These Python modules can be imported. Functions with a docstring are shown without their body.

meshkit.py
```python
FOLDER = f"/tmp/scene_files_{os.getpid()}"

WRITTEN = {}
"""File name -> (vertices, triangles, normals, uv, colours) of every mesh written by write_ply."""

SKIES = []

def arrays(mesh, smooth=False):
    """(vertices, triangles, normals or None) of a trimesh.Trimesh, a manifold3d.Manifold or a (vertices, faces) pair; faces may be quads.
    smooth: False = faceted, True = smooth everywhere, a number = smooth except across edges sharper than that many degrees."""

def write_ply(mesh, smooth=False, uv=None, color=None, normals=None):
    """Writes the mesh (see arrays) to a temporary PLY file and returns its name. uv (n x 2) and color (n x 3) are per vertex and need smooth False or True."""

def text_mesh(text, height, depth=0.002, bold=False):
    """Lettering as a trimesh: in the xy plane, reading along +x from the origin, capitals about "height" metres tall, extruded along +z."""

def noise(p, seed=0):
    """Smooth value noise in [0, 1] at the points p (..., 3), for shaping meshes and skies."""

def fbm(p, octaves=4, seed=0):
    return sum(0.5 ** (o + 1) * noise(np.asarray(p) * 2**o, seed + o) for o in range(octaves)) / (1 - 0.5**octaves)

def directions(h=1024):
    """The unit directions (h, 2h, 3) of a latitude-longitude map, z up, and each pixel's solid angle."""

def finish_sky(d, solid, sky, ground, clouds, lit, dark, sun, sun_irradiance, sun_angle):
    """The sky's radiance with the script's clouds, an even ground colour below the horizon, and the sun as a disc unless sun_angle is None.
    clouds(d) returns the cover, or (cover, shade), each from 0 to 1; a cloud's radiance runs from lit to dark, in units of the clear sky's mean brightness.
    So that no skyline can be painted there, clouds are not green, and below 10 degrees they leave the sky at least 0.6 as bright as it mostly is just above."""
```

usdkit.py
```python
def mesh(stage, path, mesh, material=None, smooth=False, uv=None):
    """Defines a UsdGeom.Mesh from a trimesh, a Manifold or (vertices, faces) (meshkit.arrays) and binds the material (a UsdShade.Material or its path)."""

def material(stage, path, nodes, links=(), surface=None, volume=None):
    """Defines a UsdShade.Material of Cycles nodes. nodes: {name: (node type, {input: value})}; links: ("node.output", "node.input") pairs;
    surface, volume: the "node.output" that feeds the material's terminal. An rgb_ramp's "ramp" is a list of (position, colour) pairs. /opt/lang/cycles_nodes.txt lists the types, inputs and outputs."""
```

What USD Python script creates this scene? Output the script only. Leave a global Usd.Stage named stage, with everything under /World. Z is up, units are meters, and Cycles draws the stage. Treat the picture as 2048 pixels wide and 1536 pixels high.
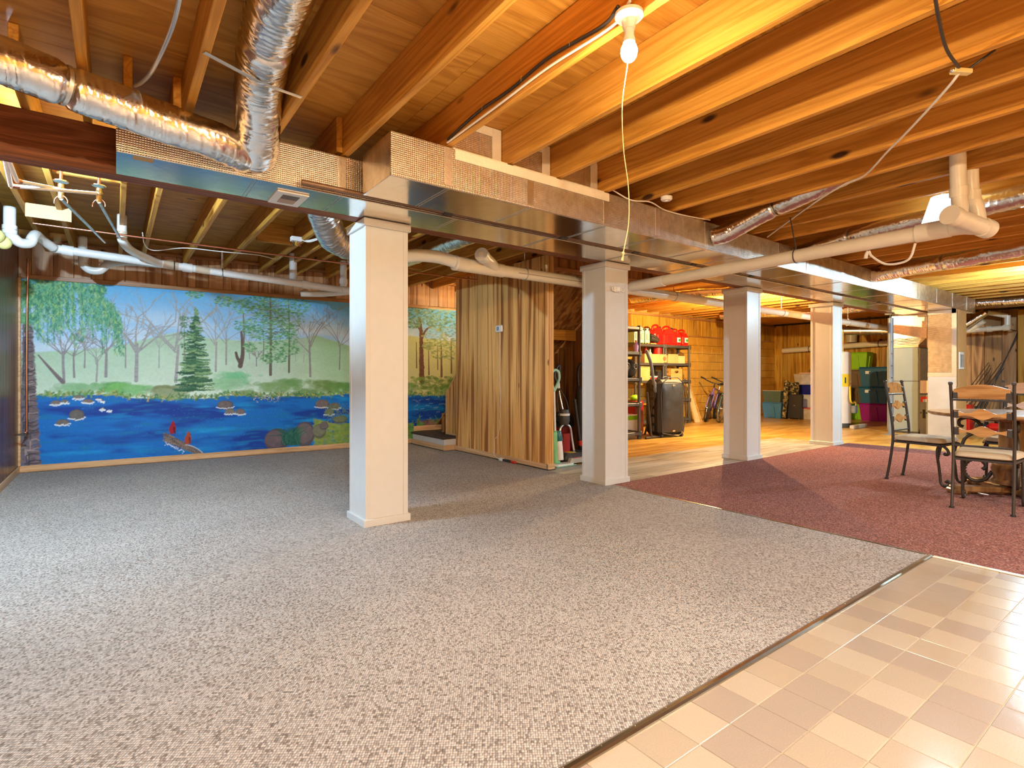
import math, random
import numpy as np
import usdkit, meshkit
from pxr import Usd, UsdGeom, UsdLux, UsdShade, Gf, Sdf, Vt

# ---------------------------------------------------------------- camera, light and exposure
stage = Usd.Stage.CreateInMemory()
UsdGeom.SetStageUpAxis(stage, "Z")
UsdGeom.SetStageMetersPerUnit(stage, 1.0)
world = UsdGeom.Xform.Define(stage, "/World")
stage.SetDefaultPrim(world.GetPrim())
FOCAL_PX, HORIZON, EYE = 1073.25, 750.0, 1.10          # focal length and horizon in pixels of 2048 x 1536, eye height in metres
YAW = math.atan2(1450.04, FOCAL_PX)                     # x runs along the duct, y towards the mural wall
FW = np.array([math.cos(YAW), math.sin(YAW), 0.0])
RT = np.array([math.sin(YAW), -math.cos(YAW), 0.0])
cam = UsdGeom.Camera.Define(stage, "/World/camera")
cam.CreateHorizontalApertureAttr(36.0)
cam.CreateVerticalApertureAttr(27.0)
cam.CreateFocalLengthAttr(36.0 * FOCAL_PX / 2048)
cam.CreateVerticalApertureOffsetAttr((HORIZON - 768) / 2048 * 36.0)
cam.CreateClippingRangeAttr(Gf.Vec2f(0.05, 200))
cam.CreateExposureAttr(0.0)
cam.AddTransformOp().Set(Gf.Matrix4d(RT[0], RT[1], 0, 0, 0, 0, 1, 0, -FW[0], -FW[1], 0, 0, 0, 0, EYE, 1))
# The room has no windows in view: it is lit by bare bulbs (each lamp is built further down with its own light).
WARM, COOL, AMBER = (1.0, 0.77, 0.48), (0.56, 0.83, 1.05), (1.0, 0.68, 0.30)
BULB = {"main": 2000.0, "left": 11200.0, "right": 11500.0, "shade": 1500.0, "back": 20000.0, "stair": 900.0, "near": 14000.0}
SHOP = {"near": 340.0, "near_right": 260.0, "far_right": 340.0}     # reflector lamps hung behind the camera: they shine down only

rng = random.Random(7)
nrg = np.random.default_rng(7)


def spot(px, py, **plane):
    """The point of a real plane (x=, y= or z=) that the photograph shows at pixel px, py."""
    (axis, value), = plane.items()
    d = FW * FOCAL_PX + RT * (px - 1024) + np.array([0, 0, 1.0]) * (HORIZON - py)
    i = "xyz".index(axis)
    o = np.array([0, 0, EYE])
    return o + d * ((value - o[i]) / d[i])


# ---------------------------------------------------------------- mesh helpers
def unit(v):
    v = np.asarray(v, float)
    return v / (np.linalg.norm(v) + 1e-12)


def rot(axis, deg):
    a, (x, y, z) = math.radians(deg), unit(axis)
    c, s = math.cos(a), math.sin(a)
    return np.array([[c + x * x * (1 - c), x * y * (1 - c) - z * s, x * z * (1 - c) + y * s],
                     [y * x * (1 - c) + z * s, c + y * y * (1 - c), y * z * (1 - c) - x * s],
                     [z * x * (1 - c) - y * s, z * y * (1 - c) + x * s, c + z * z * (1 - c)]])


def smooth_path(pts, n=8):
    """Catmull-Rom through the points."""
    p = np.asarray(pts, float)
    if len(p) < 3:
        return p
    q = np.vstack([2 * p[0] - p[1], p, 2 * p[-1] - p[-2]])
    out = []
    for i in range(1, len(q) - 2):
        t = np.linspace(0, 1, n, endpoint=False)[:, None]
        a, b, c, d = q[i - 1], q[i], q[i + 1], q[i + 2]
        out.append(0.5 * (2 * b + (c - a) * t + (2 * a - 5 * b + 4 * c - d) * t ** 2 + (3 * b - a - 3 * c + d) * t ** 3))
    return np.vstack(out + [p[-1:]])


class M:
    """Collects vertices and triangles of one part."""

    def __init__(self):
        self.v, self.f, self.n = [], [], 0

    def add(self, v, f):
        v, f = np.asarray(v, float), np.asarray(f, int)
        if f.shape[1] == 4:
            f = np.vstack([f[:, [0, 1, 2]], f[:, [0, 2, 3]]])
        self.v.append(v)
        self.f.append(f + self.n)
        self.n += len(v)
        return self

    def arrays(self):
        return np.vstack(self.v), np.vstack(self.f)

    def box(self, x0, x1, y0, y1, z0, z1, R=None, at=None, c=0.0):
        """A box, chamfered by c; R, at turn and move it."""
        lo, hi = np.array([x0, y0, z0], float), np.array([x1, y1, z1], float)
        if c <= 0:
            v = np.array([[(lo, hi)[i][0], (lo, hi)[j][1], (lo, hi)[k][2]] for i in (0, 1) for j in (0, 1) for k in (0, 1)])
            f = np.array([[0, 1, 3, 2], [4, 6, 7, 5], [0, 4, 5, 1], [2, 3, 7, 6], [0, 2, 6, 4], [1, 5, 7, 3]])
        else:
            c = min(c, 0.45 * (hi - lo).min())
            v, idx = [], {}
            for s in np.ndindex(2, 2, 2):
                corner = np.array([(lo, hi)[s[k]][k] for k in range(3)])
                inn = np.array([c if s[k] == 0 else -c for k in range(3)])
                for k in range(3):
                    m = np.ones(3); m[k] = 0
                    idx[s + (k,)] = len(v)
                    v.append(corner + inn * m)
            v, f = np.array(v), []
            quads = []
            for k in range(3):
                a, b = [q for q in range(3) if q != k]
                for side in (0, 1):
                    q = []
                    for i, j in ((0, 0), (1, 0), (1, 1), (0, 1)):
                        s = [0, 0, 0]; s[k] = side; s[a] = i; s[b] = j
                        q.append(idx[tuple(s) + (k,)])
                    quads.append(q)
            for k in range(3):                                      # edges along axis k
                a, b = [q for q in range(3) if q != k]
                for i in (0, 1):
                    for j in (0, 1):
                        s0 = [0, 0, 0]; s0[a] = i; s0[b] = j; s1 = list(s0); s1[k] = 1
                        quads.append([idx[tuple(s0) + (a,)], idx[tuple(s0) + (b,)], idx[tuple(s1) + (b,)], idx[tuple(s1) + (a,)]])
            tri = [[idx[s + (k,)] for k in range(3)] for s in np.ndindex(2, 2, 2)]
            f = [[q[0], q[1], q[2]] for q in quads] + [[q[0], q[2], q[3]] for q in quads] + tri
            f = np.array(f)
            mid = v.mean(0)
            fn = np.cross(v[f[:, 1]] - v[f[:, 0]], v[f[:, 2]] - v[f[:, 0]])
            flip = ((v[f].mean(1) - mid) * fn).sum(1) < 0
            f[flip] = f[flip][:, ::-1]
        if R is not None:
            v = v @ np.asarray(R).T
        if at is not None:
            v = v + np.asarray(at, float)
        return self.add(v, f)

    def sweep(self, pts, radii, sides=12, caps=True, up=None, flat=1.0):
        """A tube along a polyline; flat squeezes it in its second direction."""
        p = np.asarray(pts, float)
        r = np.broadcast_to(np.asarray(radii, float), (len(p),)) if np.ndim(radii) < 2 else np.asarray(radii)
        t = np.gradient(p, axis=0)
        t /= np.linalg.norm(t, axis=1, keepdims=True) + 1e-12
        a = np.array([0, 0, 1.0]) if up is None else np.asarray(up, float)
        if abs(unit(a) @ t[0]) > 0.95:
            a = np.array([1.0, 0, 0])
        rings, ang = [], np.arange(sides) * 2 * np.pi / sides
        for i in range(len(p)):
            a = unit(a - (a @ t[i]) * t[i])
            b = np.cross(t[i], a)
            rr = r[i] if np.ndim(r) < 2 else r[i][:, None]
            rings.append(p[i] + rr * (np.cos(ang)[:, None] * a + flat * np.sin(ang)[:, None] * b))
        v = np.vstack(rings)
        i, j = np.meshgrid(np.arange(len(p) - 1), np.arange(sides), indexing="ij")
        f = np.stack([i * sides + j, i * sides + (j + 1) % sides, (i + 1) * sides + (j + 1) % sides, (i + 1) * sides + j], -1).reshape(-1, 4)
        f = np.vstack([f[:, [0, 1, 2]], f[:, [0, 2, 3]]])
        if caps:
            k = len(v)
            v = np.vstack([v, p[0], p[-1]])
            e = (len(p) - 1) * sides
            f = np.vstack([f, [[k, (j + 1) % sides, j] for j in range(sides)], [[k + 1, e + j, e + (j + 1) % sides] for j in range(sides)]])
        return self.add(v, f)

    def cyl(self, p, q, r, r1=None, sides=16):
        return self.sweep([p, q], [r, r if r1 is None else r1], sides)

    def lathe(self, prof, at=(0, 0, 0), sides=24, R=None):
        """Turns (radius, height) pairs about z."""
        prof, ang = np.asarray(prof, float), np.arange(sides) * 2 * np.pi / sides
        v = np.stack([np.outer(prof[:, 0], np.cos(ang)), np.outer(prof[:, 0], np.sin(ang)), np.repeat(prof[:, 1:2], sides, 1)], -1).reshape(-1, 3)
        i, j = np.meshgrid(np.arange(len(prof) - 1), np.arange(sides), indexing="ij")
        f = np.stack([i * sides + j, i * sides + (j + 1) % sides, (i + 1) * sides + (j + 1) % sides, (i + 1) * sides + j], -1).reshape(-1, 4)
        if R is not None:
            v = v @ np.asarray(R).T
        return self.add(v + np.asarray(at, float), f)

    def ball(self, c, r, sides=16, rings=9, squash=(1, 1, 1), R=None):
        t = np.linspace(0, np.pi, rings)
        m = M().lathe(np.stack([np.sin(t) + 1e-6, -np.cos(t)], 1), sides=sides)
        v, f = m.arrays()
        v = v * np.asarray(squash) * r
        if R is not None:
            v = v @ np.asarray(R).T
        return self.add(v + np.asarray(c, float), f)

    def prism(self, poly, d, o=(0, 0, 0), u=(1, 0, 0), w=(0, 0, 1), n=None):
        """A 2D outline in the directions u, w at o, with thickness d along n = u x w (or the given n)."""
        import trimesh
        from shapely.geometry import Polygon
        m = trimesh.creation.extrude_polygon(poly if hasattr(poly, "exterior") else Polygon(poly), d, engine="earcut")
        u, w = np.asarray(u, float), np.asarray(w, float)
        n = np.cross(u, w) if n is None else np.asarray(n, float)
        v = m.vertices
        v = np.asarray(o, float) + v[:, :1] * u + v[:, 1:2] * w + v[:, 2:3] * n
        f = np.asarray(m.faces)
        if np.cross(u, w) @ n < 0:
            f = f[:, ::-1]
        return self.add(v, f)

    def torus(self, c, R0, r, axis=(0, 0, 1), a0=0, a1=360, n=24, sides=8, e=None):
        ax = unit(axis)
        e1 = unit(np.cross(ax, [0, 0, 1.0] if abs(ax[2]) < 0.9 else [1.0, 0, 0])) if e is None else unit(e)
        e2 = np.cross(ax, e1)
        t = np.radians(np.linspace(a0, a1, n + 1))
        pts = np.asarray(c, float) + R0 * (np.cos(t)[:, None] * e1 + np.sin(t)[:, None] * e2)
        return self.sweep(pts, r, sides, caps=abs(a1 - a0) < 359.9)


def frame_matrix(loc, rz):
    a = math.radians(rz)
    return np.array([[math.cos(a), -math.sin(a), 0], [math.sin(a), math.cos(a), 0], [0, 0, 1]]), np.asarray(loc, float)


# ---------------------------------------------------------------- scene tree helpers
TAKEN = {}


def numbered(parent, name):
    k = TAKEN.get((parent, name), 0)
    TAKEN[(parent, name)] = k + 1
    return name if k == 0 else f"{name}_{k:03d}"


def keys(prim, label=None, cat=None, group=None, kind=None):
    for k, v in (("label", label), ("category", cat), ("group", group), ("kind", kind)):
        if v:
            prim.SetCustomDataByKey(k, v)
    return prim


def thing(name, label=None, cat=None, loc=(0, 0, 0), rz=0, group=None, kind=None):
    x = UsdGeom.Xform.Define(stage, "/World/" + numbered("/World", name))
    x.AddTranslateOp().Set(Gf.Vec3d(*map(float, loc)))
    if rz:
        x.AddRotateZOp().Set(float(rz))
    return keys(x.GetPrim(), label, cat, group, kind)


def part(parent, name, m, mat, smooth=False, label=None, kind=None, move=None):
    """One Mesh prim under parent (a prim). move subtracts an origin from world coordinates."""
    top = str(parent.GetPath())
    v, f = m.arrays() if isinstance(m, M) else m
    if move is not None:
        v = v - np.asarray(move, float)
    p = usdkit.mesh(stage, f"{top}/{numbered(top, name)}", (v, f), mat, smooth=smooth).GetPrim()
    return keys(p, label, kind=kind)


def single(name, m, mat, label, cat, smooth=False, group=None, kind=None):
    """A thing that is one mesh."""
    p = usdkit.mesh(stage, "/World/" + numbered("/World", name), m.arrays() if isinstance(m, M) else m, mat, smooth=smooth).GetPrim()
    return keys(p, label, cat, group, kind)


def copy_of(src, loc, rz, label, group=None):
    was = src.GetCustomData()
    name = src.GetName().rstrip("0123456789").rstrip("_")
    r = thing(name, label, was["category"], loc, rz, group or was.get("group"))
    r.GetReferences().AddInternalReference(src.GetPath())
    r.SetInstanceable(True)
    return r

# ---------------------------------------------------------------- materials
def mat(name, nodes, links, surface="p.BSDF"):
    return usdkit.material(stage, "/World/Looks/" + name, nodes, links, surface=surface)


def plain(name, col, rough=0.5, metal=0.0, spec=0.5, bump=0.0, bscale=60, vary=0.0, coat=0.0, mottle=0.06):
    nodes = {"g": ("geometry", {}), "n": ("noise_texture", {"scale": bscale * 0.12, "detail": 3.0}),
             "r": ("rgb_ramp", {"ramp": [(0.25, tuple(c * (1 - mottle) for c in col)), (0.75, tuple(min(1, c * (1 + mottle)) for c in col))]}),
             "p": ("principled_bsdf", {"roughness": rough, "metallic": metal, "specular_ior_level": spec, "coat_weight": coat})}
    links = [("g.position", "n.vector"), ("n.fac", "r.fac"), ("r.color", "p.base_color")]
    if vary:
        nodes["oi"] = ("object_info", {})
        nodes["vr"] = ("map_range", {"to_min": 1 - vary, "to_max": 1 + vary})
        nodes["hs"] = ("hsv", {})
        links = links[:2] + [("oi.random", "vr.value"), ("vr.result", "hs.value"), ("r.color", "hs.color"), ("hs.color", "p.base_color")]
    if bump:
        nodes["bn"] = ("noise_texture", {"scale": bscale, "detail": 4.0})
        nodes["b"] = ("bump", {"strength": bump, "distance": 0.01})
        links += [("g.position", "bn.vector"), ("bn.fac", "b.height"), ("b.normal", "p.normal")]
    return mat(name, nodes, links)


def wood(name, axis, ramp, cross=9.0, along=0.9, rings=7.0, rough=0.5, vary=0.14, knots=0.0, fibre=0.35, distort=0.4, spec=0.3, knot_col=(0.07, 0.03, 0.012), slope=None, seed=0.0, coat=0.0):
    """Sawn wood: noise stretched along the grain, its contour lines as growth rings, fine fibres and sparse knots; every piece differs."""
    sc = [cross] * 3
    sc["xyz".index(axis)] = along
    fs = [170.0] * 3
    fs["xyz".index(axis)] = 3.0
    ks = [5.0] * 3
    ks["xyz".index(axis)] = 1.9
    nodes = {
        "g": ("geometry", {}), "oi": ("object_info", {}),
        "o1": ("math", {"math_type": "multiply", "value2": 91.7}), "o2": ("math", {"math_type": "multiply", "value2": 57.3}), "oc": ("combine_xyz", {"y": seed}),
        "va": ("vector_math", {"math_type": "add"}),
        "m1": ("mapping", {"scale": tuple(sc)}), "n1": ("noise_texture", {"scale": 1.0, "detail": 2.0, "roughness": 0.45, "distortion": distort}),
        "k1": ("math", {"math_type": "multiply", "value2": rings * 6.283}), "k2": ("math", {"math_type": "sine"}),
        "k3": ("map_range", {"from_min": -1.0, "from_max": 1.0}),
        "rp": ("rgb_ramp", {"ramp": ramp}),
        "m2": ("mapping", {"scale": tuple(fs)}), "n2": ("noise_texture", {"scale": 1.0, "detail": 2.0}),
        "f1": ("map_range", {"from_min": 0.3, "from_max": 0.7, "to_min": 1 - fibre, "to_max": 1 + fibre * 0.4}),
        "fm": ("hsv", {}),
        "vr": ("map_range", {"to_min": 1 - vary, "to_max": 1 + vary}), "vm": ("hsv", {}),
        "n3": ("noise_texture", {"scale": 0.35, "detail": 1.0}), "mx": ("mix_float", {"fac": 0.35}),
        "b": ("bump", {"strength": 0.12, "distance": 0.004}),
        "p": ("principled_bsdf", {"roughness": rough, "specular_ior_level": spec, "coat_weight": coat, "coat_roughness": 0.25}),
    }
    links = [("oi.random", "o1.value1"), ("oi.random", "o2.value1"), ("o1.value", "oc.x"), ("o2.value", "oc.z"), ("g.position", "va.vector1"), ("oc.vector", "va.vector2"),
             ("va.vector", "m1.vector"), ("m1.vector", "n1.vector"), ("n1.fac", "k1.value1"), ("k1.value", "k2.value1"), ("k2.value", "k3.value"),
             ("m1.vector", "n3.vector"), ("k3.result", "mx.a"), ("n3.fac", "mx.b"), ("mx.result", "rp.fac"),
             ("va.vector", "m2.vector"), ("m2.vector", "n2.vector"), ("n2.fac", "f1.value"), ("f1.result", "fm.value"), ("rp.color", "fm.color"),
             ("oi.random", "vr.value"), ("vr.result", "vm.value"), ("fm.color", "vm.color"), ("n2.fac", "b.height"), ("b.normal", "p.normal")]
    if knots:
        nodes |= {"m3": ("mapping", {"scale": tuple(ks)}), "vo": ("voronoi_texture", {"scale": 1.0, "randomness": 1.0}),
                  "kr": ("map_range", {"from_min": knots, "from_max": knots * 0.55, "to_min": 0.0, "to_max": 1.0, "clamp": True}),
                  "km": ("mix", {"color2": knot_col})}
        links += [("va.vector", "m3.vector"), ("m3.vector", "vo.vector"), ("vo.distance", "kr.value"), ("kr.result", "km.fac"), ("vm.color", "km.color1"), ("km.color", "p.base_color")]
    else:
        links += [("vm.color", "p.base_color")]
    return mat(name, nodes, links)


def pine(k=1.0, red=0.0):
    return [(0.0, (0.40 * k, (0.165 - red * 0.03) * k, 0.022 * k)), (0.35, (0.56 * k, (0.255 - red * 0.06) * k, 0.036 * k)), (1.0, (0.66 * k, (0.330 - red * 0.08) * k, 0.060 * k))]


JOIST = wood("pine_joist", "y", pine(), knots=0.15, vary=0.16, cross=10, along=0.5, rings=7, fibre=0.14)
DECK = wood("plywood_deck", "x", pine(0.86), knots=0.11, vary=0.10, cross=4.5, along=0.7, rings=6, distort=0.8, fibre=0.18)
GIRDER = wood("girder_wood", "x", [(0.0, (0.17, 0.052, 0.018)), (0.5, (0.26, 0.085, 0.032)), (1.0, (0.33, 0.12, 0.05))], knots=0.12, cross=8, along=0.6)
BLOCK = wood("blocking_wood", "x", pine(0.95), knots=0.1)
HICKORY = wood("hickory_panel", "z", [(0.0, (0.24, 0.080, 0.022)), (0.32, (0.40, 0.165, 0.044)), (0.52, (0.66, 0.335, 0.095)), (0.76, (0.82, 0.46, 0.150)), (1.0, (0.88, 0.52, 0.19))], cross=9.5, along=0.42, rings=2.3, rough=0.38, vary=0.10, knots=0.10, fibre=0.22, distort=0.35, knot_col=(0.16, 0.06, 0.02))
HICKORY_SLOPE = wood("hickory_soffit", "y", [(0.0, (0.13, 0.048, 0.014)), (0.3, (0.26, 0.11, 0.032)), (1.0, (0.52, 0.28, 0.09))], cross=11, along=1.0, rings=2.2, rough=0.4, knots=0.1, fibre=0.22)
CLOSET = wood("closet_panel", "z", [(0.0, (0.13, 0.045, 0.013)), (0.3, (0.25, 0.10, 0.028)), (1.0, (0.48, 0.245, 0.075))], cross=11, along=0.9, rings=2.2, rough=0.4, knots=0.1, fibre=0.2)
CEDAR = wood("cedar_panel", "z", [(0.0, (0.22, 0.085, 0.03)), (0.4, (0.42, 0.20, 0.085)), (1.0, (0.58, 0.33, 0.165))], cross=10, along=0.9, rings=2.5, rough=0.4, vary=0.22, knots=0.09, fibre=0.2)
AMBER_PANEL = wood("amber_panel", "z", [(0.0, (0.24, 0.095, 0.012)), (0.4, (0.50, 0.25, 0.030)), (1.0, (0.66, 0.38, 0.055))], cross=10, along=0.9, rings=2.5, rough=0.4, vary=0.2, knots=0.09, fibre=0.2)
GREY_PANEL = wood("weathered_panel", "z", [(0.0, (0.11, 0.05, 0.022)), (0.4, (0.33, 0.18, 0.08)), (1.0, (0.58, 0.36, 0.17))], cross=8, along=0.9, rings=2.4, rough=0.5, vary=0.3, knots=0.12, fibre=0.25)
DARK_PANEL = wood("dark_panel", "z", [(0.0, (0.075, 0.026, 0.014)), (0.5, (0.135, 0.055, 0.030)), (1.0, (0.20, 0.092, 0.052))], cross=12, along=0.6, rings=3, rough=0.28, vary=0.12, fibre=0.2)
OAK_TRIM = wood("oak_trim", "x", [(0.0, (0.52, 0.30, 0.145)), (0.5, (0.68, 0.43, 0.225)), (1.0, (0.76, 0.51, 0.285))], cross=30, along=1.2, rings=2, rough=0.35, vary=0.08, fibre=0.15)
OAK_TRIM_Y = wood("oak_trim_cross", "y", [(0.0, (0.52, 0.30, 0.145)), (0.5, (0.68, 0.43, 0.225)), (1.0, (0.76, 0.51, 0.285))], cross=30, along=1.2, rings=2, rough=0.35, vary=0.08, fibre=0.15)
CEDAR_TRIM = wood("cedar_trim", "x", [(0.0, (0.36, 0.16, 0.06)), (1.0, (0.52, 0.27, 0.115))], cross=30, along=1.2, rings=2, rough=0.35, vary=0.08, fibre=0.15)
CHAIR_WOOD = wood("chair_wood", "y", [(0.0, (0.30, 0.125, 0.032)), (0.4, (0.48, 0.245, 0.075)), (1.0, (0.58, 0.33, 0.12))], cross=16, along=2.0, rings=2.5, rough=0.25, fibre=0.18, coat=0.4)
TABLE_WOOD = wood("table_wood", "x", [(0.0, (0.22, 0.10, 0.035)), (0.5, (0.36, 0.19, 0.075)), (1.0, (0.44, 0.255, 0.115))], cross=9, along=1.2, rings=3, rough=0.16, fibre=0.12, coat=0.6)
PEDESTAL = wood("pedestal_wood", "z", [(0.0, (0.12, 0.055, 0.018)), (0.5, (0.235, 0.12, 0.045)), (1.0, (0.32, 0.175, 0.07))], cross=9, along=1.2, rings=3, rough=0.25, fibre=0.12, coat=0.4)
CRATE = wood("crate_wood", "x", [(0.0, (0.5, 0.26, 0.07)), (1.0, (0.7, 0.42, 0.15))], cross=14, along=1.2, rings=3)
SUBFLOOR = wood("wood_look_floor", "x", [(0.0, (0.38, 0.17, 0.028)), (0.4, (0.57, 0.32, 0.070)), (1.0, (0.67, 0.41, 0.110))], cross=3.0, along=0.6, rings=3.5, rough=0.32, vary=0.10, fibre=0.2, distort=1.0)
GREY_PLANK = wood("grey_plank", "x", [(0.0, (0.235, 0.20, 0.155)), (0.4, (0.36, 0.315, 0.25)), (1.0, (0.47, 0.425, 0.345))], cross=7, along=0.8, rings=2.5, rough=0.35, vary=0.16, fibre=0.15)


def foil(name, col, rough, scrim=0.0, crinkle=0.25, cscale=26.0, stretch=None):
    """Aluminium facing; scrim gives the threads of the reinforced kind."""
    nodes = {"g": ("geometry", {}), "n": ("noise_texture", {"scale": cscale, "detail": 5.0, "roughness": 0.6, "distortion": 0.6}),
             "s": ("vector_math", {"math_type": "multiply", "vector2": (520.0, 520.0, 520.0)}), "sx": ("separate_xyz", {}),
             "a": ("math", {"math_type": "sine"}), "c": ("math", {"math_type": "sine"}), "ad": ("math", {"math_type": "maximum"}),
             "sc": ("math", {"math_type": "multiply", "value2": scrim}), "cr": ("math", {"math_type": "multiply", "value2": crinkle}), "h": ("math", {"math_type": "add"}),
             "b": ("bump", {"strength": 0.7, "distance": 0.006}),
             "rr": ("map_range", {"from_min": 0.3, "from_max": 0.7, "to_min": rough * 0.9, "to_max": rough * 1.12}),
             "p": ("principled_bsdf", {"base_color": col, "metallic": 1.0})}
    links = [("g.position", "n.vector"), ("g.position", "s.vector1"), ("s.vector", "sx.vector"), ("sx.x", "a.value1"), ("sx.z", "c.value1"), ("a.value", "ad.value1"), ("c.value", "ad.value2"),
             ("ad.value", "sc.value1"), ("n.fac", "cr.value1"), ("sc.value", "h.value1"), ("cr.value", "h.value2"), ("h.value", "b.height"), ("b.normal", "p.normal"),
             ("n.fac", "rr.value"), ("rr.result", "p.roughness")]
    if stretch:
        nodes["mp"] = ("mapping", {"scale": stretch})
        links[0] = ("g.position", "mp.vector")
        links.append(("mp.vector", "n.vector"))
    return mat(name, nodes, links)


FOIL = foil("scrim_foil", (0.80, 0.75, 0.66), 0.30, scrim=0.30, crinkle=0.30, cscale=11.0)
FOIL_SMOOTH = foil("smooth_foil", (0.84, 0.82, 0.77), 0.16, crinkle=0.10, cscale=9.0)
FLEX = foil("flex_foil", (0.88, 0.86, 0.83), 0.16, crinkle=0.45, cscale=38.0)
TAPE = foil("foil_tape", (0.72, 0.68, 0.62), 0.38, crinkle=0.3, cscale=60.0)
GALV = foil("galvanised_steel", (0.62, 0.66, 0.70), 0.30, crinkle=0.08, cscale=14.0)
COPPER = plain("copper", (0.62, 0.27, 0.17), 0.35, metal=1.0, mottle=0.2)
BRASS = plain("brass", (0.60, 0.45, 0.20), 0.35, metal=1.0)
IRON = plain("dark_iron", (0.055, 0.045, 0.038), 0.42, metal=0.35, bump=0.05, bscale=90)
STEEL_BLUE = plain("painted_steel_post", (0.155, 0.19, 0.23), 0.4, mottle=0.2)
CHROME = plain("chrome", (0.8, 0.8, 0.82), 0.15, metal=1.0)
WHITE_PAINT = plain("white_paint", (0.60, 0.60, 0.585), 0.34, bump=0.03, bscale=120, mottle=0.02)
WHITE_TRIM = plain("white_trim_paint", (0.59, 0.585, 0.565), 0.38, mottle=0.02)
PVC = plain("cream_pvc", (0.78, 0.735, 0.62), 0.3, mottle=0.05)
PVC_WHITE = plain("white_pvc", (0.82, 0.83, 0.80), 0.28, mottle=0.04)
PRIMER = plain("pipe_primer_stain", (0.62, 0.50, 0.36), 0.4)
PEX = plain("white_tube", (0.85, 0.85, 0.84), 0.3)
WHITE_PLASTIC = plain("white_plastic", (0.80, 0.79, 0.76), 0.35)
GREY_SCREEN = plain("grey_screen", (0.22, 0.30, 0.36), 0.25)
BLACK_PLASTIC = plain("black_plastic", (0.028, 0.027, 0.028), 0.4)
SHELF_PLASTIC = plain("dark_grey_plastic", (0.060, 0.058, 0.058), 0.45)
BLACK_FABRIC = plain("black_fabric", (0.020, 0.019, 0.018), 0.6, bump=0.35, bscale=22)
RED_PLASTIC = plain("red_plastic", (0.70, 0.018, 0.012), 0.3)
DARK_RED = plain("dark_red_plastic", (0.30, 0.012, 0.014), 0.3)
MINT = plain("mint_plastic", (0.33, 0.62, 0.52), 0.35)
MINT_GREEN = plain("green_plastic", (0.20, 0.56, 0.28), 0.35)
TEAL = plain("teal_plastic", (0.02, 0.16, 0.19), 0.25)
YELLOW = plain("yellow_plastic", (0.75, 0.55, 0.03), 0.4)
LIME = plain("lime_plastic", (0.26, 0.60, 0.012), 0.35)
GREEN_CAP = plain("bright_green_cap", (0.18, 0.60, 0.05), 0.35)
BLUE_TOTE = plain("teal_blue_plastic", (0.010, 0.115, 0.23), 0.35)
SKY_TOTE = plain("mid_blue_plastic", (0.06, 0.20, 0.42), 0.35)
NAVY = plain("navy_plastic", (0.012, 0.014, 0.13), 0.35)
MAGENTA = plain("magenta_plastic", (0.30, 0.006, 0.21), 0.35)
TAUPE = plain("taupe_plastic", (0.155, 0.105, 0.062), 0.4)
GREY_GREEN = plain("grey_green_plastic", (0.08, 0.13, 0.11), 0.4)
PALE_TOTE = plain("pale_plastic", (0.52, 0.48, 0.40), 0.3)
CLEAR_TOTE = plain("milky_plastic", (0.46, 0.41, 0.36), 0.2, mottle=0.25)
CARDBOARD = plain("cardboard", (0.56, 0.34, 0.13), 0.7, mottle=0.08)
BOARD_WOOD = plain("raw_board", (0.66, 0.47, 0.22), 0.6, mottle=0.1)
BURLAP = plain("brown_cloth", (0.20, 0.115, 0.045), 0.9, bump=0.3, bscale=40)
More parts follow.
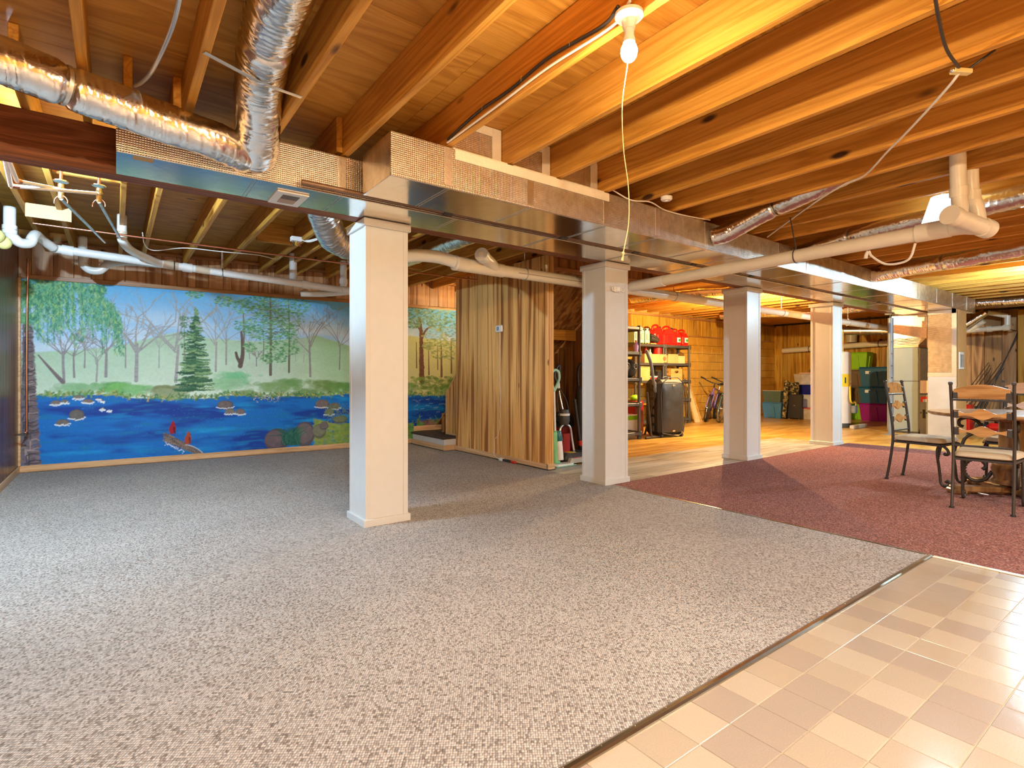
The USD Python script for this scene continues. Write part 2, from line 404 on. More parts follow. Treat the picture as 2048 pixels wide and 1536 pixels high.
SKIN_CLOTH = plain("pink_cloth", (0.62, 0.36, 0.26), 0.8)
CUSHION = plain("tan_suede", (0.50, 0.385, 0.245), 0.85, bump=0.12, bscale=30, mottle=0.12)
FURNACE = plain("cream_enamel", (0.25, 0.30, 0.29), 0.35, mottle=0.03)
HEATER = plain("white_enamel", (0.66, 0.65, 0.64), 0.3, mottle=0.03)
KRAFT = plain("kraft_board", (0.60, 0.34, 0.13), 0.6, bump=0.1, bscale=20, mottle=0.15)
MASTIC = plain("white_mastic", (0.78, 0.70, 0.55), 0.6, bump=0.5, bscale=45, mottle=0.1)
PATCHED = plain("patched_plaster", (0.42, 0.39, 0.36), 0.6, bump=0.3, bscale=18, mottle=0.16)
DARK_GAP = plain("dark_metal", (0.05, 0.045, 0.04), 0.5)
RUBBER = plain("black_rubber", (0.018, 0.017, 0.016), 0.65)
PURPLE = plain("purple_paint", (0.16, 0.08, 0.36), 0.25, coat=0.5)
TEAL_PAINT = plain("teal_bike_paint", (0.02, 0.10, 0.11), 0.25, coat=0.5)
PAPER = plain("white_paper", (0.82, 0.82, 0.80), 0.6)
INSULATION = plain("yellow_foam", (0.62, 0.60, 0.22), 0.8, bump=0.5, bscale=40)
CONCRETE = plain("painted_concrete", (0.42, 0.38, 0.32), 0.6, bump=0.1, bscale=12)
CORD_WHITE = plain("white_cord", (0.78, 0.75, 0.70), 0.45)
CORD_YELLOW = plain("yellow_cord", (0.72, 0.58, 0.26), 0.5)
CORD_BLACK = plain("black_cable", (0.035, 0.03, 0.03), 0.45)
CABLE_GREY = plain("grey_armoured_cable", (0.50, 0.56, 0.64), 0.3, metal=0.7)
PORCELAIN = plain("porcelain", (0.80, 0.76, 0.66), 0.2)
TREAD = plain("brown_stair_carpet", (0.065, 0.040, 0.028), 0.95, bump=0.5, bscale=160)
WALL_PAINT = plain("cream_wall_paint", (0.60, 0.54, 0.44), 0.7, bump=0.05, bscale=30)
BLOCK_PAINT = plain("amber_block_paint", (0.60, 0.32, 0.045), 0.55, bump=0.25, bscale=40, vary=0.06, mottle=0.10)
MORTAR = plain("pale_mortar", (0.56, 0.36, 0.145), 0.7, bump=0.2, bscale=60, mottle=0.25)
BLACK_INK = plain("black_ink", (0.02, 0.02, 0.02), 0.6)
RED_INK = plain("red_ink", (0.62, 0.03, 0.02), 0.5)
BLUE_INK = plain("pale_blue_print", (0.42, 0.58, 0.74), 0.5)
GREEN_INK = plain("green_ink", (0.02, 0.26, 0.06), 0.5)
METAL_STRIP = plain("bronze_strip", (0.34, 0.30, 0.22), 0.28, metal=1.0, mottle=0.1)
WHITE_STRIP = plain("pale_strip", (0.70, 0.66, 0.55), 0.35)


def carpet(name, ramp, loop=95.0, rough=1.0, rib=(1.0, 1.45, 1.0)):
    """Looped pile in rows: cells with a colour of their own and a rounded bump."""
    return mat(name, {"g": ("geometry", {}), "m0": ("mapping", {"rotation": (0.0, 0.0, -0.957)}), "m": ("mapping", {"scale": rib}),
                      "v": ("voronoi_texture", {"scale": loop, "randomness": 0.36}), "sc": ("separate_color", {}),
                      "rp": ("rgb_ramp", {"ramp": ramp}),
                      "n": ("noise_texture", {"scale": 1.1, "detail": 3.0}), "nr": ("map_range", {"from_min": 0.3, "from_max": 0.7, "to_min": 0.90, "to_max": 1.06}), "hv": ("hsv", {}),
                      "d": ("map_range", {"from_min": 0.0, "from_max": 0.75, "to_min": 1.0, "to_max": 0.0}),
                      "dk": ("map_range", {"from_min": 0.25, "from_max": 0.75, "to_min": 1.06, "to_max": 0.42, "clamp": True}), "h2": ("hsv", {}),
                      "b": ("bump", {"strength": 0.85, "distance": 0.006}),
                      "p": ("principled_bsdf", {"roughness": rough, "specular_ior_level": 0.08, "sheen_weight": 0.1})},
               [("g.position", "m0.vector"), ("m0.vector", "m.vector"), ("m.vector", "v.vector"), ("v.color", "sc.color"), ("sc.r", "rp.fac"), ("g.position", "n.vector"), ("n.fac", "nr.value"), ("nr.result", "hv.value"),
                ("rp.color", "hv.color"), ("v.distance", "dk.value"), ("dk.result", "h2.value"), ("hv.color", "h2.color"), ("h2.color", "p.base_color"), ("v.distance", "d.value"), ("d.result", "b.height"), ("b.normal", "p.normal")])


CARPET_GREY = carpet("berber_carpet", [(0.0, (0.20, 0.16, 0.135)), (0.10, (0.29, 0.25, 0.22)), (0.28, (0.41, 0.365, 0.33)), (0.65, (0.51, 0.46, 0.42)), (1.0, (0.58, 0.53, 0.49))], loop=100, rib=(1.0, 1.30, 1.0))
CARPET_RED = carpet("red_carpet", [(0.0, (0.13, 0.030, 0.024)), (0.4, (0.28, 0.082, 0.066)), (0.8, (0.39, 0.138, 0.108)), (1.0, (0.52, 0.26, 0.19))], loop=105, rib=(1.0, 1.30, 1.0))


def tile(name, col):
    return mat(name, {"g": ("geometry", {}), "n": ("noise_texture", {"scale": 260.0, "detail": 2.0}), "n2": ("noise_texture", {"scale": 14.0, "detail": 5.0, "distortion": 1.0}),
                      "r": ("rgb_ramp", {"ramp": [(0.35, tuple(c * 0.93 for c in col)), (0.65, tuple(c * 1.05 for c in col))]}),
                      "b": ("bump", {"strength": 0.10, "distance": 0.004}),
                      "p": ("principled_bsdf", {"roughness": 0.17, "specular_ior_level": 0.5})},
               [("g.position", "n.vector"), ("g.position", "n2.vector"), ("n.fac", "r.fac"), ("r.color", "p.base_color"), ("n2.fac", "b.height"), ("b.normal", "p.normal")])


TILES = [tile("tan_tile", (0.39, 0.325, 0.245)), tile("light_tile", (0.43, 0.365, 0.28)), tile("rosy_tile", (0.345, 0.285, 0.23))]
GROUT = plain("tile_joint", (0.48, 0.38, 0.26), 0.4)


def glow(name, col, strength):
    return mat(name, {"e": ("emission", {"color": col, "strength": strength})}, [], surface="e.emission")

# ================================================================ the setting
X0, X1, Y0, YB = -0.87, 15.3, -2.6, 7.95                 # inner faces of the basement
ZJ, ZD = 2.50, 2.74                                      # joist undersides, underside of the floor deck
FRONT_JOISTS = [-0.54, -0.10, 0.337, 0.774, 1.209, 1.666, 2.126, 2.556, 3.035, 3.45, 3.853] + [3.853 + 0.425 * k for k in range(1, 27)]
REAR_JOISTS = [-0.60, -0.36, 0.075, 0.297, 0.734, 1.169, 1.626, 1.84, 2.086, 2.516, 2.995, 3.41, 3.813] + [3.813 + 0.425 * k for k in range(1, 27)]


def structure(name, label=None):
    return thing(name, label, None, kind="structure")


def random_widths(a, b, lo, hi, seed):
    r, out, x = random.Random(seed), [], a
    while x < b - 1e-6:
        w = min(r.uniform(lo, hi), b - x)
        if b - x - w < lo * 0.5:
            w = b - x
        out.append((x, x + w))
        x += w
    return out


# ---- floor: slab, two carpets, vinyl tiles, grey planks and the wood-look sheet
fl = structure("floor", "basement floor of carpet, vinyl tile, grey planks and wood-look sheet")
part(fl, "slab", M().box(X0 - 0.2, X1 + 0.2, Y0 - 0.2, YB + 0.4, -0.16, -0.02), CONCRETE)
part(fl, "wood_look_sheet", M().box(4.12, X1, 4.81, YB, -0.02, 0).box(9.35, X1, 3.74, 4.81, -0.02, 0).box(9.56, X1, Y0, 3.74, -0.02, 0), SUBFLOOR, label="golden wood-look flooring")
part(fl, "joint_bed", M().box(X0, 3.975, Y0, 1.10, -0.02, -0.003).box(4.0, 9.35, 3.74, 4.81, -0.02, -0.004), GROUT)
T = 0.1627
cells = [(i, j) for i in range(20) for j in range(9)]
tr = random.Random(3)
for i, j in cells:
    xa, yb = 0.748 + T * i, 1.113 - T * j
    if xa >= 3.97:
        continue
    k = (0 if (i + j) % 2 else 1) if tr.random() > 0.42 else 2
    part(fl, "tile", M().box(xa + 0.0016, min(xa + T - 0.0016, 3.974), yb - T + 0.0016, yb - 0.0016, -0.02, 0, c=0.0012), TILES[k])
for k in range(3):                                        # the tiles outside the frame
    m = M()
    for i in range(-10, 20):
        for j in range(0, 22):
            if (i + 31 * j) % 3 == k and not (0 <= i < 20 and j < 9) and 0.748 + T * i < 3.97:
                xa, yb = 0.748 + T * i, 1.113 - T * j
                m.box(xa + 0.0016, min(xa + T - 0.0016, 3.974), yb - T + 0.0016, yb - 0.0016, -0.02, 0)
    part(fl, "tile_field", m, TILES[k], kind="stuff")
pr = random.Random(5)
for j in range(7):
    y = 3.74 + j * 0.1529
    x = 4.0 - pr.uniform(0, 0.8)
    while x < 9.35:
        a, b = max(x, 4.0), min(x + 1.22, 9.35)
        if b - a > 0.02:
            part(fl, "plank", M().box(a + 0.0015, b - 0.0015, y + 0.0015, y + 0.1514, -0.02, 0, c=0.0012), GREY_PLANK)
        x += 1.22
single("grey_carpet", M().prism([(X0, 1.125), (3.985, 1.125), (3.985, 6.80), (3.80, 6.80), (3.80, 7.88), (X0, 8.095)], 0.024, o=(0, 0, -0.02), u=(1, 0, 0), w=(0, 1, 0)), CARPET_GREY, "beige grey looped berber carpet covering the left and centre of the floor", "carpet")
single("red_carpet", M().box(3.992, 9.55, Y0, 3.735, -0.02, 0.004, c=0.003), CARPET_RED, "dark red looped carpet under the dining table", "carpet")
t = thing("carpet_edge_strip", "long bronze metal strip with screws between grey carpet and vinyl tiles", "strip")
part(t, "strip", M().prism([(-0.016, 0.0), (0.018, 0.0), (0.016, 0.004), (0.006, 0.009), (-0.008, 0.010), (-0.016, 0.006)], 3.2, o=(0.78, 1.110, 0.0005), u=(0, 1, 0), w=(0, 0, 1), n=(1, 0, 0)), METAL_STRIP)
for k in range(21):
    part(t, "screw", M().ball((0.85 + k * 0.15, 1.114, 0.0095), 0.0035, 8, 5, (1, 1, 0.5)), CHROME)
single("pale_floor_strip", M().box(3.962, 3.995, Y0, 1.095, 0.0, 0.006, c=0.002), WHITE_STRIP, "pale flat strip between vinyl tiles and red carpet", "strip")
single("dark_floor_strip", M().box(3.975, 4.0, 1.13, 3.70, 0.0, 0.0065, c=0.002), METAL_STRIP, "thin dark strip between grey carpet and red carpet", "strip")

# ---- ceiling: deck sheets and joists
ce = structure("ceiling", "open ceiling of pine joists under plywood sheets")
dx = X0 - 0.05
row = 0
y = Y0
while y < YB + 0.25:
    x = dx - (1.22 if row % 2 else 0)
    while x < X1:
        a, b = max(x, dx), min(x + 2.44, X1 + 0.05)
        if b - a > 0.05:
            part(ce, "plywood_sheet", M().box(a + 0.001, b - 0.001, y + 0.001, min(y + 1.219, YB + 0.3), ZD, ZD + 0.018), DECK)
        x += 2.44
    y += 1.22
    row += 1
for k, r in enumerate(FRONT_JOISTS):
    a = rng.uniform(-0.004, 0.004)
    part(ce, "joist", M().box(r - 0.040, r, Y0, 4.02, ZJ + a, ZD - 0.001, c=0.003), JOIST)
for k, r in enumerate(REAR_JOISTS):
    a = rng.uniform(-0.004, 0.006)
    part(ce, "joist", M().box(r - 0.040, r - 0.001, 3.47 - (0.08 if k % 3 else 0), 8.06, ZJ + 0.012 + a, ZD - 0.001, c=0.003), JOIST)
for x, y, w in ((-0.36, 4.95, 0.395), (8.53, 2.35, 0.385), (7.68, 2.75, 0.385), (10.2, 1.35, 0.385), (5.98, 2.42, 0.385), (2.126, 3.05, 0.39), (1.209, 6.2, 0.38), (2.995, 6.6, 0.375)):
    part(ce, "blocking", M().box(x + 0.003, x + w, y, y + 0.038, ZJ + 0.03, ZD - 0.002, c=0.002), BLOCK)
part(ce, "rim_joist", M().box(X0, X1, YB + 0.22, YB + 0.26, ZJ, ZD), BLOCK)

# ---- left wall: dark panelling
wl = structure("wall_left", "left wall of dark grooved panelling")
part(wl, "backing", M().box(X0 - 0.15, X0 - 0.012, Y0 - 0.15, 8.3, 0, ZD), DARK_GAP)
for k, (a, b) in enumerate(random_widths(Y0, 8.134, 0.10, 0.24, 11)):
    part(wl, "board", M().box(X0 - 0.014, X0, a + 0.0015, b - 0.0015, 0.0, ZD, c=0.0025), DARK_PANEL)
bl = structure("baseboard_left")
part(bl, "board", M().box(X0, X0 + 0.014, Y0, 8.12, 0.004, 0.078, c=0.004), OAK_TRIM_Y)
part(structure("trim_1", "upright wood strip in the corner of left wall and mural"), "strip", M().box(X0, X0 + 0.024, 8.085, 8.128, 0.08, 2.19, c=0.004), OAK_TRIM_Y)

# ---- back wall, left stretch: the mural wall, very slightly turned
SKEW = math.degrees(math.atan(-0.0455))
RW, CW = rot((0, 0, 1), SKEW), np.array([X0, 8.134, 0.0])
WLEN = 6.2
wb = structure("wall_back", "back wall: block wall under a band of boards")
part(wb, "backing", M().box(-0.3, WLEN, 0.012, 0.2, 0, ZD, R=RW, at=CW).box(5.3, X1 + 0.2, YB + 0.03, YB + 0.2, 0, ZD), MORTAR)
part(wb, "plaster", M().box(-0.02, WLEN, 0.0, 0.012, 0, 2.2, R=RW, at=CW), WALL_PAINT)
for k, (a, b) in enumerate(random_widths(0.0, WLEN, 0.085, 0.24, 21)):
    part(wb, "board", M().box(a + 0.002, b - 0.002, -0.012, 0.012, 2.232, 2.60, R=RW, at=CW, c=0.003), CEDAR)
for i in range(15):                                       # painted blocks of the right stretch
    z0 = i * 0.2035
    if z0 > 1.95:
        break
    x = 5.3 - (0.203 if i % 2 else 0)
    while x < X1:
        a, b = max(x, 5.3), min(x + 0.406, X1)
        if b - a > 0.03:
            d = rng.uniform(-0.0015, 0.0015)
            part(wb, "block", M().box(a + 0.003, b - 0.003, YB + d, YB + 0.03, z0 + 0.003, min(z0 + 0.2005, 2.03), c=0.003), BLOCK_PAINT)
        x += 0.406
for k, (a, b) in enumerate(random_widths(5.3, X1, 0.11, 0.24, 23)):
    part(wb, "board", M().box(a + 0.002, b - 0.002, YB - 0.014, YB + 0.03, 2.06, 2.52, c=0.003), AMBER_PANEL)
part(structure("trim_2", "wood strip above the mural"), "strip", M().box(0.02, 5.0, -0.03, 0.0, 2.185, 2.236, R=RW, at=CW, c=0.004), CEDAR_TRIM)
part(structure("trim_3", "wood strip at the foot of the amber boards"), "strip", M().box(5.35, X1, YB - 0.022, YB, 2.03, 2.062, c=0.003), CEDAR_TRIM)
part(structure("trim_4", "top plate over the back wall"), "plate", M().box(0.0, WLEN, -0.05, 0.1, 2.60, 2.635, R=RW, at=CW, c=0.003).box(5.4, X1, YB - 0.06, YB + 0.1, 2.44, 2.49, c=0.003), CEDAR_TRIM)
part(structure("baseboard_back", "light oak baseboard under the mural"), "board", M().box(0.0, 4.78, -0.026, 0.0, 0.004, 0.079, R=RW, at=CW, c=0.004), OAK_TRIM)

# ---- far right wall: amber and weathered boards; front wall behind the camera
wr = structure("wall_right", "far right wall of upright boards")
part(wr, "backing", M().box(X1 + 0.014, X1 + 0.2, Y0 - 0.2, YB + 0.2, 0, ZD), DARK_GAP)
for k, (a, b) in enumerate(random_widths(3.9, YB, 0.12, 0.24, 31)):
    part(wr, "board", M().box(X1, X1 + 0.016, a + 0.002, b - 0.002, 0, ZJ, c=0.003), AMBER_PANEL)
for k, (a, b) in enumerate(random_widths(Y0, 3.9, 0.14, 0.30, 33)):
    part(wr, "board", M().box(X1, X1 + 0.016, a + 0.003, b - 0.003, 0, ZJ, c=0.004), GREY_PANEL)
wf = structure("wall_front", "amber board wall on the near side, behind the camera")
part(wf, "backing", M().box(X0 - 0.15, X1 + 0.2, Y0 - 0.15, Y0 - 0.014, 0, ZD), DARK_GAP)
for k, (a, b) in enumerate(random_widths(X0, X1, 0.16, 0.34, 35)):
    part(wf, "board", M().box(a + 0.002, b - 0.002, Y0 - 0.016, Y0, 0, ZJ, c=0.003), AMBER_PANEL)

# ---- stair partition, knee wall, landing and the closet under the stairs
pa = structure("wall_partition", "stair partition of streaked hickory panelling")
PX0, PX1, PY0, PY1 = 4.02, 4.12, 4.75, 6.815
part(pa, "core", M().box(PX0 + 0.013, PX1 - 0.013, PY0 + 0.013, PY1 - 0.004, 0, 2.49), DARK_GAP)
for k, (a, b) in enumerate(random_widths(PY0 + 0.03, PY1, 0.10, 0.20, 41)):
    part(pa, "board", M().box(PX0, PX0 + 0.014, a + 0.001, b - 0.001, 0.0, 2.495, c=0.002), HICKORY)
    part(pa, "inner_board", M().box(PX1 - 0.014, PX1, a + 0.001, b - 0.001, 0.0, 2.495, c=0.002), CLOSET)
part(pa, "corner_strip", M().box(PX0 - 0.006, PX0 + 0.02, PY0 - 0.012, PY0 + 0.03, 0.06, 2.495, c=0.004), HICKORY)
for a, b in ((PX0 + 0.02, PX0 + 0.062), (PX0 + 0.062, PX1)):
    part(pa, "end_board", M().box(a + 0.001, b - 0.001, PY0 - 0.006, PY0 + 0.012, 0.0, 2.495, c=0.003), HICKORY)
pb = structure("baseboard_partition")
part(pb, "board", M().box(PX0 - 0.014, PX0, PY0 - 0.02, PY1 + 0.01, 0.004, 0.070, c=0.004), OAK_TRIM_Y)
part(pb, "end_board", M().box(PX0 - 0.014, PX1 + 0.006, PY0 - 0.02, PY0 - 0.006, 0.004, 0.070, c=0.004), OAK_TRIM)
ld = structure("landing", "low stair landing with brown carpet and white riser")
LX, LY = 3.835, 6.83
part(ld, "riser", M().box(LX, 5.25, LY, 7.86, 0.0, 0.168, c=0.003), WHITE_TRIM)
part(ld, "tread", M().box(LX - 0.03, 5.25, LY - 0.02, 7.865, 0.168, 0.192, c=0.008), TREAD)
part(ld, "skirting", M().box(LX - 0.016, LX, LY - 0.016, 7.86, 0.004, 0.082, c=0.004), OAK_TRIM_Y)
part(ld, "side_skirting", M().box(LX, PX0 - 0.015, LY - 0.016, LY, 0.004, 0.082, c=0.004), OAK_TRIM)
part(ld, "wall_skirting", M().box(4.75, 6.0, -0.03, -0.014, 0.195, 0.275, R=RW, at=CW, c=0.004), OAK_TRIM)
kw = structure("wall_knee", "low stair wall with a sloping oak cap")
ky = [(PY1 + 0.003, 0.195), (7.20, 0.195), (7.20, 0.83), (PY1 + 0.003, 1.20)]
part(kw, "core", M().prism([(y - 0, z) for y, z in ky], 0.05, o=(4.095, 0, 0), u=(0, 1, 0), w=(0, 0, 1), n=(1, 0, 0)), DARK_GAP)
for a, b in ((PY1 + 0.004, 6.93), (6.93, 7.06), (7.06, 7.19)):
    za, zb = 1.20 - (a - PY1) * 0.961, 1.20 - (b - PY1) * 0.961
    part(kw, "board", M().prism([(a + 0.001, 0.21), (b - 0.001, 0.21), (b - 0.001, zb), (a + 0.001, za)], 0.012, o=(4.083, 0, 0), u=(0, 1, 0), w=(0, 0, 1), n=(1, 0, 0)), HICKORY)
d = unit((0, 1, -0.961))
part(kw, "cap", M().box(-0.02, 0.40 / 0.72, -0.012, 0.075, 0, 0.02, R=np.stack([d, [1.0, 0, 0], np.cross(d, [1.0, 0, 0])], 1) @ np.diag([1, 1, 1]), at=(4.083, PY1 + 0.005, 1.20)), OAK_TRIM_Y)
part(kw, "end_strip", M().box(4.072, 4.150, 7.195, 7.215, 0.195, 0.83, c=0.003), OAK_TRIM_Y)
part(kw, "foot_strip", M().box(4.070, 4.083, PY1 + 0.004, 7.2, 0.195, 0.222, c=0.003), OAK_TRIM_Y)
cl = structure("closet", "panelled closet under the stairs")
for k, (a, b) in enumerate(random_widths(4.82, 7.8, 0.10, 0.20, 43)):
    part(cl, "side_board", M().box(5.30, 5.314, a + 0.001, b - 0.001, 0, max(0.05, min(2.34, 2.37 - 0.74 * (b - 4.82))), c=0.002), CLOSET)
sl = unit((0, 1, -0.74))
RS = np.stack([[1.0, 0, 0], sl, np.cross([1.0, 0, 0], sl)], 1)
for k, (a, b) in enumerate(random_widths(PX1, 5.30, 0.10, 0.20, 45)):
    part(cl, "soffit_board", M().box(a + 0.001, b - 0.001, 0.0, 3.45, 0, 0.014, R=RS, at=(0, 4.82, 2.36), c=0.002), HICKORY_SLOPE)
for k, (a, b) in enumerate(random_widths(PX1, 6.2, 0.10, 0.20, 47)):
    part(cl, "header_board", M().box(a + 0.001, b - 0.001, 4.80, 4.815, 2.33, 2.495, c=0.002), CLOSET)
part(cl, "header_trim", M().box(PX1, 6.2, 4.785, 4.80, 2.335, 2.385, c=0.004), CEDAR_TRIM)
part(cl, "cross_plank", M().box(PX1 + 0.002, 5.298, 5.62, 5.66, 1.585, 1.735, c=0.004), BLOCK)
part(cl, "flank", M().box(5.316, 5.40, 4.80, 7.92, 0, 2.33, c=0.003), CEDAR_TRIM)
part(cl, "back_board", M().box(PX1 + 0.002, 5.298, 7.40, 7.43, 0.20, 0.50, c=0.003), CLOSET)

# ================================================================ columns, girder and ducts
COLUMN_LABELS = ["white boxed column nearest the camera, left of the wood partition", "second white boxed column, with a plastic hook near its top",
                 "third white boxed column, beside the bicycles", "farthest white boxed column, beside the water heater"]
CX = [1.618, 4.085, 6.675, 9.125]
for k, cx in enumerate(CX):
    cy, h, top = 3.90, 0.166, 2.233
    col = thing("column", COLUMN_LABELS[k], "column", (cx, cy, 0), group=None)
    part(col, "shaft", M().box(-h + 0.004, h - 0.004, -h + 0.004, h - 0.004, 0.0, top, c=0.002), WHITE_PAINT)
    for sx in (-1, 1):
        for sy in (-1, 1):
            a0, a1 = sorted((sx * h, sx * (h - 0.038)))
            b0, b1 = sorted((sy * h, sy * (h - 0.038)))
            part(col, "corner_board", M().box(a0, a1, b0, b1, 0.05, top - 0.04, c=0.002), WHITE_TRIM)
    q = 0.182
    part(col, "base", M().box(-q, q, -q, q, 0.0, 0.056, c=0.004), WHITE_TRIM)
    part(col, "capital", M().box(-q - 0.002, q + 0.002, -q - 0.002, q + 0.002, top - 0.056, top, c=0.004), WHITE_TRIM)
hk = thing("hook_plate", "white plastic hook plate high on the second white column", "hook", (4.075, 3.733, 1.965))
part(hk, "plate", M().box(-0.045, 0.045, -0.018, 0, -0.03, 0.03, c=0.006), WHITE_PLASTIC)
part(hk, "cover", M().box(-0.018, 0.03, -0.026, -0.018, -0.022, 0.018, c=0.003), WHITE_PLASTIC)
for s in (-1, 1):
    part(hk, "hook", M().sweep(smooth_path([(s * 0.04, -0.016, -0.005), (s * 0.07, -0.02, -0.02), (s * 0.085, -0.024, -0.005), (s * 0.08, -0.026, 0.012)]), 0.006, 8), WHITE_PLASTIC, smooth=True)
gi = thing("girder", "dark brown built-up wood girder carrying the joists over the columns", "beam")
for k in range(3):
    part(gi, "ply", M().box(X0 + 0.001, X1 - 0.01, 3.778 + k * 0.041, 3.817 + k * 0.041, 2.236, 2.495, c=0.002), GIRDER)

ZB, ZT = 2.238, 2.488


def duct(name, label, x0, x1, y0, y1, seams, z0=ZB, z1=ZT):
    t = thing(name, label, "air duct")
    part(t, "side_panel", M().box(x0, x1, y0, y0 + 0.004, z0 + 0.003, z1), FOIL)
    part(t, "rear_panel", M().box(x0, x1, y1 - 0.004, y1, z0 + 0.003, z1), FOIL)
    part(t, "top_panel", M().box(x0, x1, y0 + 0.004, y1 - 0.004, z1 - 0.004, z1), FOIL)
    part(t, "bottom_panel", M().box(x0, x1, y0, y1, z0 - 0.001, z0 + 0.003, c=0.001), FOIL_SMOOTH)
    for x in (x0, x1 - 0.004):
        part(t, "end_panel", M().box(x, x + 0.004, y0 + 0.004, y1 - 0.004, z0 + 0.003, z1 - 0.004), FOIL)
    for x in seams:
        w = 0.026
        part(t, "joint_tape", M().box(x - w, x + w, y0 - 0.0025, y0, z0, z1 - 0.002).box(x - 0.012, x - 0.008, y0, y1, z0 - 0.003, z0 - 0.001).box(x + 0.008, x + 0.012, y0, y1, z0 - 0.0035, z0 - 0.001), TAPE)
    part(t, "edge_tape", M().box(x0, x1, y0 - 0.003, y0 + 0.012, z0 - 0.0025, z0 + 0.02, c=0.002), FOIL)
    return t


fd = duct("foil_duct", "rectangular foil-faced duct with white sealant patches, nearer of the two", 1.26, 12.7, 2.86, 3.285, [1.635, 2.269, 3.008, 3.618, 4.31, 4.843, 5.62, 6.23, 7.14, 8.0, 8.8, 9.7, 10.6, 11.4, 12.2])
bd = duct("foil_duct", "rectangular foil-faced duct along the column tops, with a white register", 0.005, 12.6, 3.385, 3.770, [0.66, 1.16, 2.0, 2.9, 3.9, 4.9, 5.9, 6.9, 7.9, 8.9, 9.9, 10.9, 11.9])
rg = part(bd, "register", M().box(0.80, 0.99, 3.49, 3.76, ZB - 0.012, ZB - 0.001, c=0.003), WHITE_PLASTIC, label="white square register")
part(rg, "louvre", M().box(0.845, 0.945, 3.54, 3.62, ZB - 0.014, ZB - 0.011), plain("register_slot", (0.16, 0.13, 0.11), 0.6))
part(rg, "damper", M().box(0.845, 0.945, 3.625, 3.71, ZB - 0.014, ZB - 0.011), plain("register_damper", (0.45, 0.32, 0.24), 0.6))
part(bd, "paper_label", M().box(0.075, 0.165, 3.40, 3.455, ZB - 0.0025, ZB - 0.0012), CARDBOARD)
# white sealant and foil panels between the joists above the nearer duct
part(fd, "sealant_band", M().box(1.68, 3.04, 2.852, 2.86, 2.425, 2.487, c=0.003), MASTIC, label="brushed white sealant")
for a, b in ((1.669, 2.083), (2.129, 2.513), (2.559, 2.992)):
    p = part(fd, "foil_panel", M().box(a, b, 2.94, 2.945, 2.492, ZD - 0.002), FOIL)
    part(p, "sealant", M().box(b - 0.075, b - 0.001, 2.930, 2.94, 2.492, ZD - 0.003, c=0.004).box(a + 0.001, a + 0.03, 2.932, 2.94, 2.492, ZD - 0.003, c=0.004).box(a, b - 0.002, 2.86, 2.94, 2.4885, 2.496, c=0.002), MASTIC)
for a in (1.669, 2.129):
    part(p, "top_sealant", M().box(a + 0.01, a + 0.38, 2.934, 2.94, ZD - 0.06, ZD - 0.003, c=0.003), MASTIC)
rodx = thing("gas_line", "thin dark pipe in the slot between the two foil ducts", "pipe")
part(rodx, "pipe", M().cyl((0.9, 3.335, 2.256), (12.4, 3.335, 2.256), 0.017, sides=10), plain("brown_pipe", (0.22, 0.13, 0.08), 0.4, metal=0.4), smooth=True)
for x in (1.9, 3.0, 3.9, 4.8, 5.9, 7.1, 8.3, 9.6):
    part(rodx, "coupling", M().cyl((x - 0.035, 3.335, 2.256), (x + 0.035, 3.335, 2.256), 0.026, sides=10), DARK_GAP, smooth=40)
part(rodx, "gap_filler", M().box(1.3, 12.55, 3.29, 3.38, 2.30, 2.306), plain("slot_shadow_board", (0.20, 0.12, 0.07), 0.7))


def flex(name, label, pts, r, seed, clamps=(), sag=0.16, n=14, sides=40, wr=1.0):
    """Insulated flexible duct: a foil jacket with ring wrinkles and crumples."""
    p = smooth_path(pts, n)
    seg = np.r_[0, np.cumsum(np.linalg.norm(np.diff(p, axis=0), axis=1))]
    m = int(seg[-1] / 0.0065) + 2
    s = np.linspace(0, seg[-1], m)
    p = np.stack([np.interp(s, seg, p[:, k]) for k in range(3)], 1)
    ang = np.arange(sides) * 2 * np.pi / sides
    S, A = np.meshgrid(s, ang, indexing="ij")
    P = np.stack([S * 62 + 1.6 * np.sin(A + seed), np.cos(A) * 1.5 + seed * 7.1, np.sin(A) * 1.5], -1)
    P2 = np.stack([S * 9, np.cos(A) * 1.6 + seed * 3.7, np.sin(A) * 1.6], -1)
    ring = np.abs(meshkit.noise(P, seed) - 0.5) * 2
    big = meshkit.fbm(P2, 3, seed + 5) - 0.5
    rad = r * (1 + wr * (0.055 * (ring - 0.4) + 0.13 * big))
    for c in clamps:
        rad *= 1 - 0.20 * np.exp(-((S - c * seg[-1]) / 0.022) ** 2)
    t = thing(name, label, "flexible duct")
    part(t, "jacket", M().sweep(p, rad, sides, caps=True), FLEX, smooth=True)
    for c in clamps:
        i = min(max(int(c * (m - 1)), 1), m - 2)
        part(t, "band", M().sweep([p[i] - (p[i + 1] - p[i]) * 1.2, p[i] + (p[i + 1] - p[i]) * 1.2], r * 0.90, 28, caps=False), TAPE, smooth=True)
    return t


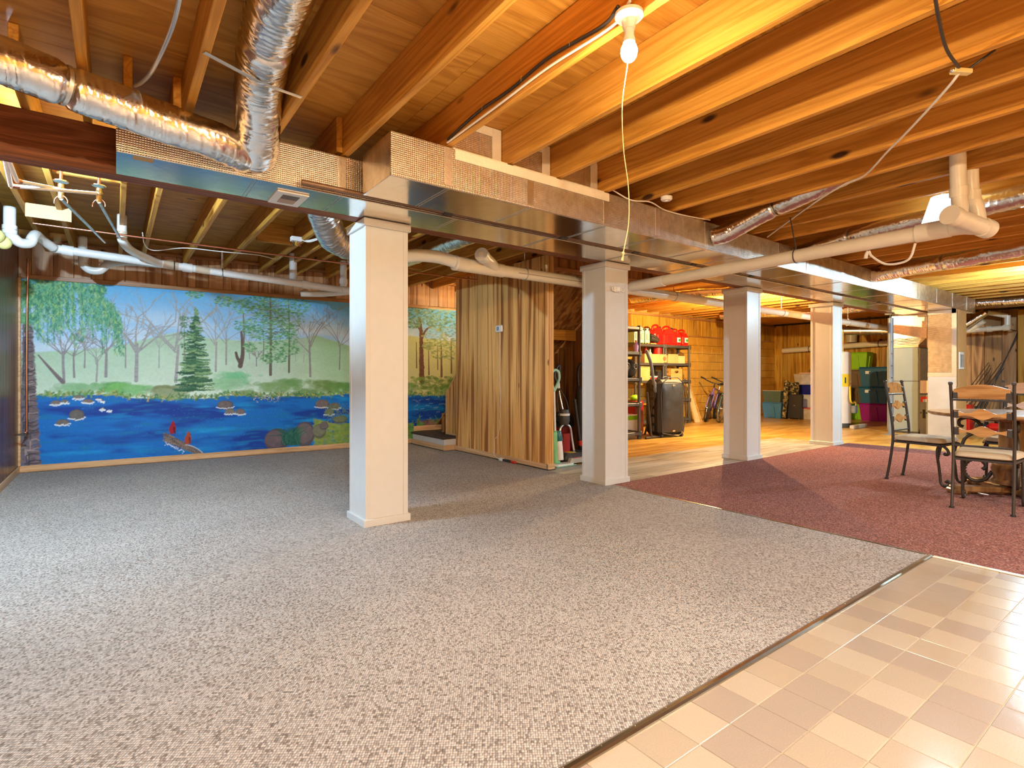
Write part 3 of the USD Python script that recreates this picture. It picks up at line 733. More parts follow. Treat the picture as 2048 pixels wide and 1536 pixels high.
flex("flex_duct", "thick crumpled foil flexible duct entering the frame at upper left", [(-0.86, 2.92, 2.41), (-0.42, 3.02, 2.40), (-0.10, 3.13, 2.385), (0.16, 3.20, 2.37), (0.40, 3.25, 2.355), (0.55, 3.33, 2.35), (0.58, 3.382, 2.35)], 0.098, 1, clamps=(0.46,))
fb = flex("flex_duct", "foil flexible duct hanging from a strap beside the pine joists", [(0.50, -0.9, 2.615), (0.50, 1.2, 2.615), (0.525, 2.1, 2.612), (0.55, 2.60, 2.605), (0.59, 2.95, 2.575), (0.625, 3.16, 2.49), (0.645, 3.29, 2.41), (0.65, 3.384, 2.365)], 0.116, 2, clamps=(0.80,))
part(fb, "strap", M().sweep(smooth_path([(0.31, 2.66, 2.4955), (0.42, 2.70, 2.490), (0.54, 2.74, 2.482), (0.64, 2.77, 2.487), (0.755, 2.80, 2.4955)]), 0.014, 8, flat=0.10, up=(0, 1, 0)), TAPE, label="thin metal strap")
flex("flex_duct", "foil flexible duct rising from the nearer duct to the joists", [(4.40, 2.857, 2.36), (4.44, 2.74, 2.38), (4.47, 2.58, 2.44), (4.47, 2.35, 2.505), (4.47, 2.05, 2.565), (4.465, 1.7, 2.635), (4.465, 1.3, 2.655), (4.465, 0.5, 2.655)], 0.080, 3, clamps=(0.24, 0.62))
flex("flex_duct", "long foil flexible duct behind the paired drain pipes", [(5.92, 2.84, 2.40), (5.75, 2.35, 2.43), (5.62, 1.9, 2.44), (5.58, 1.4, 2.45), (5.50, 0.9, 2.46), (5.45, 0.4, 2.47), (5.45, -0.5, 2.5)], 0.092, 4, clamps=(0.2, 0.72))
flex("flex_duct", "foil flexible duct under the joists beyond the drain pipe", [(8.05, 2.84, 2.42), (7.95, 2.35, 2.44), (7.80, 1.9, 2.43), (7.72, 1.3, 2.45), (7.7, 0.7, 2.46), (7.7, -0.4, 2.5)], 0.10, 5, clamps=(0.25,))
flex("flex_duct", "farthest foil flexible duct, near the right wall", [(12.9, 2.9, 2.44), (12.95, 2.2, 2.43), (12.9, 1.2, 2.45), (12.9, 0.2, 2.45)], 0.10, 6)
flex("flex_duct", "bluish foil flexible duct dropping behind the nearest column", [(1.16, 3.772, 2.36), (1.18, 3.90, 2.37), (1.27, 4.10, 2.30), (1.44, 4.35, 2.20), (1.70, 4.50, 2.19), (2.0, 4.75, 2.33), (2.25, 5.3, 2.44), (2.3, 6.2, 2.46)], 0.115, 7, clamps=(0.30,))
flex("flex_duct", "foil flexible duct between the rear joists above the cleanout", [(2.75, 3.85, 2.44), (2.76, 4.4, 2.45), (2.78, 5.2, 2.46), (2.78, 6.2, 2.47)], 0.085, 8)
flex("flex_duct", "foil flexible duct under the rear joists behind the second column", [(5.6, 3.85, 2.42), (5.9, 4.6, 2.41), (6.3, 5.3, 2.43), (6.5, 6.4, 2.45)], 0.085, 9)
flex("flex_duct", "foil flexible duct behind the third column under amber joists", [(7.55, 3.85, 2.42), (7.5, 4.5, 2.40), (7.4, 5.2, 2.42), (7.4, 6.4, 2.46)], 0.085, 10)
flex("flex_duct", "foil flexible duct near the ceiling between third and fourth columns", [(11.6, 3.85, 2.42), (11.3, 4.8, 2.36), (10.9, 5.6, 2.36), (10.8, 6.8, 2.42)], 0.085, 11)

# the furnace end: supply plenum, return duct
rt = thing("return_duct", "upright return duct with foil and kraft faces and a small register", "air duct")
part(rt, "foil_face", M().box(11.62, 11.626, 2.87, 3.27, 1.08, 2.234), FOIL)
part(rt, "lower_face", M().box(11.61, 11.626, 2.87, 3.27, 0.0, 1.08, c=0.003), PATCHED, label="white patched lower face")
part(rt, "kraft_face", M().box(11.63, 12.20, 2.87, 2.878, 0.0, 2.234), KRAFT)
part(rt, "back_faces", M().box(12.194, 12.20, 2.88, 3.27, 0.0, 2.234).box(11.63, 12.194, 3.262, 3.27, 0.0, 2.234), KRAFT)
part(rt, "corner_tape", M().box(11.612, 11.66, 2.862, 2.87, 0.9, 2.234).box(11.612, 11.62, 2.87, 2.93, 0.9, 2.234), TAPE)
part(rt, "top_tape", M().box(11.612, 11.62, 2.87, 3.27, 2.17, 2.234), TAPE)
part(rt, "middle_tape", M().box(11.606, 11.612, 2.87, 3.27, 1.07, 1.14), TAPE)
g2 = part(rt, "register", M().box(11.76, 12.02, 2.858, 2.87, 1.20, 1.50, c=0.004), WHITE_PLASTIC, label="white wall register")
for k in range(2):
    part(g2, "louvre", M().box(11.80 + k * 0.10, 11.88 + k * 0.10, 2.855, 2.859, 1.24, 1.46), plain(f"louvre_grey_{k}", (0.28, 0.27, 0.26), 0.5))
fu = thing("furnace", "tall cream enamel furnace under the duct", "furnace", (12.3, 3.78, 0))
part(fu, "cabinet", M().box(-0.27, 0.40, -0.26, 0.26, 0.03, 1.62, c=0.012), FURNACE)
part(fu, "front_trim", M().box(-0.275, -0.27, -0.262, 0.262, 0.98, 0.99), DARK_GAP)
part(fu, "side_panel", M().box(-0.262, 0.395, -0.268, -0.26, 0.08, 1.60, c=0.003), GALV, label="grey steel side")
part(fu, "lower_box", M().box(-0.27, 0.1, -0.40, -0.268, 0.0, 0.74, c=0.006), FURNACE)
part(fu, "slot", M().box(-0.276, -0.27, -0.355, -0.315, 0.30, 0.46, c=0.001), BLACK_PLASTIC)
part(fu, "notice", M().box(-0.274, -0.27, -0.385, -0.285, 0.60, 0.70), RED_INK)
part(fu, "notice_panel", M().box(-0.276, -0.274, -0.38, -0.32, 0.60, 0.655), BLUE_INK)
part(fu, "junction_box", M().box(-0.26, 0.0, -0.40, -0.27, 0.76, 1.0, c=0.006), WHITE_PLASTIC)
for s in (-0.375, -0.29):
    part(fu, "knob", M().ball((-0.275, s, 0.40), 0.012, 8, 6), BLACK_PLASTIC)
part(fu, "plinth", M().box(-0.26, 0.39, -0.25, 0.25, 0.0, 0.03), DARK_GAP)
pl = thing("plenum", "foil-faced plenum tapering from the furnace up to the duct", "air duct", (12.3, 3.78, 0))
part(pl, "lower_skirt", M().box(-0.262, 0.39, -0.25, 0.25, 1.622, 1.66), COPPER, label="copper coloured tape band")
v = np.array([(-0.26, -0.25, 1.66), (0.39, -0.25, 1.66), (0.39, 0.25, 1.66), (-0.26, 0.25, 1.66), (-0.20, -0.36, 1.80), (0.30, -0.36, 1.80), (0.30, 0.20, 1.80), (-0.20, 0.20, 1.80)])
part(pl, "taper", M().add(v, [[0, 1, 5, 4], [1, 2, 6, 5], [2, 3, 7, 6], [3, 0, 4, 7]]), FOIL)
part(pl, "riser", M().box(-0.20, 0.30, -0.36, 0.20, 1.80, 2.234), FOIL)
fp = thing("flue_pipe", "grey galvanised flue pipe between plenum and return duct", "pipe")
part(fp, "pipe", M().cyl((12.02, 3.345, 1.60), (12.02, 3.345, 2.234), 0.055), GALV, smooth=40)
part(fp, "collar", M().cyl((12.02, 3.345, 2.14), (12.02, 3.345, 2.17), 0.06), GALV, smooth=40)
jp = thing("jack_post", "blue grey steel post under the duct beside the furnace", "post", (11.5, 3.80, 0))
part(jp, "tube", M().cyl((0, 0, 0.012), (0, 0, 2.15), 0.046), STEEL_BLUE, smooth=40)
part(jp, "base_plate", M().box(-0.09, 0.09, -0.09, 0.09, 0, 0.012, c=0.003), STEEL_BLUE)
part(jp, "screw", M().cyl((0, 0, 2.15), (0, 0, 2.21), 0.018), DARK_GAP, smooth=40)
part(jp, "head_plate", M().box(-0.07, 0.07, -0.04, 0.07, 2.21, 2.234), STEEL_BLUE)
for k in range(4):
    part(jp, "hole", M().cyl((-0.035, -0.03, 1.05 + 0.22 * k), (-0.041, -0.034, 1.05 + 0.22 * k), 0.012, sides=10), BLACK_PLASTIC)

# ================================================================ lamps
def bare_lamp(label, at, key, colour, drop=0.14, r=0.033, holder=0.055, cat="lamp", group=None):
    """Porcelain lampholder on a joist with a bare bulb; the bulb's light is a sphere light of the bulb's size."""
    x, y, z = at                                            # underside of the joist
    t = thing("bulb_lamp", label, cat, (x, y, z), group=group)
    part(t, "lampholder", M().lathe([(0.001, 0.0), (holder, 0.0), (holder, -0.012), (holder * 0.82, -0.022), (0.030, -0.028), (0.024, -0.05), (0.022, -0.062), (0.001, -0.062)], sides=28), PORCELAIN, smooth=35)
    part(t, "bulb_base", M().lathe([(0.001, -0.058), (0.019, -0.06), (0.019, -0.085), (0.024, -0.10), (0.024, -0.112), (0.001, -0.113)], sides=20), WHITE_PLASTIC, smooth=35)
    zc = -0.112 - r * 1.05
    part(t, "bulb", M().lathe([(r * math.sin(a) + 1e-4, zc - r * 1.25 * math.cos(a)) for a in np.linspace(0, math.pi, 13)], sides=20), glow("bulb_glow_" + key, colour, max(12.0, BULB[key] / 250.0)), smooth=True)
    lamp = UsdLux.SphereLight.Define(stage, f"{t.GetPath()}/light")
    lamp.CreateRadiusAttr(r * 1.02)
    lamp.CreateColorAttr(Gf.Vec3f(*colour))
    lamp.CreateIntensityAttr(BULB[key])
    lamp.AddTranslateOp().Set(Gf.Vec3d(0, 0, zc - r * 0.2))
    return t


main = bare_lamp("lit bare bulb in a white porcelain holder hanging at top centre, with a pull cord", (1.60, 1.40, 2.498), "main", WARM)
part(main, "pull_cord", M().sweep(smooth_path([(0.018, 0.0, -0.035), (0.03, 0.02, -0.09), (0.02, 0.03, -0.2), (0.0, 0.035, -0.34), (0.012, 0.04, -0.50), (0.03, 0.03, -0.66), (0.02, 0.02, -0.80), (-0.01, 0.02, -0.92)]), 0.0022, 6), CORD_YELLOW, smooth=True)
part(main, "cord_knot", M().ball((-0.012, 0.02, -0.925), 0.007, 8, 6).cyl((-0.012, 0.02, -0.93), (-0.018, 0.02, -0.955), 0.003, 0.006, 6), CORD_YELLOW, smooth=True)
bare_lamp("cool white bare bulb on a joist just outside the left edge", (-0.66, 4.25, 2.51), "left", COOL)
bare_lamp("cool white bare bulb on a joist just outside the right edge", (9.5, 1.45, 2.498), "right", (0.56, 0.84, 1.0))
bare_lamp("small lit bare bulb behind the third column, near the storage corner", (8.80, 5.45, 2.511), "back", AMBER)
bare_lamp("bare warm bulb on a joist behind the camera at left", (-0.45, -1.70, 2.498), "near", (1.0, 0.74, 0.42))
bare_lamp("bare bulb over the stairs behind the partition", (4.55, 7.15, 2.51), "stair", AMBER)


def shop_light(label, at, key, colour):
    """Two tubes in a white steel reflector, hung on chains below the joists and shining down."""
    t = thing("shop_light", label, "lamp", at)
    part(t, "reflector", M().prism([(-0.11, 0.0), (-0.045, 0.06), (0.045, 0.06), (0.11, 0.0), (0.105, 0.0), (0.043, 0.055), (-0.043, 0.055), (-0.105, 0.0)], 1.24, o=(0.62, 0, 0), u=(0, 1, 0), w=(0, 0, 1), n=(-1, 0, 0)), WHITE_PLASTIC)
    for s in (-1, 1):
        part(t, "tube", M().cyl((-0.60, s * 0.045, 0.022), (0.60, s * 0.045, 0.022), 0.013), glow(f"tube_glow_{key}_{s + 1}", colour, 3.0), smooth=40)
        part(t, "chain", M().cyl((s * 0.45, 0, 0.06), (s * 0.45, 0, 2.498 - at[2]), 0.003, sides=6), CHROME)
        part(t, "end_cap", M().box(*sorted((s * 0.62, s * 0.605)), -0.08, 0.08, 0.005, 0.058), WHITE_PLASTIC)
    lamp = UsdLux.RectLight.Define(stage, f"{t.GetPath()}/light")
    lamp.CreateWidthAttr(1.18)
    lamp.CreateHeightAttr(0.14)
    lamp.CreateColorAttr(Gf.Vec3f(*colour))
    lamp.CreateIntensityAttr(SHOP[key])
    lamp.AddTranslateOp().Set(Gf.Vec3d(0, 0, 0.004))
    return t


shop_light("tube shop light behind the camera at left", (0.95, -1.45, 2.36), "near", (1.0, 0.93, 0.86))
shop_light("tube shop light behind the camera in the middle", (4.7, -1.55, 2.36), "near_right", (1.0, 0.92, 0.82))
shop_light("tube shop light far to the right behind the camera", (8.6, -1.5, 2.36), "far_right", (0.72, 0.90, 1.0))

# ================================================================ the mural: flat paint on the wall, its colours kept per vertex
S0, S1, V0, V1, CELL = 0.026, 5.62, 0.079, 2.187, 0.0062
NU, NV = int((S1 - S0) / CELL) + 1, int((V1 - V0) / CELL) + 1
US, VS = np.linspace(S0, S1, NU), np.linspace(V0, V1, NV)
UU, VV = np.meshgrid(US, VS)                              # rows: height
mg = np.random.default_rng(12)
WE, WN = RW @ np.array([1.0, 0, 0]), RW @ np.array([0, 1.0, 0])


def fb_noise(sx, sy, seed, oct=4):
    return meshkit.fbm(np.stack([UU * sx, VV * sy, np.zeros_like(UU) + seed * 3.3], -1), oct, seed)


def onwall(qx, qy):
    """Wall coordinates (along, up) of a point of the painting, measured in a 2.926-fold enlargement of the photograph's lower left."""
    d = FW * FOCAL_PX + RT * (qx / 2.926 - 1024) + np.array([0, 0, 1.0]) * (HORIZON - 500 - qy / 2.926)
    k = ((CW - [0, 0, EYE]) @ WN) / (d @ WN)
    p = np.array([0, 0, EYE]) + d * k
    return (p - CW) @ WE, p[2]


def ow(*pts):
    return [onwall(*p) for p in pts]


def mixc(a, b, t):
    return a + (np.asarray(b, float) - a) * t


def lin(r, g, b):
    c = np.array([r, g, b], float) / 255
    return np.where(c <= 0.04045, c / 12.92, ((c + 0.055) / 1.055) ** 2.4)


CAN = np.zeros((NV, NU, 3))
# sky, clouds, hills and meadow
up = np.clip((VV - 1.25) / 0.95, 0, 1)[..., None]
CAN[:] = lin(174, 206, 238) * (1 - up) + lin(92, 172, 226) * up
cl_ = np.clip((fb_noise(1.3, 3.2, 1) - 0.42) * 5, 0, 1) * np.exp(-((VV - 1.62) / 0.22) ** 2)
CAN = mixc(CAN, lin(222, 228, 238), (cl_ * 0.75)[..., None])


def horizon(pts, seed, amp, freq):
    x, y = zip(*sorted(pts))
    h = np.interp(US, x, y)
    return h + amp * (meshkit.fbm(np.stack([US * freq, US * 0 + seed, US * 0], -1), 4, seed) - 0.5)


h1 = horizon(ow((100, 600), (400, 585), (700, 560), (950, 490), (1060, 470), (1250, 520), (1500, 530), (1760, 510), (1850, 495), (2044, 560), (2400, 500), (2900, 560)), 2, 0.05, 2.0)
m1 = np.clip((h1[None] - VV) / 0.02, 0, 1)[..., None]
mist = np.clip((h1[None] - VV) / 0.75, 0, 1)[..., None]
hill = lin(158, 196, 172) * (1 - mist) + lin(198, 220, 206) * mist
side = np.clip((UU - 2.5) / 1.0, 0, 1)[..., None]
hill = hill * (1 - 0.55 * side) + lin(118, 170, 104) * 0.55 * side
tn = fb_noise(3, 6, 5)[..., None]
hill = hill * (0.88 + 0.24 * tn)
far = np.clip((UU - 3.6) / 0.3, 0, 1)[..., None]
hill = mixc(hill, lin(198, 196, 136), far * 0.75)
CAN = CAN * (1 - m1) + hill * m1


def disc(u, v, r, col, a=1.0, sq=1.0):
    i0, i1 = int((v - r * sq - V0) / CELL) - 1, int((v + r * sq - V0) / CELL) + 2
    j0, j1 = int((u - r - S0) / CELL) - 1, int((u + r - S0) / CELL) + 2
    i0, j0, i1, j1 = max(i0, 0), max(j0, 0), min(i1, NV), min(j1, NU)
    if i0 >= i1 or j0 >= j1:
        return
    d = np.hypot((US[j0:j1] - u)[None] / r, (VS[i0:i1] - v)[:, None] / (r * sq))
    w = (np.clip((1.0 - d) * r / CELL + 0.5, 0, 1) * a)[..., None]
    CAN[i0:i1, j0:j1] += (col - CAN[i0:i1, j0:j1]) * w


def stroke(pts, w0, w1, col, a=1.0, wob=0.0):
    p = smooth_path([(x, y, 0) for x, y in pts], 6)[:, :2]
    L = np.r_[0, np.cumsum(np.linalg.norm(np.diff(p, axis=0), axis=1))]
    n = max(2, int(L[-1] / max(0.004, 0.5 * min(w0, w1))))
    s = np.linspace(0, L[-1], n)
    for k in range(n):
        u, v = np.interp(s[k], L, p[:, 0]), np.interp(s[k], L, p[:, 1])
        w = w0 + (w1 - w0) * k / (n - 1)
        disc(u + mg.normal() * wob, v + mg.normal() * wob, max(w, 0.003), col * (1 + 0.1 * mg.normal()), a)


def dab(u, v, ang, ln, wd, col, a=0.9):
    for k in (-0.5, 0, 0.5):
        disc(u + math.cos(ang) * ln * k, v + math.sin(ang) * ln * k, wd, col, a)


def bare_tree(qx, qbase, qtop, w, col, spread=1.0, seed=0):
    r = np.random.default_rng(seed)
    (u, v0), (_, v1) = onwall(qx, qbase), onwall(qx, qtop)
    H = v1 - v0
    stroke([(u, v0), (u + 0.01 * r.normal(), v0 + 0.45 * H)], w, w * 0.75, col, 0.9)

    def branch(x, y, ang, ln, wd, depth):
        x2, y2 = x + math.cos(ang) * ln, y + math.sin(ang) * ln
        xm, ym = (x + x2) / 2 + r.normal() * ln * 0.06, (y + y2) / 2
        stroke([(x, y), (xm, ym), (x2, y2)], wd, wd * 0.55, col, 0.55 + 0.1 * depth)
        if depth > 0:
            for k in range(r.integers(2, 4)):
                t = r.uniform(0.45, 1.0)
                branch(x + (x2 - x) * t, y + (y2 - y) * t, ang + r.uniform(-0.75, 0.75), ln * r.uniform(0.45, 0.7), wd * 0.6, depth - 1)
    for a in (1.15, 1.57, 2.0, 2.35, 0.8):
        branch(u, v0 + H * r.uniform(0.32, 0.5), a * 1.0 + r.normal() * 0.12, H * r.uniform(0.3, 0.5) * spread, w * 0.55, 2)


def clump(pts, n, size, cols, a=0.8, ang=(0, 3.1), ecc=2.0):
    """Foliage: dabs round the given (q x, q y, q radius) centres."""
    for qx, qy, qr in pts:
        u, v = onwall(qx, qy)
        R = abs(onwall(qx + qr, qy)[0] - u)
        for _ in range(n):
            t, rr = mg.uniform(0, 6.283), R * math.sqrt(mg.uniform())
            dab(u + rr * math.cos(t), v + 0.75 * rr * math.sin(t), mg.uniform(*ang), size * ecc * mg.uniform(0.6, 1.4), size * mg.uniform(0.5, 1.0), cols[mg.integers(len(cols))], a)


BARK = lin(112, 104, 108)
for k, (qx, qb, qt, w, sp) in enumerate([(375, 770, 380, 0.018, 1), (435, 745, 430, 0.012, .7), (495, 690, 450, 0.009, .7), (565, 770, 480, 0.012, .8), (620, 740, 430, 0.020, 1.1), (735, 690, 330, 0.010, .8), (797, 765, 290, 0.028, 1.2), (930, 690, 400, 0.008, .8),
                                          (1028, 770, 300, 0.024, 1.2), (1262, 710, 330, 0.016, 1.1), (1323, 670, 300, 0.013, 1.1), (1500, 680, 560, 0.008, .7), (1815, 740, 330, 0.020, 1.2), (1775, 660, 420, 0.009, .8), (1730, 650, 470, 0.008, .8), (1985, 700, 380, 0.012, 1.0), (1460, 640, 460, .007, .8), (2180, 700, 380, .012, 1.0), (2250, 690, 420, .010, 1.0)]):
    bare_tree(qx, qb, qt, w * 0.72, mixc(BARK, lin(176, 190, 192), mg.uniform(0.15, 0.7)), sp, 100 + k)
stroke(ow((370, 775), (300, 700), (225, 615)), 0.02, 0.006, BARK)
stroke(ow((1405, 680), (1420, 600), (1412, 480)), 0.028, 0.012, lin(96, 84, 82))
stroke(ow((1405, 660), (1388, 630), (1380, 600)), 0.022, 0.014, lin(90, 80, 78))
# meadow mounds
for qx, qy, qr, c in ((650, 780, 80, (92, 158, 92)), (700, 790, 60, (110, 176, 100)), (460, 790, 90, (128, 178, 134)), (800, 800, 60, (120, 180, 120)), (960, 800, 60, (120, 134, 96)), (1010, 820, 70, (138, 156, 120)), (1370, 720, 100, (112, 186, 140)), (1330, 760, 90, (140, 190, 150)), (1440, 830, 60, (126, 152, 104)),
                      (1700, 760, 90, (104, 150, 90)), (1600, 780, 100, (120, 160, 104)), (1780, 820, 90, (104, 146, 92)), (1900, 770, 90, (104, 136, 74)), (2010, 780, 90, (92, 140, 70)), (2150, 780, 100, (88, 136, 70)), (2350, 780, 110, (92, 140, 80)), (2600, 790, 110, (90, 140, 70))):
    for _ in range(110):
        u, v = onwall(qx + mg.normal() * qr * 0.55, qy + abs(mg.normal()) * qr * 0.35)
        disc(u, v, mg.uniform(0.02, 0.06), lin(*c) * mg.uniform(0.85, 1.15), 0.33, 0.6)
# river
hb = horizon(ow((100, 850), (300, 850), (600, 845), (800, 862), (1000, 868), (1250, 862), (1300, 845), (1600, 856), (1900, 850), (2044, 838), (2400, 845), (2600, 850), (2750, 830), (2900, 800)), 9, 0.03, 5.0)
mb = np.clip((hb[None] - VV) / 0.012, 0, 1)[..., None]
n1, n2, n3 = fb_noise(1.6, 9, 21)[..., None], fb_noise(2.2, 16, 22)[..., None], fb_noise(5, 40, 23)[..., None]
wat = lin(2, 104, 186) * np.ones_like(CAN)
wat = mixc(wat, lin(2, 58, 146), np.clip((n1 - 0.47) * 6, 0, 1))
wat = mixc(wat, lin(18, 146, 208), np.clip((n2 - 0.55) * 5, 0, 1) * 0.8)
wat = mixc(wat, lin(6, 118, 156), np.clip((n3 - 0.58) * 5, 0, 1) * 0.5)
CAN = CAN * (1 - mb) + wat * mb
hx = np.interp
for _ in range(950):                                     # grass along the bank
    u = mg.uniform(S0, S1)
    v = np.interp(u, US, hb) + mg.normal() * 0.018 + 0.012
    dab(u, v, mg.uniform(0.2, 2.9), 0.03, mg.uniform(0.004, 0.012), [lin(88, 142, 70), lin(126, 156, 92), lin(70, 120, 74), lin(168, 160, 96), lin(60, 110, 60)][mg.integers(5)], 0.7)
for _ in range(260):                                     # ripples
    u, v = mg.uniform(S0, S1), mg.uniform(0.1, 0.92)
    dab(u, v, mg.normal() * 0.15, mg.uniform(0.05, 0.2), 0.006, [lin(60, 160, 210), lin(10, 56, 130), lin(30, 130, 190)][mg.integers(3)], 0.3)
for _ in range(160):
    u, v = onwall(mg.uniform(2420, 2900), mg.uniform(870, 1010))
    dab(u, v, mg.normal() * 0.2, 0.05, 0.005, [lin(200, 220, 236), lin(96, 150, 200), lin(14, 44, 92)][mg.integers(3)], 0.6)


def rock(qx, qy, qw, qh, col, foam=True):
    u, v = onwall(qx, qy)
    w, h = abs(onwall(qx + qw, qy)[0] - u), abs(onwall(qx, qy - qh)[1] - v)
    disc(u, v, w, lin(*col) * 0.62, 0.95, h / w)
    disc(u - w * 0.06, v + h * 0.10, w * 0.9, lin(*col), 0.9, h / w * 0.85)
    for _ in range(26):
        t, r = mg.uniform(0, 6.28), mg.uniform(0, 0.7)
        disc(u + w * r * math.cos(t), v + h * r * math.sin(t), w * mg.uniform(0.1, 0.25), lin(*col) * mg.uniform(0.75, 1.3), 0.35)
    if foam:
        for k in np.linspace(-1, 1, 22):
            disc(u + k * w * 1.12, v - h * 0.8 + 0.3 * h * k * k + mg.normal() * 0.006, 0.007, lin(214, 226, 236), 0.75)


for a in ((330, 895, 32, 16, (112, 104, 100)), (380, 888, 22, 14, (116, 108, 104)), (460, 862, 30, 14, (118, 112, 104)), (515, 886, 32, 14, (120, 108, 100)), (578, 872, 14, 7, (120, 80, 70)), (600, 884, 10, 6, (120, 84, 74)), (600, 930, 14, 9, (116, 108, 100)), (450, 966, 44, 34, (98, 96, 92)), (368, 1010, 40, 20, (104, 100, 96)),
          (1318, 906, 46, 26, (104, 96, 96)), (1345, 946, 28, 20, (116, 110, 104)), (1405, 948, 28, 20, (112, 102, 104)), (1885, 902, 40, 28, (112, 102, 100)), (1955, 915, 34, 22, (104, 98, 92)), (1925, 950, 28, 22, (110, 112, 92)), (640, 940, 12, 6, (108, 100, 96))):
    rock(*a)
for _ in range(70):
    u, v = onwall(mg.uniform(1480, 1660), mg.uniform(848, 890))
    disc(u, v, mg.uniform(0.005, 0.012), lin(*[(190, 200, 196), (112, 112, 104), (150, 140, 110)][mg.integers(3)]), 0.8, 0.6)
# lower right bank
for _ in range(2600):
    qx = mg.uniform(1840, 2420)
    u, v = onwall(qx, mg.uniform(1000 + 40 * math.sin(qx / 60.0) * 0.5, 1165))
    disc(u, v, mg.uniform(0.012, 0.04), lin(*[(116, 148, 60), (132, 160, 72), (100, 136, 58), (136, 146, 74)][mg.integers(4)]) * mg.uniform(0.9, 1.05), 0.45, 0.6)
for a in ((1620, 1110, 72, 66, (98, 88, 96)), (1782, 1078, 58, 74, (104, 96, 102)), (1868, 1060, 40, 42, (112, 118, 100)), (1895, 1028, 26, 24, (104, 98, 104)), (1990, 990, 44, 22, (104, 110, 84))):
    rock(*a, False)
for _ in range(130):
    u, v = onwall(1705 + mg.normal() * 22, 1140)
    stroke([(u, v), (u + mg.normal() * 0.03, v + 0.12), (u + mg.normal() * 0.09, v + mg.uniform(0.14, 0.26))], 0.005, 0.003, lin(*[(40, 96, 84), (52, 118, 88), (24, 76, 80)][mg.integers(3)]), 0.7)
for _ in range(150):
    u, v = onwall(mg.uniform(1900, 2060), mg.uniform(910, 990))
    dab(u, v, mg.uniform(0.6, 2.5), 0.08, 0.006, lin(*[(60, 110, 84), (84, 134, 96), (120, 130, 100)][mg.integers(3)]), 0.6)
# stone-like willow trunk
for v in np.arange(V0, 1.78, 0.011):
    t = (v - V0) / 1.4
    ul, ur = onwall(112 + 22 * t, 700)[0], onwall(240 - 45 * t, 700)[0]
    for _ in range(9):
        disc(mg.uniform(ul + 0.01, ur - 0.01), v, mg.uniform(0.012, 0.03), lin(*[(96, 86, 94), (82, 76, 84), (112, 98, 106), (120, 112, 112)][mg.integers(4)]), 0.55, 0.7)
for k in range(44):
    v = mg.uniform(0.1, 1.7)
    t = (v - V0) / 1.4
    ul, ur = onwall(112 + 22 * t, 700)[0], onwall(240 - 45 * t, 700)[0]
    u = mg.uniform(ul, max(ul + 0.01, ur - 0.06))
    c = lin(*[(58, 54, 62), (150, 138, 140), (66, 60, 66)][mg.integers(3)])
    stroke([(u, v), (u + 0.05, v + mg.normal() * 0.01), (min(ur, u + 0.11), v + mg.normal() * 0.012)], 0.006, 0.004, c, 0.7)
    stroke([(u, v), (u + mg.normal() * 0.006, v - mg.uniform(0.05, 0.12))], 0.005, 0.004, c, 0.7)
# willow crown and hanging strands
WIL = [lin(52, 128, 104), lin(74, 150, 112), lin(106, 176, 128), lin(40, 112, 84), lin(96, 170, 150), lin(150, 196, 120)]
clump([(200, 215, 90), (300, 205, 90), (400, 200, 90), (500, 215, 80), (150, 300, 60), (250, 290, 70), (150, 400, 50), (580, 235, 40)], 130, 0.012, WIL, 0.65, (0.3, 2.8), 2.6)
for k in range(74):
    qx = mg.uniform(120, 690)
    q0 = 190 + 120 * abs((qx - 360) / 330) ** 2 + mg.uniform(-10, 60)
    ln = mg.uniform(120, 330) if qx > 210 else mg.uniform(60, 220)
    dr = (qx - 330) * 0.22
    pts = ow((qx, q0), (qx + dr * 0.55, q0 + ln * 0.5), (qx + dr * 0.75 + mg.normal() * 8, min(q0 + ln, 610)))
    c = WIL[mg.integers(len(WIL))]
    stroke(pts, 0.004, 0.003, c * 0.8, 0.6)
    p = smooth_path([(x, y, 0) for x, y in pts], 9)[:, :2]
    for x, y in p:
        for sgn in (-1, 1):
            dab(x + sgn * mg.uniform(0.004, 0.016), y + mg.normal() * 0.01, mg.uniform(-2.3, -0.8), 0.028, mg.uniform(0.004, 0.008), WIL[mg.integers(len(WIL))], 0.75)
# pine
PN = [lin(56, 104, 76), lin(84, 132, 92), lin(120, 158, 112), lin(40, 84, 66)]
u0, vb = onwall(1142, 820)
vt = onwall(1138, 335)[1]
stroke([(u0, vb), (u0, vt)], 0.010, 0.004, lin(96, 92, 84))
for k in range(250):
    t = mg.uniform() ** 0.75
    v = vt + (vb - vt) * t
    L = 0.03 + 0.225 * t
    sg = mg.choice([-1, 1])
    l = L * mg.uniform(0.35, 1.0)
    stroke([(u0, v), (u0 + sg * l * 0.5, v - 0.012), (u0 + sg * l, v + 0.004 - 0.03 * mg.uniform())], 0.010, 0.006, PN[mg.integers(4)], 0.8, 0.004)
stroke(ow((1078, 640), (1078, 370)), 0.005, 0.003, lin(120, 140, 110))
clump([(1078, 400, 24), (1078, 440, 26), (1076, 490, 24), (1074, 560, 24)], 34, 0.007, PN, 0.6)
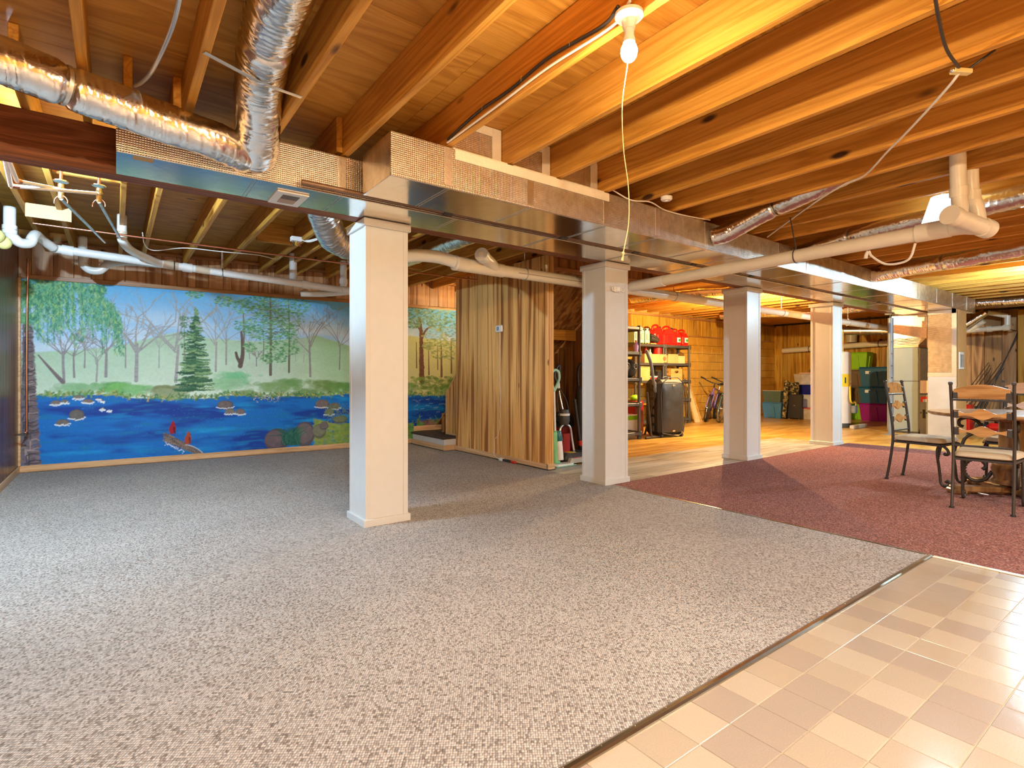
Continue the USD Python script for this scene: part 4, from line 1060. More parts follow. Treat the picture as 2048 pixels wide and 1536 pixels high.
# leafy trees
LF = [lin(72, 134, 84), lin(104, 164, 106), lin(56, 116, 72), lin(134, 186, 128), lin(92, 150, 110)]
for qx, qb, qt, w in ((1582, 730, 260, 0.018), (1690, 715, 290, 0.013), (1425, 560, 360, 0.010), (1540, 640, 460, 0.006)):
    stroke(ow((qx, qb), (qx + 2, (qb + qt) / 2), (qx - 3, qt)), w, w * 0.4, lin(104, 100, 92))
for qx, qy, qr in ((1560, 300, 90), (1650, 320, 110), (1500, 320, 80), (1740, 320, 80), (1600, 390, 90), (1700, 400, 80), (1540, 420, 80), (1640, 470, 90), (1580, 520, 70), (1690, 520, 60), (1600, 590, 60), (1640, 630, 40), (1560, 640, 40), (1690, 470, 60), (1430, 440, 60), (1420, 330, 70), (1480, 480, 60), (1460, 570, 40), (1310, 300, 50), (1140, 255, 50), (1700, 580, 50)):
    clump([(qx, qy, qr)], int(qr * 1.5), 0.009, LF, 0.62, (-0.5, 0.5), 2.2)
for _ in range(40):
    qy = mg.uniform(300, 640)
    stroke(ow((1585, qy), (1585 + mg.normal() * 50, qy - 16)), 0.004, 0.003, lin(96, 96, 84), 0.7)
# log and the two red birds
lg = ow((962, 1068), (1010, 1075), (1130, 1128), (1190, 1188), (1110, 1190), (985, 1132))
for _ in range(620):
    a, b = mg.uniform(), mg.uniform()
    qx = 965 + 215 * a
    q0, q1 = 1066 + 115 * a, 1120 + 78 * min(1, a * 1.1)
    u, v = onwall(qx, q0 + (q1 - q0) * b)
    dab(u, v, -0.5, 0.05, 0.006, lin(*[(94, 84, 84), (120, 108, 100), (66, 60, 62), (140, 124, 110)][mg.integers(4)]), 0.75)
for k in np.linspace(0, 1, 30):
    u, v = onwall(966 + 110 * k, 1128 + 50 * k + mg.normal() * 5)
    disc(u, v, 0.006, lin(220, 230, 236), 0.7)
    u, v = onwall(1085 + 100 * k, 1140 + 46 * k ** 2)
    disc(u, v, 0.005, lin(220, 230, 236), 0.5)
for qx, qy, c, d in ((1008, 1040, (150, 22, 40), (96, 14, 28)), (1098, 1100, (156, 66, 44), (112, 40, 34))):
    u, v = onwall(qx, qy)
    for k in np.linspace(0, 1, 14):
        disc(u + 0.012 * k - 0.004, v - 0.06 + 0.09 * k, 0.020 + 0.016 * math.sin(math.pi * k), lin(*c), 0.95)
    disc(u + 0.010, v + 0.048, 0.022, lin(*c), 1)
    stroke([(u + 0.006, v + 0.06), (u + 0.004, v + 0.085)], 0.012, 0.004, lin(*c))
    disc(u + 0.028, v + 0.046, 0.007, lin(60, 40, 40), 1)
    stroke([(u + 0.02, v + 0.0), (u + 0.028, v - 0.07)], 0.012, 0.008, lin(*d))
# right-hand stretch by the stairs: big trees, ferns
stroke(ow((2468, 770), (2464, 600), (2462, 480), (2452, 400)), 0.045, 0.022, lin(104, 74, 60), 1, 0.004)
stroke(ow((2465, 520), (2490, 470), (2530, 440)), 0.022, 0.008, lin(104, 76, 62))
stroke(ow((2458, 470), (2436, 440), (2415, 420)), 0.016, 0.006, lin(104, 76, 62))
for q in ((2436, 690, 540, 0.010), (2508, 730, 590, 0.012), (2582, 740, 560, 0.020), (2560, 700, 560, .008), (2640, 720, 520, .014), (2720, 740, 480, .02)):
    stroke(ow((q[0], q[1]), (q[0] - 2, q[2])), q[3], q[3] * 0.5, lin(112, 92, 76))
OL = [lin(112, 138, 84), lin(150, 160, 96), lin(176, 172, 112), lin(94, 124, 84), lin(132, 160, 124)]
OG = [lin(92, 134, 104), lin(120, 160, 128), lin(70, 112, 84), lin(140, 176, 150)]
for qx, qy, qr in ((2430, 360, 60), (2480, 330, 60), (2550, 360, 70), (2600, 400, 70), (2560, 430, 60), (2420, 430, 40), (2500, 400, 50), (2680, 380, 80)):
    clump([(qx, qy, qr)], 80, 0.013, OG + OL[:1], 0.6, (-0.6, 0.6), 2)
for qx, qy, qr in ((2540, 500, 70), (2600, 540, 60), (2570, 590, 60), (2640, 500, 60), (2500, 560, 30), (2660, 600, 60)):
    clump([(qx, qy, qr)], 70, 0.013, OL, 0.55, (-0.6, 0.6), 2)
for _ in range(300):
    u, v = onwall(mg.uniform(2400, 2900), mg.uniform(740, 815))
    disc(u, v, mg.uniform(0.015, 0.05), lin(*[(92, 134, 60), (120, 160, 76), (74, 112, 60), (104, 120, 70)][mg.integers(4)]), 0.5, 0.6)
for _ in range(180):
    u, v = onwall(2530 + mg.normal() * 34, 1000 + abs(mg.normal()) * 60)
    disc(u, v, mg.uniform(0.02, 0.05), lin(*[(110, 84, 72), (88, 68, 62), (130, 104, 90)][mg.integers(3)]), 0.5)
for cx_, cy_ in ((2440, 1060), (2470, 1100), (2590, 1050), (2620, 1090), (2560, 1120), (2700, 1080), (2410, 1110)):
    for k in range(12):
        a = mg.uniform(0.5, 2.7)
        u, v = onwall(cx_, cy_)
        l = mg.uniform(0.16, 0.34)
        for s in np.linspace(0.05, 1, 16):
            x, y = u + math.cos(a) * l * s, v + math.sin(a) * l * s - 0.10 * l * s * s
            for sg in (-1, 1):
                dab(x, y, a + sg * 0.9, 0.05 * (1.1 - s), 0.005, lin(*[(72, 128, 64), (104, 160, 84), (52, 100, 52)][mg.integers(3)]), 0.75)

CAN = np.clip(CAN * 1.22 * (0.93 + 0.14 * fb_noise(60, 60, 40, 2)[..., None]), 0.004, 0.95)
base = CW + WE * US[:, None] - WN * 0.0128
pts = np.repeat(base[None], NV, 0).copy()
pts[..., 2] = VS[:, None]
ii, jj = np.meshgrid(np.arange(NV - 1), np.arange(NU - 1), indexing="ij")
q4 = np.stack([ii * NU + jj, ii * NU + jj + 1, (ii + 1) * NU + jj + 1, (ii + 1) * NU + jj], -1).reshape(-1, 4)
MURAL = mat("mural_paint", {"a": ("attribute", {"attribute": "paint"}), "n": ("noise_texture", {"scale": 70.0, "detail": 4.0}), "g": ("geometry", {}), "b": ("bump", {"strength": 0.12, "distance": 0.004}), "p": ("principled_bsdf", {"roughness": 0.55, "specular_ior_level": 0.25})},
            [("a.color", "p.base_color"), ("g.position", "n.vector"), ("n.fac", "b.height"), ("b.normal", "p.normal")])
mp = usdkit.mesh(stage, "/World/mural", (pts.reshape(-1, 3), q4), MURAL)
UsdGeom.PrimvarsAPI(mp).CreatePrimvar("paint", Sdf.ValueTypeNames.Color3fArray, "vertex").Set(Vt.Vec3fArray.FromNumpy(CAN.reshape(-1, 3).astype(np.float32)))
keys(mp.GetPrim(), "painted woodland river mural with willow, pine and two red birds", "mural")

# ================================================================ pipes, cables and fittings
def tube_thing(name, label, cat, paths, m, sides=14, n=8):
    """paths: (part name, points, radius[, material[, label]])."""
    t = thing(name, label, cat)
    for p in paths:
        part(t, p[0], M().sweep(smooth_path(p[1], n), p[2], sides), p[3] if len(p) > 3 and p[3] else m, smooth=True, label=p[4] if len(p) > 4 else None)
    return t


def hub(t, a, b, r, m, name="coupling"):
    return part(t, name, M().cyl(a, b, r, sides=20), m, smooth=40)


# long drain along x behind the columns, with a bend and a cleanout wye
PY, pz = 4.40, lambda x: 2.150 - 0.0062 * (x - 3.0)
dr = thing("drain_pipe", "long cream drain pipe behind the columns with a white bend and cleanout", "pipe")
part(dr, "run", M().cyl((2.98, PY, pz(2.98)), (15.25, PY, pz(15.25)), 0.059, sides=20), PVC, smooth=40)
part(dr, "bend", M().sweep(smooth_path([(1.80, 4.47, 2.145), (2.02, 4.46, 2.155), (2.22, 4.44, 2.19), (2.42, 4.42, 2.195), (2.62, PY, 2.165), (2.70, PY, 2.155)]), 0.058, 20), PVC_WHITE, smooth=True, label="white pipe bend")
hub(dr, (2.60, PY, 2.158), (2.72, PY, 2.153), 0.068, PVC)
hub(dr, (2.575, PY, 2.160), (2.60, PY, 2.158), 0.071, PVC_WHITE, "purple_ring")
part(dr, "wye", M().sweep([(2.72, PY, 2.152), (3.12, PY, 2.149)], 0.066, 20).sweep(smooth_path([(3.06, PY, 2.15), (2.93, PY - 0.07, 2.20), (2.80, PY - 0.15, 2.225)]), [0.058] * 17, 20), PVC, smooth=True)
cp = part(dr, "cleanout_cap", M().cyl((2.82, PY - 0.14, 2.222), (2.765, PY - 0.175, 2.236), 0.066, sides=24), PVC_WHITE, smooth=40, label="white cleanout cap")
part(cp, "square_plug", M().box(-0.02, 0.02, -0.012, 0.0, -0.02, 0.02, R=rot((0, 0, 1), -52), at=(2.762, PY - 0.178, 2.237), c=0.002), PVC)
hub(dr, (3.02, PY, 2.150), (3.14, PY, 2.149), 0.067, PVC)
for x in (3.42, 5.9, 8.7, 11.2):
    part(dr, "hanger", M().torus((x, PY, pz(x)), 0.063, 0.004, axis=(1, 0, 0), n=28, sides=6).sweep([(x, PY, pz(x) + 0.063), (x + 0.01, PY + 0.01, ZJ)], 0.004, 6), GALV, smooth=True)
part(dr, "printed_line", M().box(3.3, 5.9, PY - 0.0592, PY - 0.0586, pz(4.5) - 0.008, pz(4.5) + 0.001), plain("pipe_print", (0.42, 0.36, 0.28), 0.5))
# cross drain along y, passing below the ducts
qx, qz = 4.80, 2.135
cd = thing("cross_drain", "cream drain pipe crossing below the foil ducts to the paired drops", "pipe")
part(cd, "run", M().cyl((qx, 4.02, qz - 0.012), (qx, 1.25, qz + 0.018), 0.056, sides=20), PVC, smooth=40)
hub(cd, (qx, 4.16, qz - 0.014), (qx, 3.70, qz - 0.010), 0.060, PVC_WHITE, "white_sleeve")
hub(cd, (qx, 1.42, qz + 0.016), (qx, 1.22, qz + 0.018), 0.066, PVC)
part(cd, "hanger", M().torus((qx, 2.30, qz + 0.007), 0.060, 0.0045, axis=(0, 1, 0), n=28, sides=6).sweep([(qx, 2.30, qz + 0.067), (qx + 0.02, 2.36, ZJ)], 0.005, 6), DARK_GAP, smooth=True)
part(cd, "elbow", M().sweep(smooth_path([(qx, 1.24, qz + 0.018), (qx, 1.15, qz + 0.012), (qx + 0.005, 1.09, qz), (qx + 0.01, 1.05, qz - 0.004)]), 0.058, 20), PVC, smooth=True)
part(cd, "header", M().cyl((4.51, 1.14, 2.170), (4.87, 1.04, 2.120), 0.057, sides=20), PVC, smooth=40)
hub(cd, (4.49, 1.145, 2.173), (4.55, 1.129, 2.164), 0.064, PVC, "end_cap")
hub(cd, (4.83, 1.051, 2.126), (4.90, 1.032, 2.116), 0.064, PVC, "end_cap")
for a, b in (((4.565, 1.12, 2.60), (4.60, 1.115, 2.16)), ((4.72, 1.09, 2.60), (4.80, 1.06, 2.13))):
    pts = smooth_path([a, (a[0] + 0.012, a[1], 2.42), (a[0] + 0.03, a[1], 2.33), ((a[0] + b[0]) / 2 + 0.02, (a[1] + b[1]) / 2, 2.27), b])
    part(cd, "drop", M().sweep(pts, 0.046, 18), PVC, smooth=True)
    part(cd, "drop_coupling", M().sweep([(a[0] + 0.022, a[1], 2.37), (a[0] + 0.034, a[1], 2.31)], 0.053, 18), PVC, smooth=40)
# shaded lamp behind the paired drops
sl_ = thing("shaded_lamp", "hanging lamp with a bright white conical shade behind the drain pipes", "lamp", (5.33, 1.405, 2.415))
SHADE = mat("lamp_shade", {"p": ("principled_bsdf", {"base_color": (0.9, 0.9, 0.88), "roughness": 0.7, "emission_color": COOL, "emission_strength": 1.3}), "t": ("translucent_bsdf", {"color": (0.9, 0.9, 0.88)}), "m": ("mix_closure", {"fac": 0.4})}, [("p.BSDF", "m.closure1"), ("t.BSDF", "m.closure2")], surface="m.closure")
part(sl_, "shade", M().lathe([(0.075, 0.115), (0.150, -0.135), (0.153, -0.137), (0.149, -0.136), (0.073, 0.113)], sides=36), SHADE, smooth=40)
part(sl_, "rim", M().torus((0, 0, -0.116), 0.147, 0.0025, n=36, sides=6), WHITE_PLASTIC, smooth=True)
part(sl_, "socket", M().cyl((0, 0, 0.13), (0, 0, 0.02), 0.02), WHITE_PLASTIC, smooth=40)
part(sl_, "bulb", M().ball((0, 0, -0.03), 0.03), glow("shade_bulb_glow", COOL, 30.0), smooth=True)
part(sl_, "stem", M().cyl((0, 0, 0.13), (0, 0, 0.324), 0.008), WHITE_PLASTIC, smooth=40)
part(sl_, "spider", M().cyl((-0.075, 0, 0.105), (0.075, 0, 0.105), 0.003, sides=6).cyl((0, -0.075, 0.105), (0, 0.075, 0.105), 0.003, sides=6), WHITE_PLASTIC, smooth=40)
lamp = UsdLux.SphereLight.Define(stage, f"{sl_.GetPath()}/light")
lamp.CreateRadiusAttr(0.032)
lamp.CreateColorAttr(Gf.Vec3f(*COOL))
lamp.CreateIntensityAttr(BULB["shade"])
lamp.AddTranslateOp().Set(Gf.Vec3d(0, 0, -0.03))
tube_thing("hose_loop", "short white hose looped down from the cross drain", "hose", [("hose", [(4.81, 1.43, 2.085), (4.82, 1.47, 1.98), (4.83, 1.55, 1.955), (4.83, 1.64, 1.97), (4.82, 1.72, 2.04), (4.82, 1.74, 2.085)], 0.0085), ("tip", [(4.82, 1.745, 2.085), (4.82, 1.76, 2.06), (4.82, 1.765, 2.03)], 0.013)], CORD_WHITE)

# left: white drain with traps in front of the boards over the mural
ly, lz = 6.9, lambda x: 2.345 - 0.048 * (x + 0.6)
ld_ = thing("white_drain", "white drain pipe sloping along the boards above the mural, with traps", "pipe")
part(ld_, "run", M().cyl((-0.50, ly, lz(-0.5)), (2.62, ly, lz(2.62)), 0.042, sides=18), PVC_WHITE, smooth=40)
for x in (-0.42, 0.60, 1.86, 2.36):
    hub(ld_, (x, ly, lz(x)), (x + 0.09, ly, lz(x + 0.09)), 0.050, PVC_WHITE)
for x in (0.42, 0.72):
    hub(ld_, (x, ly, lz(x)), (x + 0.14, ly, lz(x + 0.14)), 0.0435, PRIMER, "stained_length")
part(ld_, "trap", M().sweep(smooth_path([(-0.735, 6.35, 2.56), (-0.735, 6.35, 2.40), (-0.73, 6.36, 2.33), (-0.68, 6.42, 2.275), (-0.62, 6.48, 2.29), (-0.60, 6.52, 2.35), (-0.585, 6.60, 2.395), (-0.56, 6.74, 2.385), (-0.48, 6.88, lz(-0.48))]), 0.043, 18), PVC_WHITE, smooth=True)
for z in (2.40, 2.36):
    part(ld_, "trap_nut", M().cyl((-0.735, 6.35, z), (-0.735, 6.35, z - 0.035), 0.051), PVC_WHITE, smooth=40)
part(ld_, "drop_wye", M().sweep(smooth_path([(0.055, 6.3, 2.62), (0.055, 6.30, 2.45), (0.06, 6.32, 2.38), (0.14, 6.55, 2.335), (0.32, 6.82, 2.31), (0.40, ly, lz(0.4))]), 0.040, 18), PVC_WHITE, smooth=True)
hub(ld_, (0.055, 6.30, 2.46), (0.055, 6.30, 2.40), 0.043, PRIMER, "stained_length")
part(ld_, "low_trap", M().sweep(smooth_path([(-0.28, 7.45, 2.60), (-0.28, 7.45, 2.36), (-0.275, 7.45, 2.30), (-0.22, 7.44, 2.245), (-0.14, 7.43, 2.245), (-0.09, 7.42, 2.29), (-0.05, 7.38, 2.325), (0.12, 7.2, 2.335), (0.40, 6.98, 2.31)]), 0.041, 18), PVC_WHITE, smooth=True, label="lower white trap against the boards")
part(ld_, "upright", M().cyl((1.80, 7.05, lz(1.8)), (1.80, 7.05, 2.62), 0.045, sides=18), PVC_WHITE, smooth=40)
part(ld_, "end_upright", M().cyl((2.42, 7.0, lz(2.42)), (2.42, 7.0, 2.60), 0.043, sides=18), PVC_WHITE, smooth=40)
hub(ld_, (2.42, 7.0, 2.36), (2.42, 7.0, 2.30), 0.052, PVC_WHITE)
part(ld_, "side_branch", M().sweep(smooth_path([(1.95, 7.25, 2.16), (2.2, 7.12, 2.165), (2.45, ly, 2.185)]), 0.040, 18), PVC_WHITE, smooth=True)
part(ld_, "end_cap", M().cyl((2.62, ly, lz(2.62)), (2.70, ly, lz(2.7)), 0.056, sides=20), PVC_WHITE, smooth=40)
part(ld_, "strap", M().torus((0.985, ly, lz(0.985)), 0.046, 0.005, axis=(1, 0, 0), n=20, sides=6).box(0.975, 0.995, ly - 0.004, ly + 0.004, lz(1) + 0.04, 2.52), GALV, smooth=40)
part(ld_, "clamp", M().torus((0.52, ly, lz(0.52)), 0.047, 0.005, axis=(1, 0, 0), n=20, sides=6), DARK_GAP, smooth=True)
tube_thing("copper_pipe", "long thin copper pipe strung across the joists above the mural", "pipe", [("pipe", [(-0.56, 6.10, 2.392), (0.6, 6.10, 2.386), (2.2, 6.08, 2.376), (3.9, 6.05, 2.37)], 0.0095)], COPPER)
tube_thing("corner_copper_pipe", "copper pipe running down the corner beside the mural", "pipe", [("pipe", [(-0.78, 8.03, 2.40), (-0.79, 8.03, 1.6), (-0.79, 8.03, 0.60), (-0.79, 8.03, 0.475), (-0.795, 8.0, 0.455), (-0.83, 7.86, 0.455)], 0.009), ("elbow", [(-0.79, 8.03, 0.49), (-0.791, 8.025, 0.462), (-0.80, 7.98, 0.455)], 0.013)], COPPER)
part(tube_thing("shutoff_valve", "small copper shut-off valve low in the left corner", "valve", [("stem", [(-0.868, 7.86, 0.455), (-0.82, 7.85, 0.455)], 0.008)], COPPER), "handle", M().box(-0.85, -0.79, 7.83, 7.845, 0.446, 0.464, c=0.004), DARK_GAP)
# supply tubes and two valves at the left edge
vx = thing("water_lines", "white water tubes with two brass valves under the girder at far left", "pipe")
for k, (a, b, c) in enumerate([(spot(8, 310, y=3.92), spot(22, 372, y=4.35), spot(198, 387, y=4.75)), (spot(14, 312, y=3.92), spot(34, 362, y=4.25), spot(122, 379, y=4.65))]):
    part(vx, "tube", M().cyl(a, b, 0.0115, sides=10).cyl(b + (c - b) * 0.06, c, 0.0115, sides=10), PEX, smooth=40)
    part(vx, "crimp", M().cyl(b, b + (c - b) * 0.07, 0.014, sides=10), COPPER, smooth=40)
    part(vx, "valve_body", M().cyl(c + [0, 0, -0.06], c + [0, 0, 0.035], 0.017, sides=12).ball(c, 0.024, 12, 8), BRASS, smooth=40)
    part(vx, "handle", M().cyl(c + [0, 0, 0.050], c + [0, 0, 0.058], 0.042, sides=8), CHROME, smooth=30)
    part(vx, "riser", M().cyl(c + [0, 0, 0.058], [c[0], c[1], 2.52], 0.010, sides=10), COPPER, smooth=40)
    part(vx, "clip", M().torus(c + [0, 0, -0.085], 0.045, 0.004, axis=FW, a0=170, a1=370, n=14, sides=6), COPPER, smooth=True)
    e = np.array([c[0] + 0.16 + 0.05 * k, 6.6, 2.40])
    part(vx, "lower_pipe", M().cyl(c + [0, 0, -0.06], e, 0.011, sides=10), GALV, smooth=40)
single("foam_lump", M().ball((-0.80, 6.10, 2.25), 0.07, 14, 9, (1, 1, 0.9)).ball((-0.75, 6.16, 2.21), 0.055).ball((-0.82, 6.05, 2.31), 0.05), INSULATION, "pale yellow foam lump below the trap at the left edge", "foam", smooth=True, kind=None)
single("cardboard_piece", M().box(-0.60, -0.30, 5.99, 5.996, 2.42, 2.535, c=0.001), BOARD_WOOD, "plain tan board piece hung between joists above the white drain", "board")
tube_thing("armoured_cable", "pale blue grey armoured cable curving down at upper left", "cable", [("cable", [tuple(spot(362, -40, z=2.47)), tuple(spot(356, 10, z=2.44)), tuple(spot(338, 70, z=2.43)), tuple(spot(305, 140, z=2.46)), tuple(spot(284, 164, z=2.50)), tuple(spot(270, 172, z=2.56))], 0.0085)], CABLE_GREY)
# cables stapled to the joist beside the main bulb
a, b, c = (1.622, 1.52, 2.55), (1.622, 2.1, 2.555), (1.622, 2.83, 2.53)
tube_thing("black_cable", "black cable stapled along the joist left of the lit bulb", "cable", [("cable", [(1.56, 1.42, 2.52), (1.616, 1.56, 2.54), (1.620, 1.9, 2.575), (1.620, 2.2, 2.555), (1.620, 2.5, 2.56), (1.620, 2.84, 2.525)], 0.008)] + [("staple", [(1.61, y, z - 0.014), (1.61, y, z + 0.014)], 0.002, CHROME) for y, z in ((1.75, 2.563), (2.1, 2.561), (2.45, 2.56))], CORD_BLACK)
tube_thing("white_cable", "white cable along the lower joist edge beside the black cable", "cable", [("cable", [(1.56, 1.36, 2.51), (1.612, 1.50, 2.507), (1.616, 1.9, 2.527), (1.616, 2.3, 2.515), (1.616, 2.84, 2.505)], 0.006)], CORD_WHITE)
# black cable with a small junction and the cord over to the duct
j = spot(1918, 135, z=2.47)
tube_thing("drop_cable", "black cable hanging from the top of the frame to a small junction", "cable", [("cable", [tuple(spot(1868, -20, z=2.52)), tuple(spot(1878, 40, z=2.49)), tuple(spot(1893, 98, z=2.475)), tuple(j)], 0.0065), ("tail", [tuple(spot(1935, 140, z=2.47)), tuple(spot(1965, 118, z=2.50)), tuple(spot(1990, 100, z=2.54))], 0.0055)], CORD_BLACK)
jb = thing("wire_junction", "small tan wire connector strip under the joists at upper right", "connector")
part(jb, "strip", M().box(-0.045, 0.045, -0.016, 0.016, -0.010, 0.010, R=rot((0, 0, 1), -30), at=j + [0.03, 0.0, -0.008], c=0.003), CORD_YELLOW)
for k in (-1, 1):
    part(jb, "terminal", M().ball(j + [0.03 + 0.04 * k, -0.02 * k, -0.006], 0.012, 10, 7), CHROME, smooth=True)
tube_thing("joist_cord", "pale cord draped from the wire junction down to the duct", "cord", [("cord", [tuple(j + [0.02, 0, -0.01]), tuple(spot(1900, 170, z=2.44)), tuple(spot(1860, 215, z=2.44)), tuple(spot(1815, 263, z=2.46)), tuple(spot(1776, 302, z=2.47)), tuple(spot(1730, 350, z=2.47)), tuple(spot(1686, 370, z=2.485)), tuple(spot(1630, 405, z=2.49)), tuple(spot(1570, 448, z=2.49)), tuple(spot(1535, 474, z=2.49))], 0.0062)], CORD_WHITE)
tube_thing("duct_wire", "thin white wire lying along the joists at the nearer duct", "cable", [("wire", [tuple(spot(1225, 380, y=2.84)), tuple(spot(1262, 400, y=2.82)), tuple(spot(1300, 404, y=2.80)), tuple(spot(1330, 420, y=2.83)), tuple(spot(1375, 432, y=2.84)), tuple(spot(1420, 440, y=2.84))], 0.005)], CORD_WHITE)
sd = thing("ceiling_sensor", "small white round sensor on a joist over the nearer duct", "sensor", tuple(spot(1333, 394, z=2.499)))
part(sd, "body", M().lathe([(0.001, 0), (0.045, 0), (0.045, -0.018), (0.036, -0.028), (0.001, -0.029)]), WHITE_PLASTIC, smooth=40)
part(sd, "cap", M().lathe([(0.001, -0.028), (0.014, -0.029), (0.012, -0.034), (0.001, -0.035)], sides=14), WHITE_PLASTIC, smooth=40)
bx_ = thing("junction_box", "open white junction box with loose wires on a rear joist", "box", tuple(spot(592, 474, z=2.50)))
part(bx_, "box", M().box(-0.05, 0.05, -0.035, 0.035, -0.045, 0.0, c=0.003), WHITE_PLASTIC)
for k in range(3):
    part(bx_, "wire", M().sweep(smooth_path([(0.03, -0.02 + 0.02 * k, -0.02), (0.12, -0.10 + 0.02 * k, -0.05 + 0.012 * k), (0.26, -0.42 + 0.02 * k, -0.002), (0.40, -0.75, 0.0)]), 0.005, 8), CORD_WHITE, smooth=True)
for k, m_ in enumerate((CORD_BLACK, YELLOW, RED_INK)):
    part(bx_, "loose_end", M().sweep(smooth_path([(-0.02 + 0.025 * k, 0, -0.04), (-0.03 + 0.03 * k, 0.01, -0.07), (-0.01 + 0.03 * k, 0.02, -0.085)]), 0.004, 6), m_, smooth=True)
tube_thing("loose_wire", "thin white wire sagging under the copper pipe above the mural", "cable", [("wire", [tuple(spot(285, 465, z=2.44)), tuple(spot(290, 490, z=2.36)), tuple(spot(310, 501, z=2.34)), tuple(spot(370, 496, z=2.37)), tuple(spot(440, 503, z=2.37)), tuple(spot(515, 510, z=2.38)), tuple(spot(552, 518, z=2.42)), tuple(spot(566, 510, z=2.50))], 0.005)], CORD_WHITE)
# far wall fittings
tube_thing("wall_copper_pipe", "short copper pipe with an elbow on the far amber wall", "pipe", [("pipe", [(13.35, 7.93, 2.5), (13.33, 7.9, 2.2), (13.30, 7.88, 1.78)], 0.022), ("elbow", [(13.30, 7.88, 1.80), (13.28, 7.88, 1.755), (13.14, 7.88, 1.75)], 0.024)], COPPER)
fpz = thing("wall_drain", "cream drain pipe along the far right wall above the totes", "pipe")
part(fpz, "run", M().cyl((15.15, 7.62, 1.78), (15.15, 3.95, 1.92), 0.07, sides=18), PVC, smooth=40)
for y in (6.9, 5.25):
    part(fpz, "hanger", M().torus((15.15, y, 1.78 + (7.62 - y) * 0.0381), 0.075, 0.008, axis=(0, 1, 0), n=20, sides=6).box(15.22, 15.30, y - 0.01, y + 0.01, 1.8 + (7.62 - y) * 0.038, 1.9 + (7.62 - y) * 0.038), DARK_GAP, smooth=True)
vd = thing("vent_duct", "round silver vent duct over the water heater", "air duct")
part(vd, "run", M().cyl((13.2, 5.3, 2.09), (13.35, 3.95, 2.02), 0.085, sides=20), GALV, smooth=40)
for y in (4.95, 4.55):
    part(vd, "band", M().cyl((13.2 + (5.3 - y) * 0.11, y, 2.09 - (5.3 - y) * 0.052), (13.205 + (5.3 - y) * 0.11, y - 0.03, 2.088 - (5.3 - y) * 0.052), 0.088, sides=20), TAPE, smooth=40)
part(vd, "rise", M().sweep(smooth_path([(13.2, 5.3, 2.09), (13.15, 5.45, 2.13), (13.15, 5.5, 2.25), (13.15, 5.5, 2.5)]), 0.085, 20), GALV, smooth=True)
fr = thing("pipe_loop", "cream pipes joined in a loop on the weathered boards at far right", "pipe")
part(fr, "lower_run", M().cyl((14.6, 3.50, 2.04), (14.6, 2.80, 2.065), 0.052, sides=16), PVC, smooth=40)
part(fr, "upright", M().cyl((14.6, 2.78, 2.03), (14.6, 2.78, 2.31), 0.05, sides=16), PVC_WHITE, smooth=40)
part(fr, "upper_arm", M().cyl((14.6, 2.78, 2.30), (14.5, 3.07, 2.39), 0.048, sides=16), PVC, smooth=40)
part(fr, "brace", M().cyl((14.58, 3.36, 2.05), (14.52, 3.12, 2.22), 0.045, sides=16), PVC, smooth=40)
hub(fr, (14.6, 3.10, 2.055), (14.6, 3.02, 2.058), 0.066, PVC)
hub(fr, (14.6, 2.84, 2.064), (14.6, 2.74, 2.068), 0.066, PVC)
part(fr, "wall_bracket", M().box(14.6, 15.3, 2.77, 2.79, 2.02, 2.04), GALV)
flex("flex_duct", "short foil flexible duct slanting beside the return duct", [(14.42, 3.52, 2.10), (14.46, 3.38, 2.19), (14.48, 3.22, 2.31), (14.5, 3.10, 2.40)], 0.085, 14)

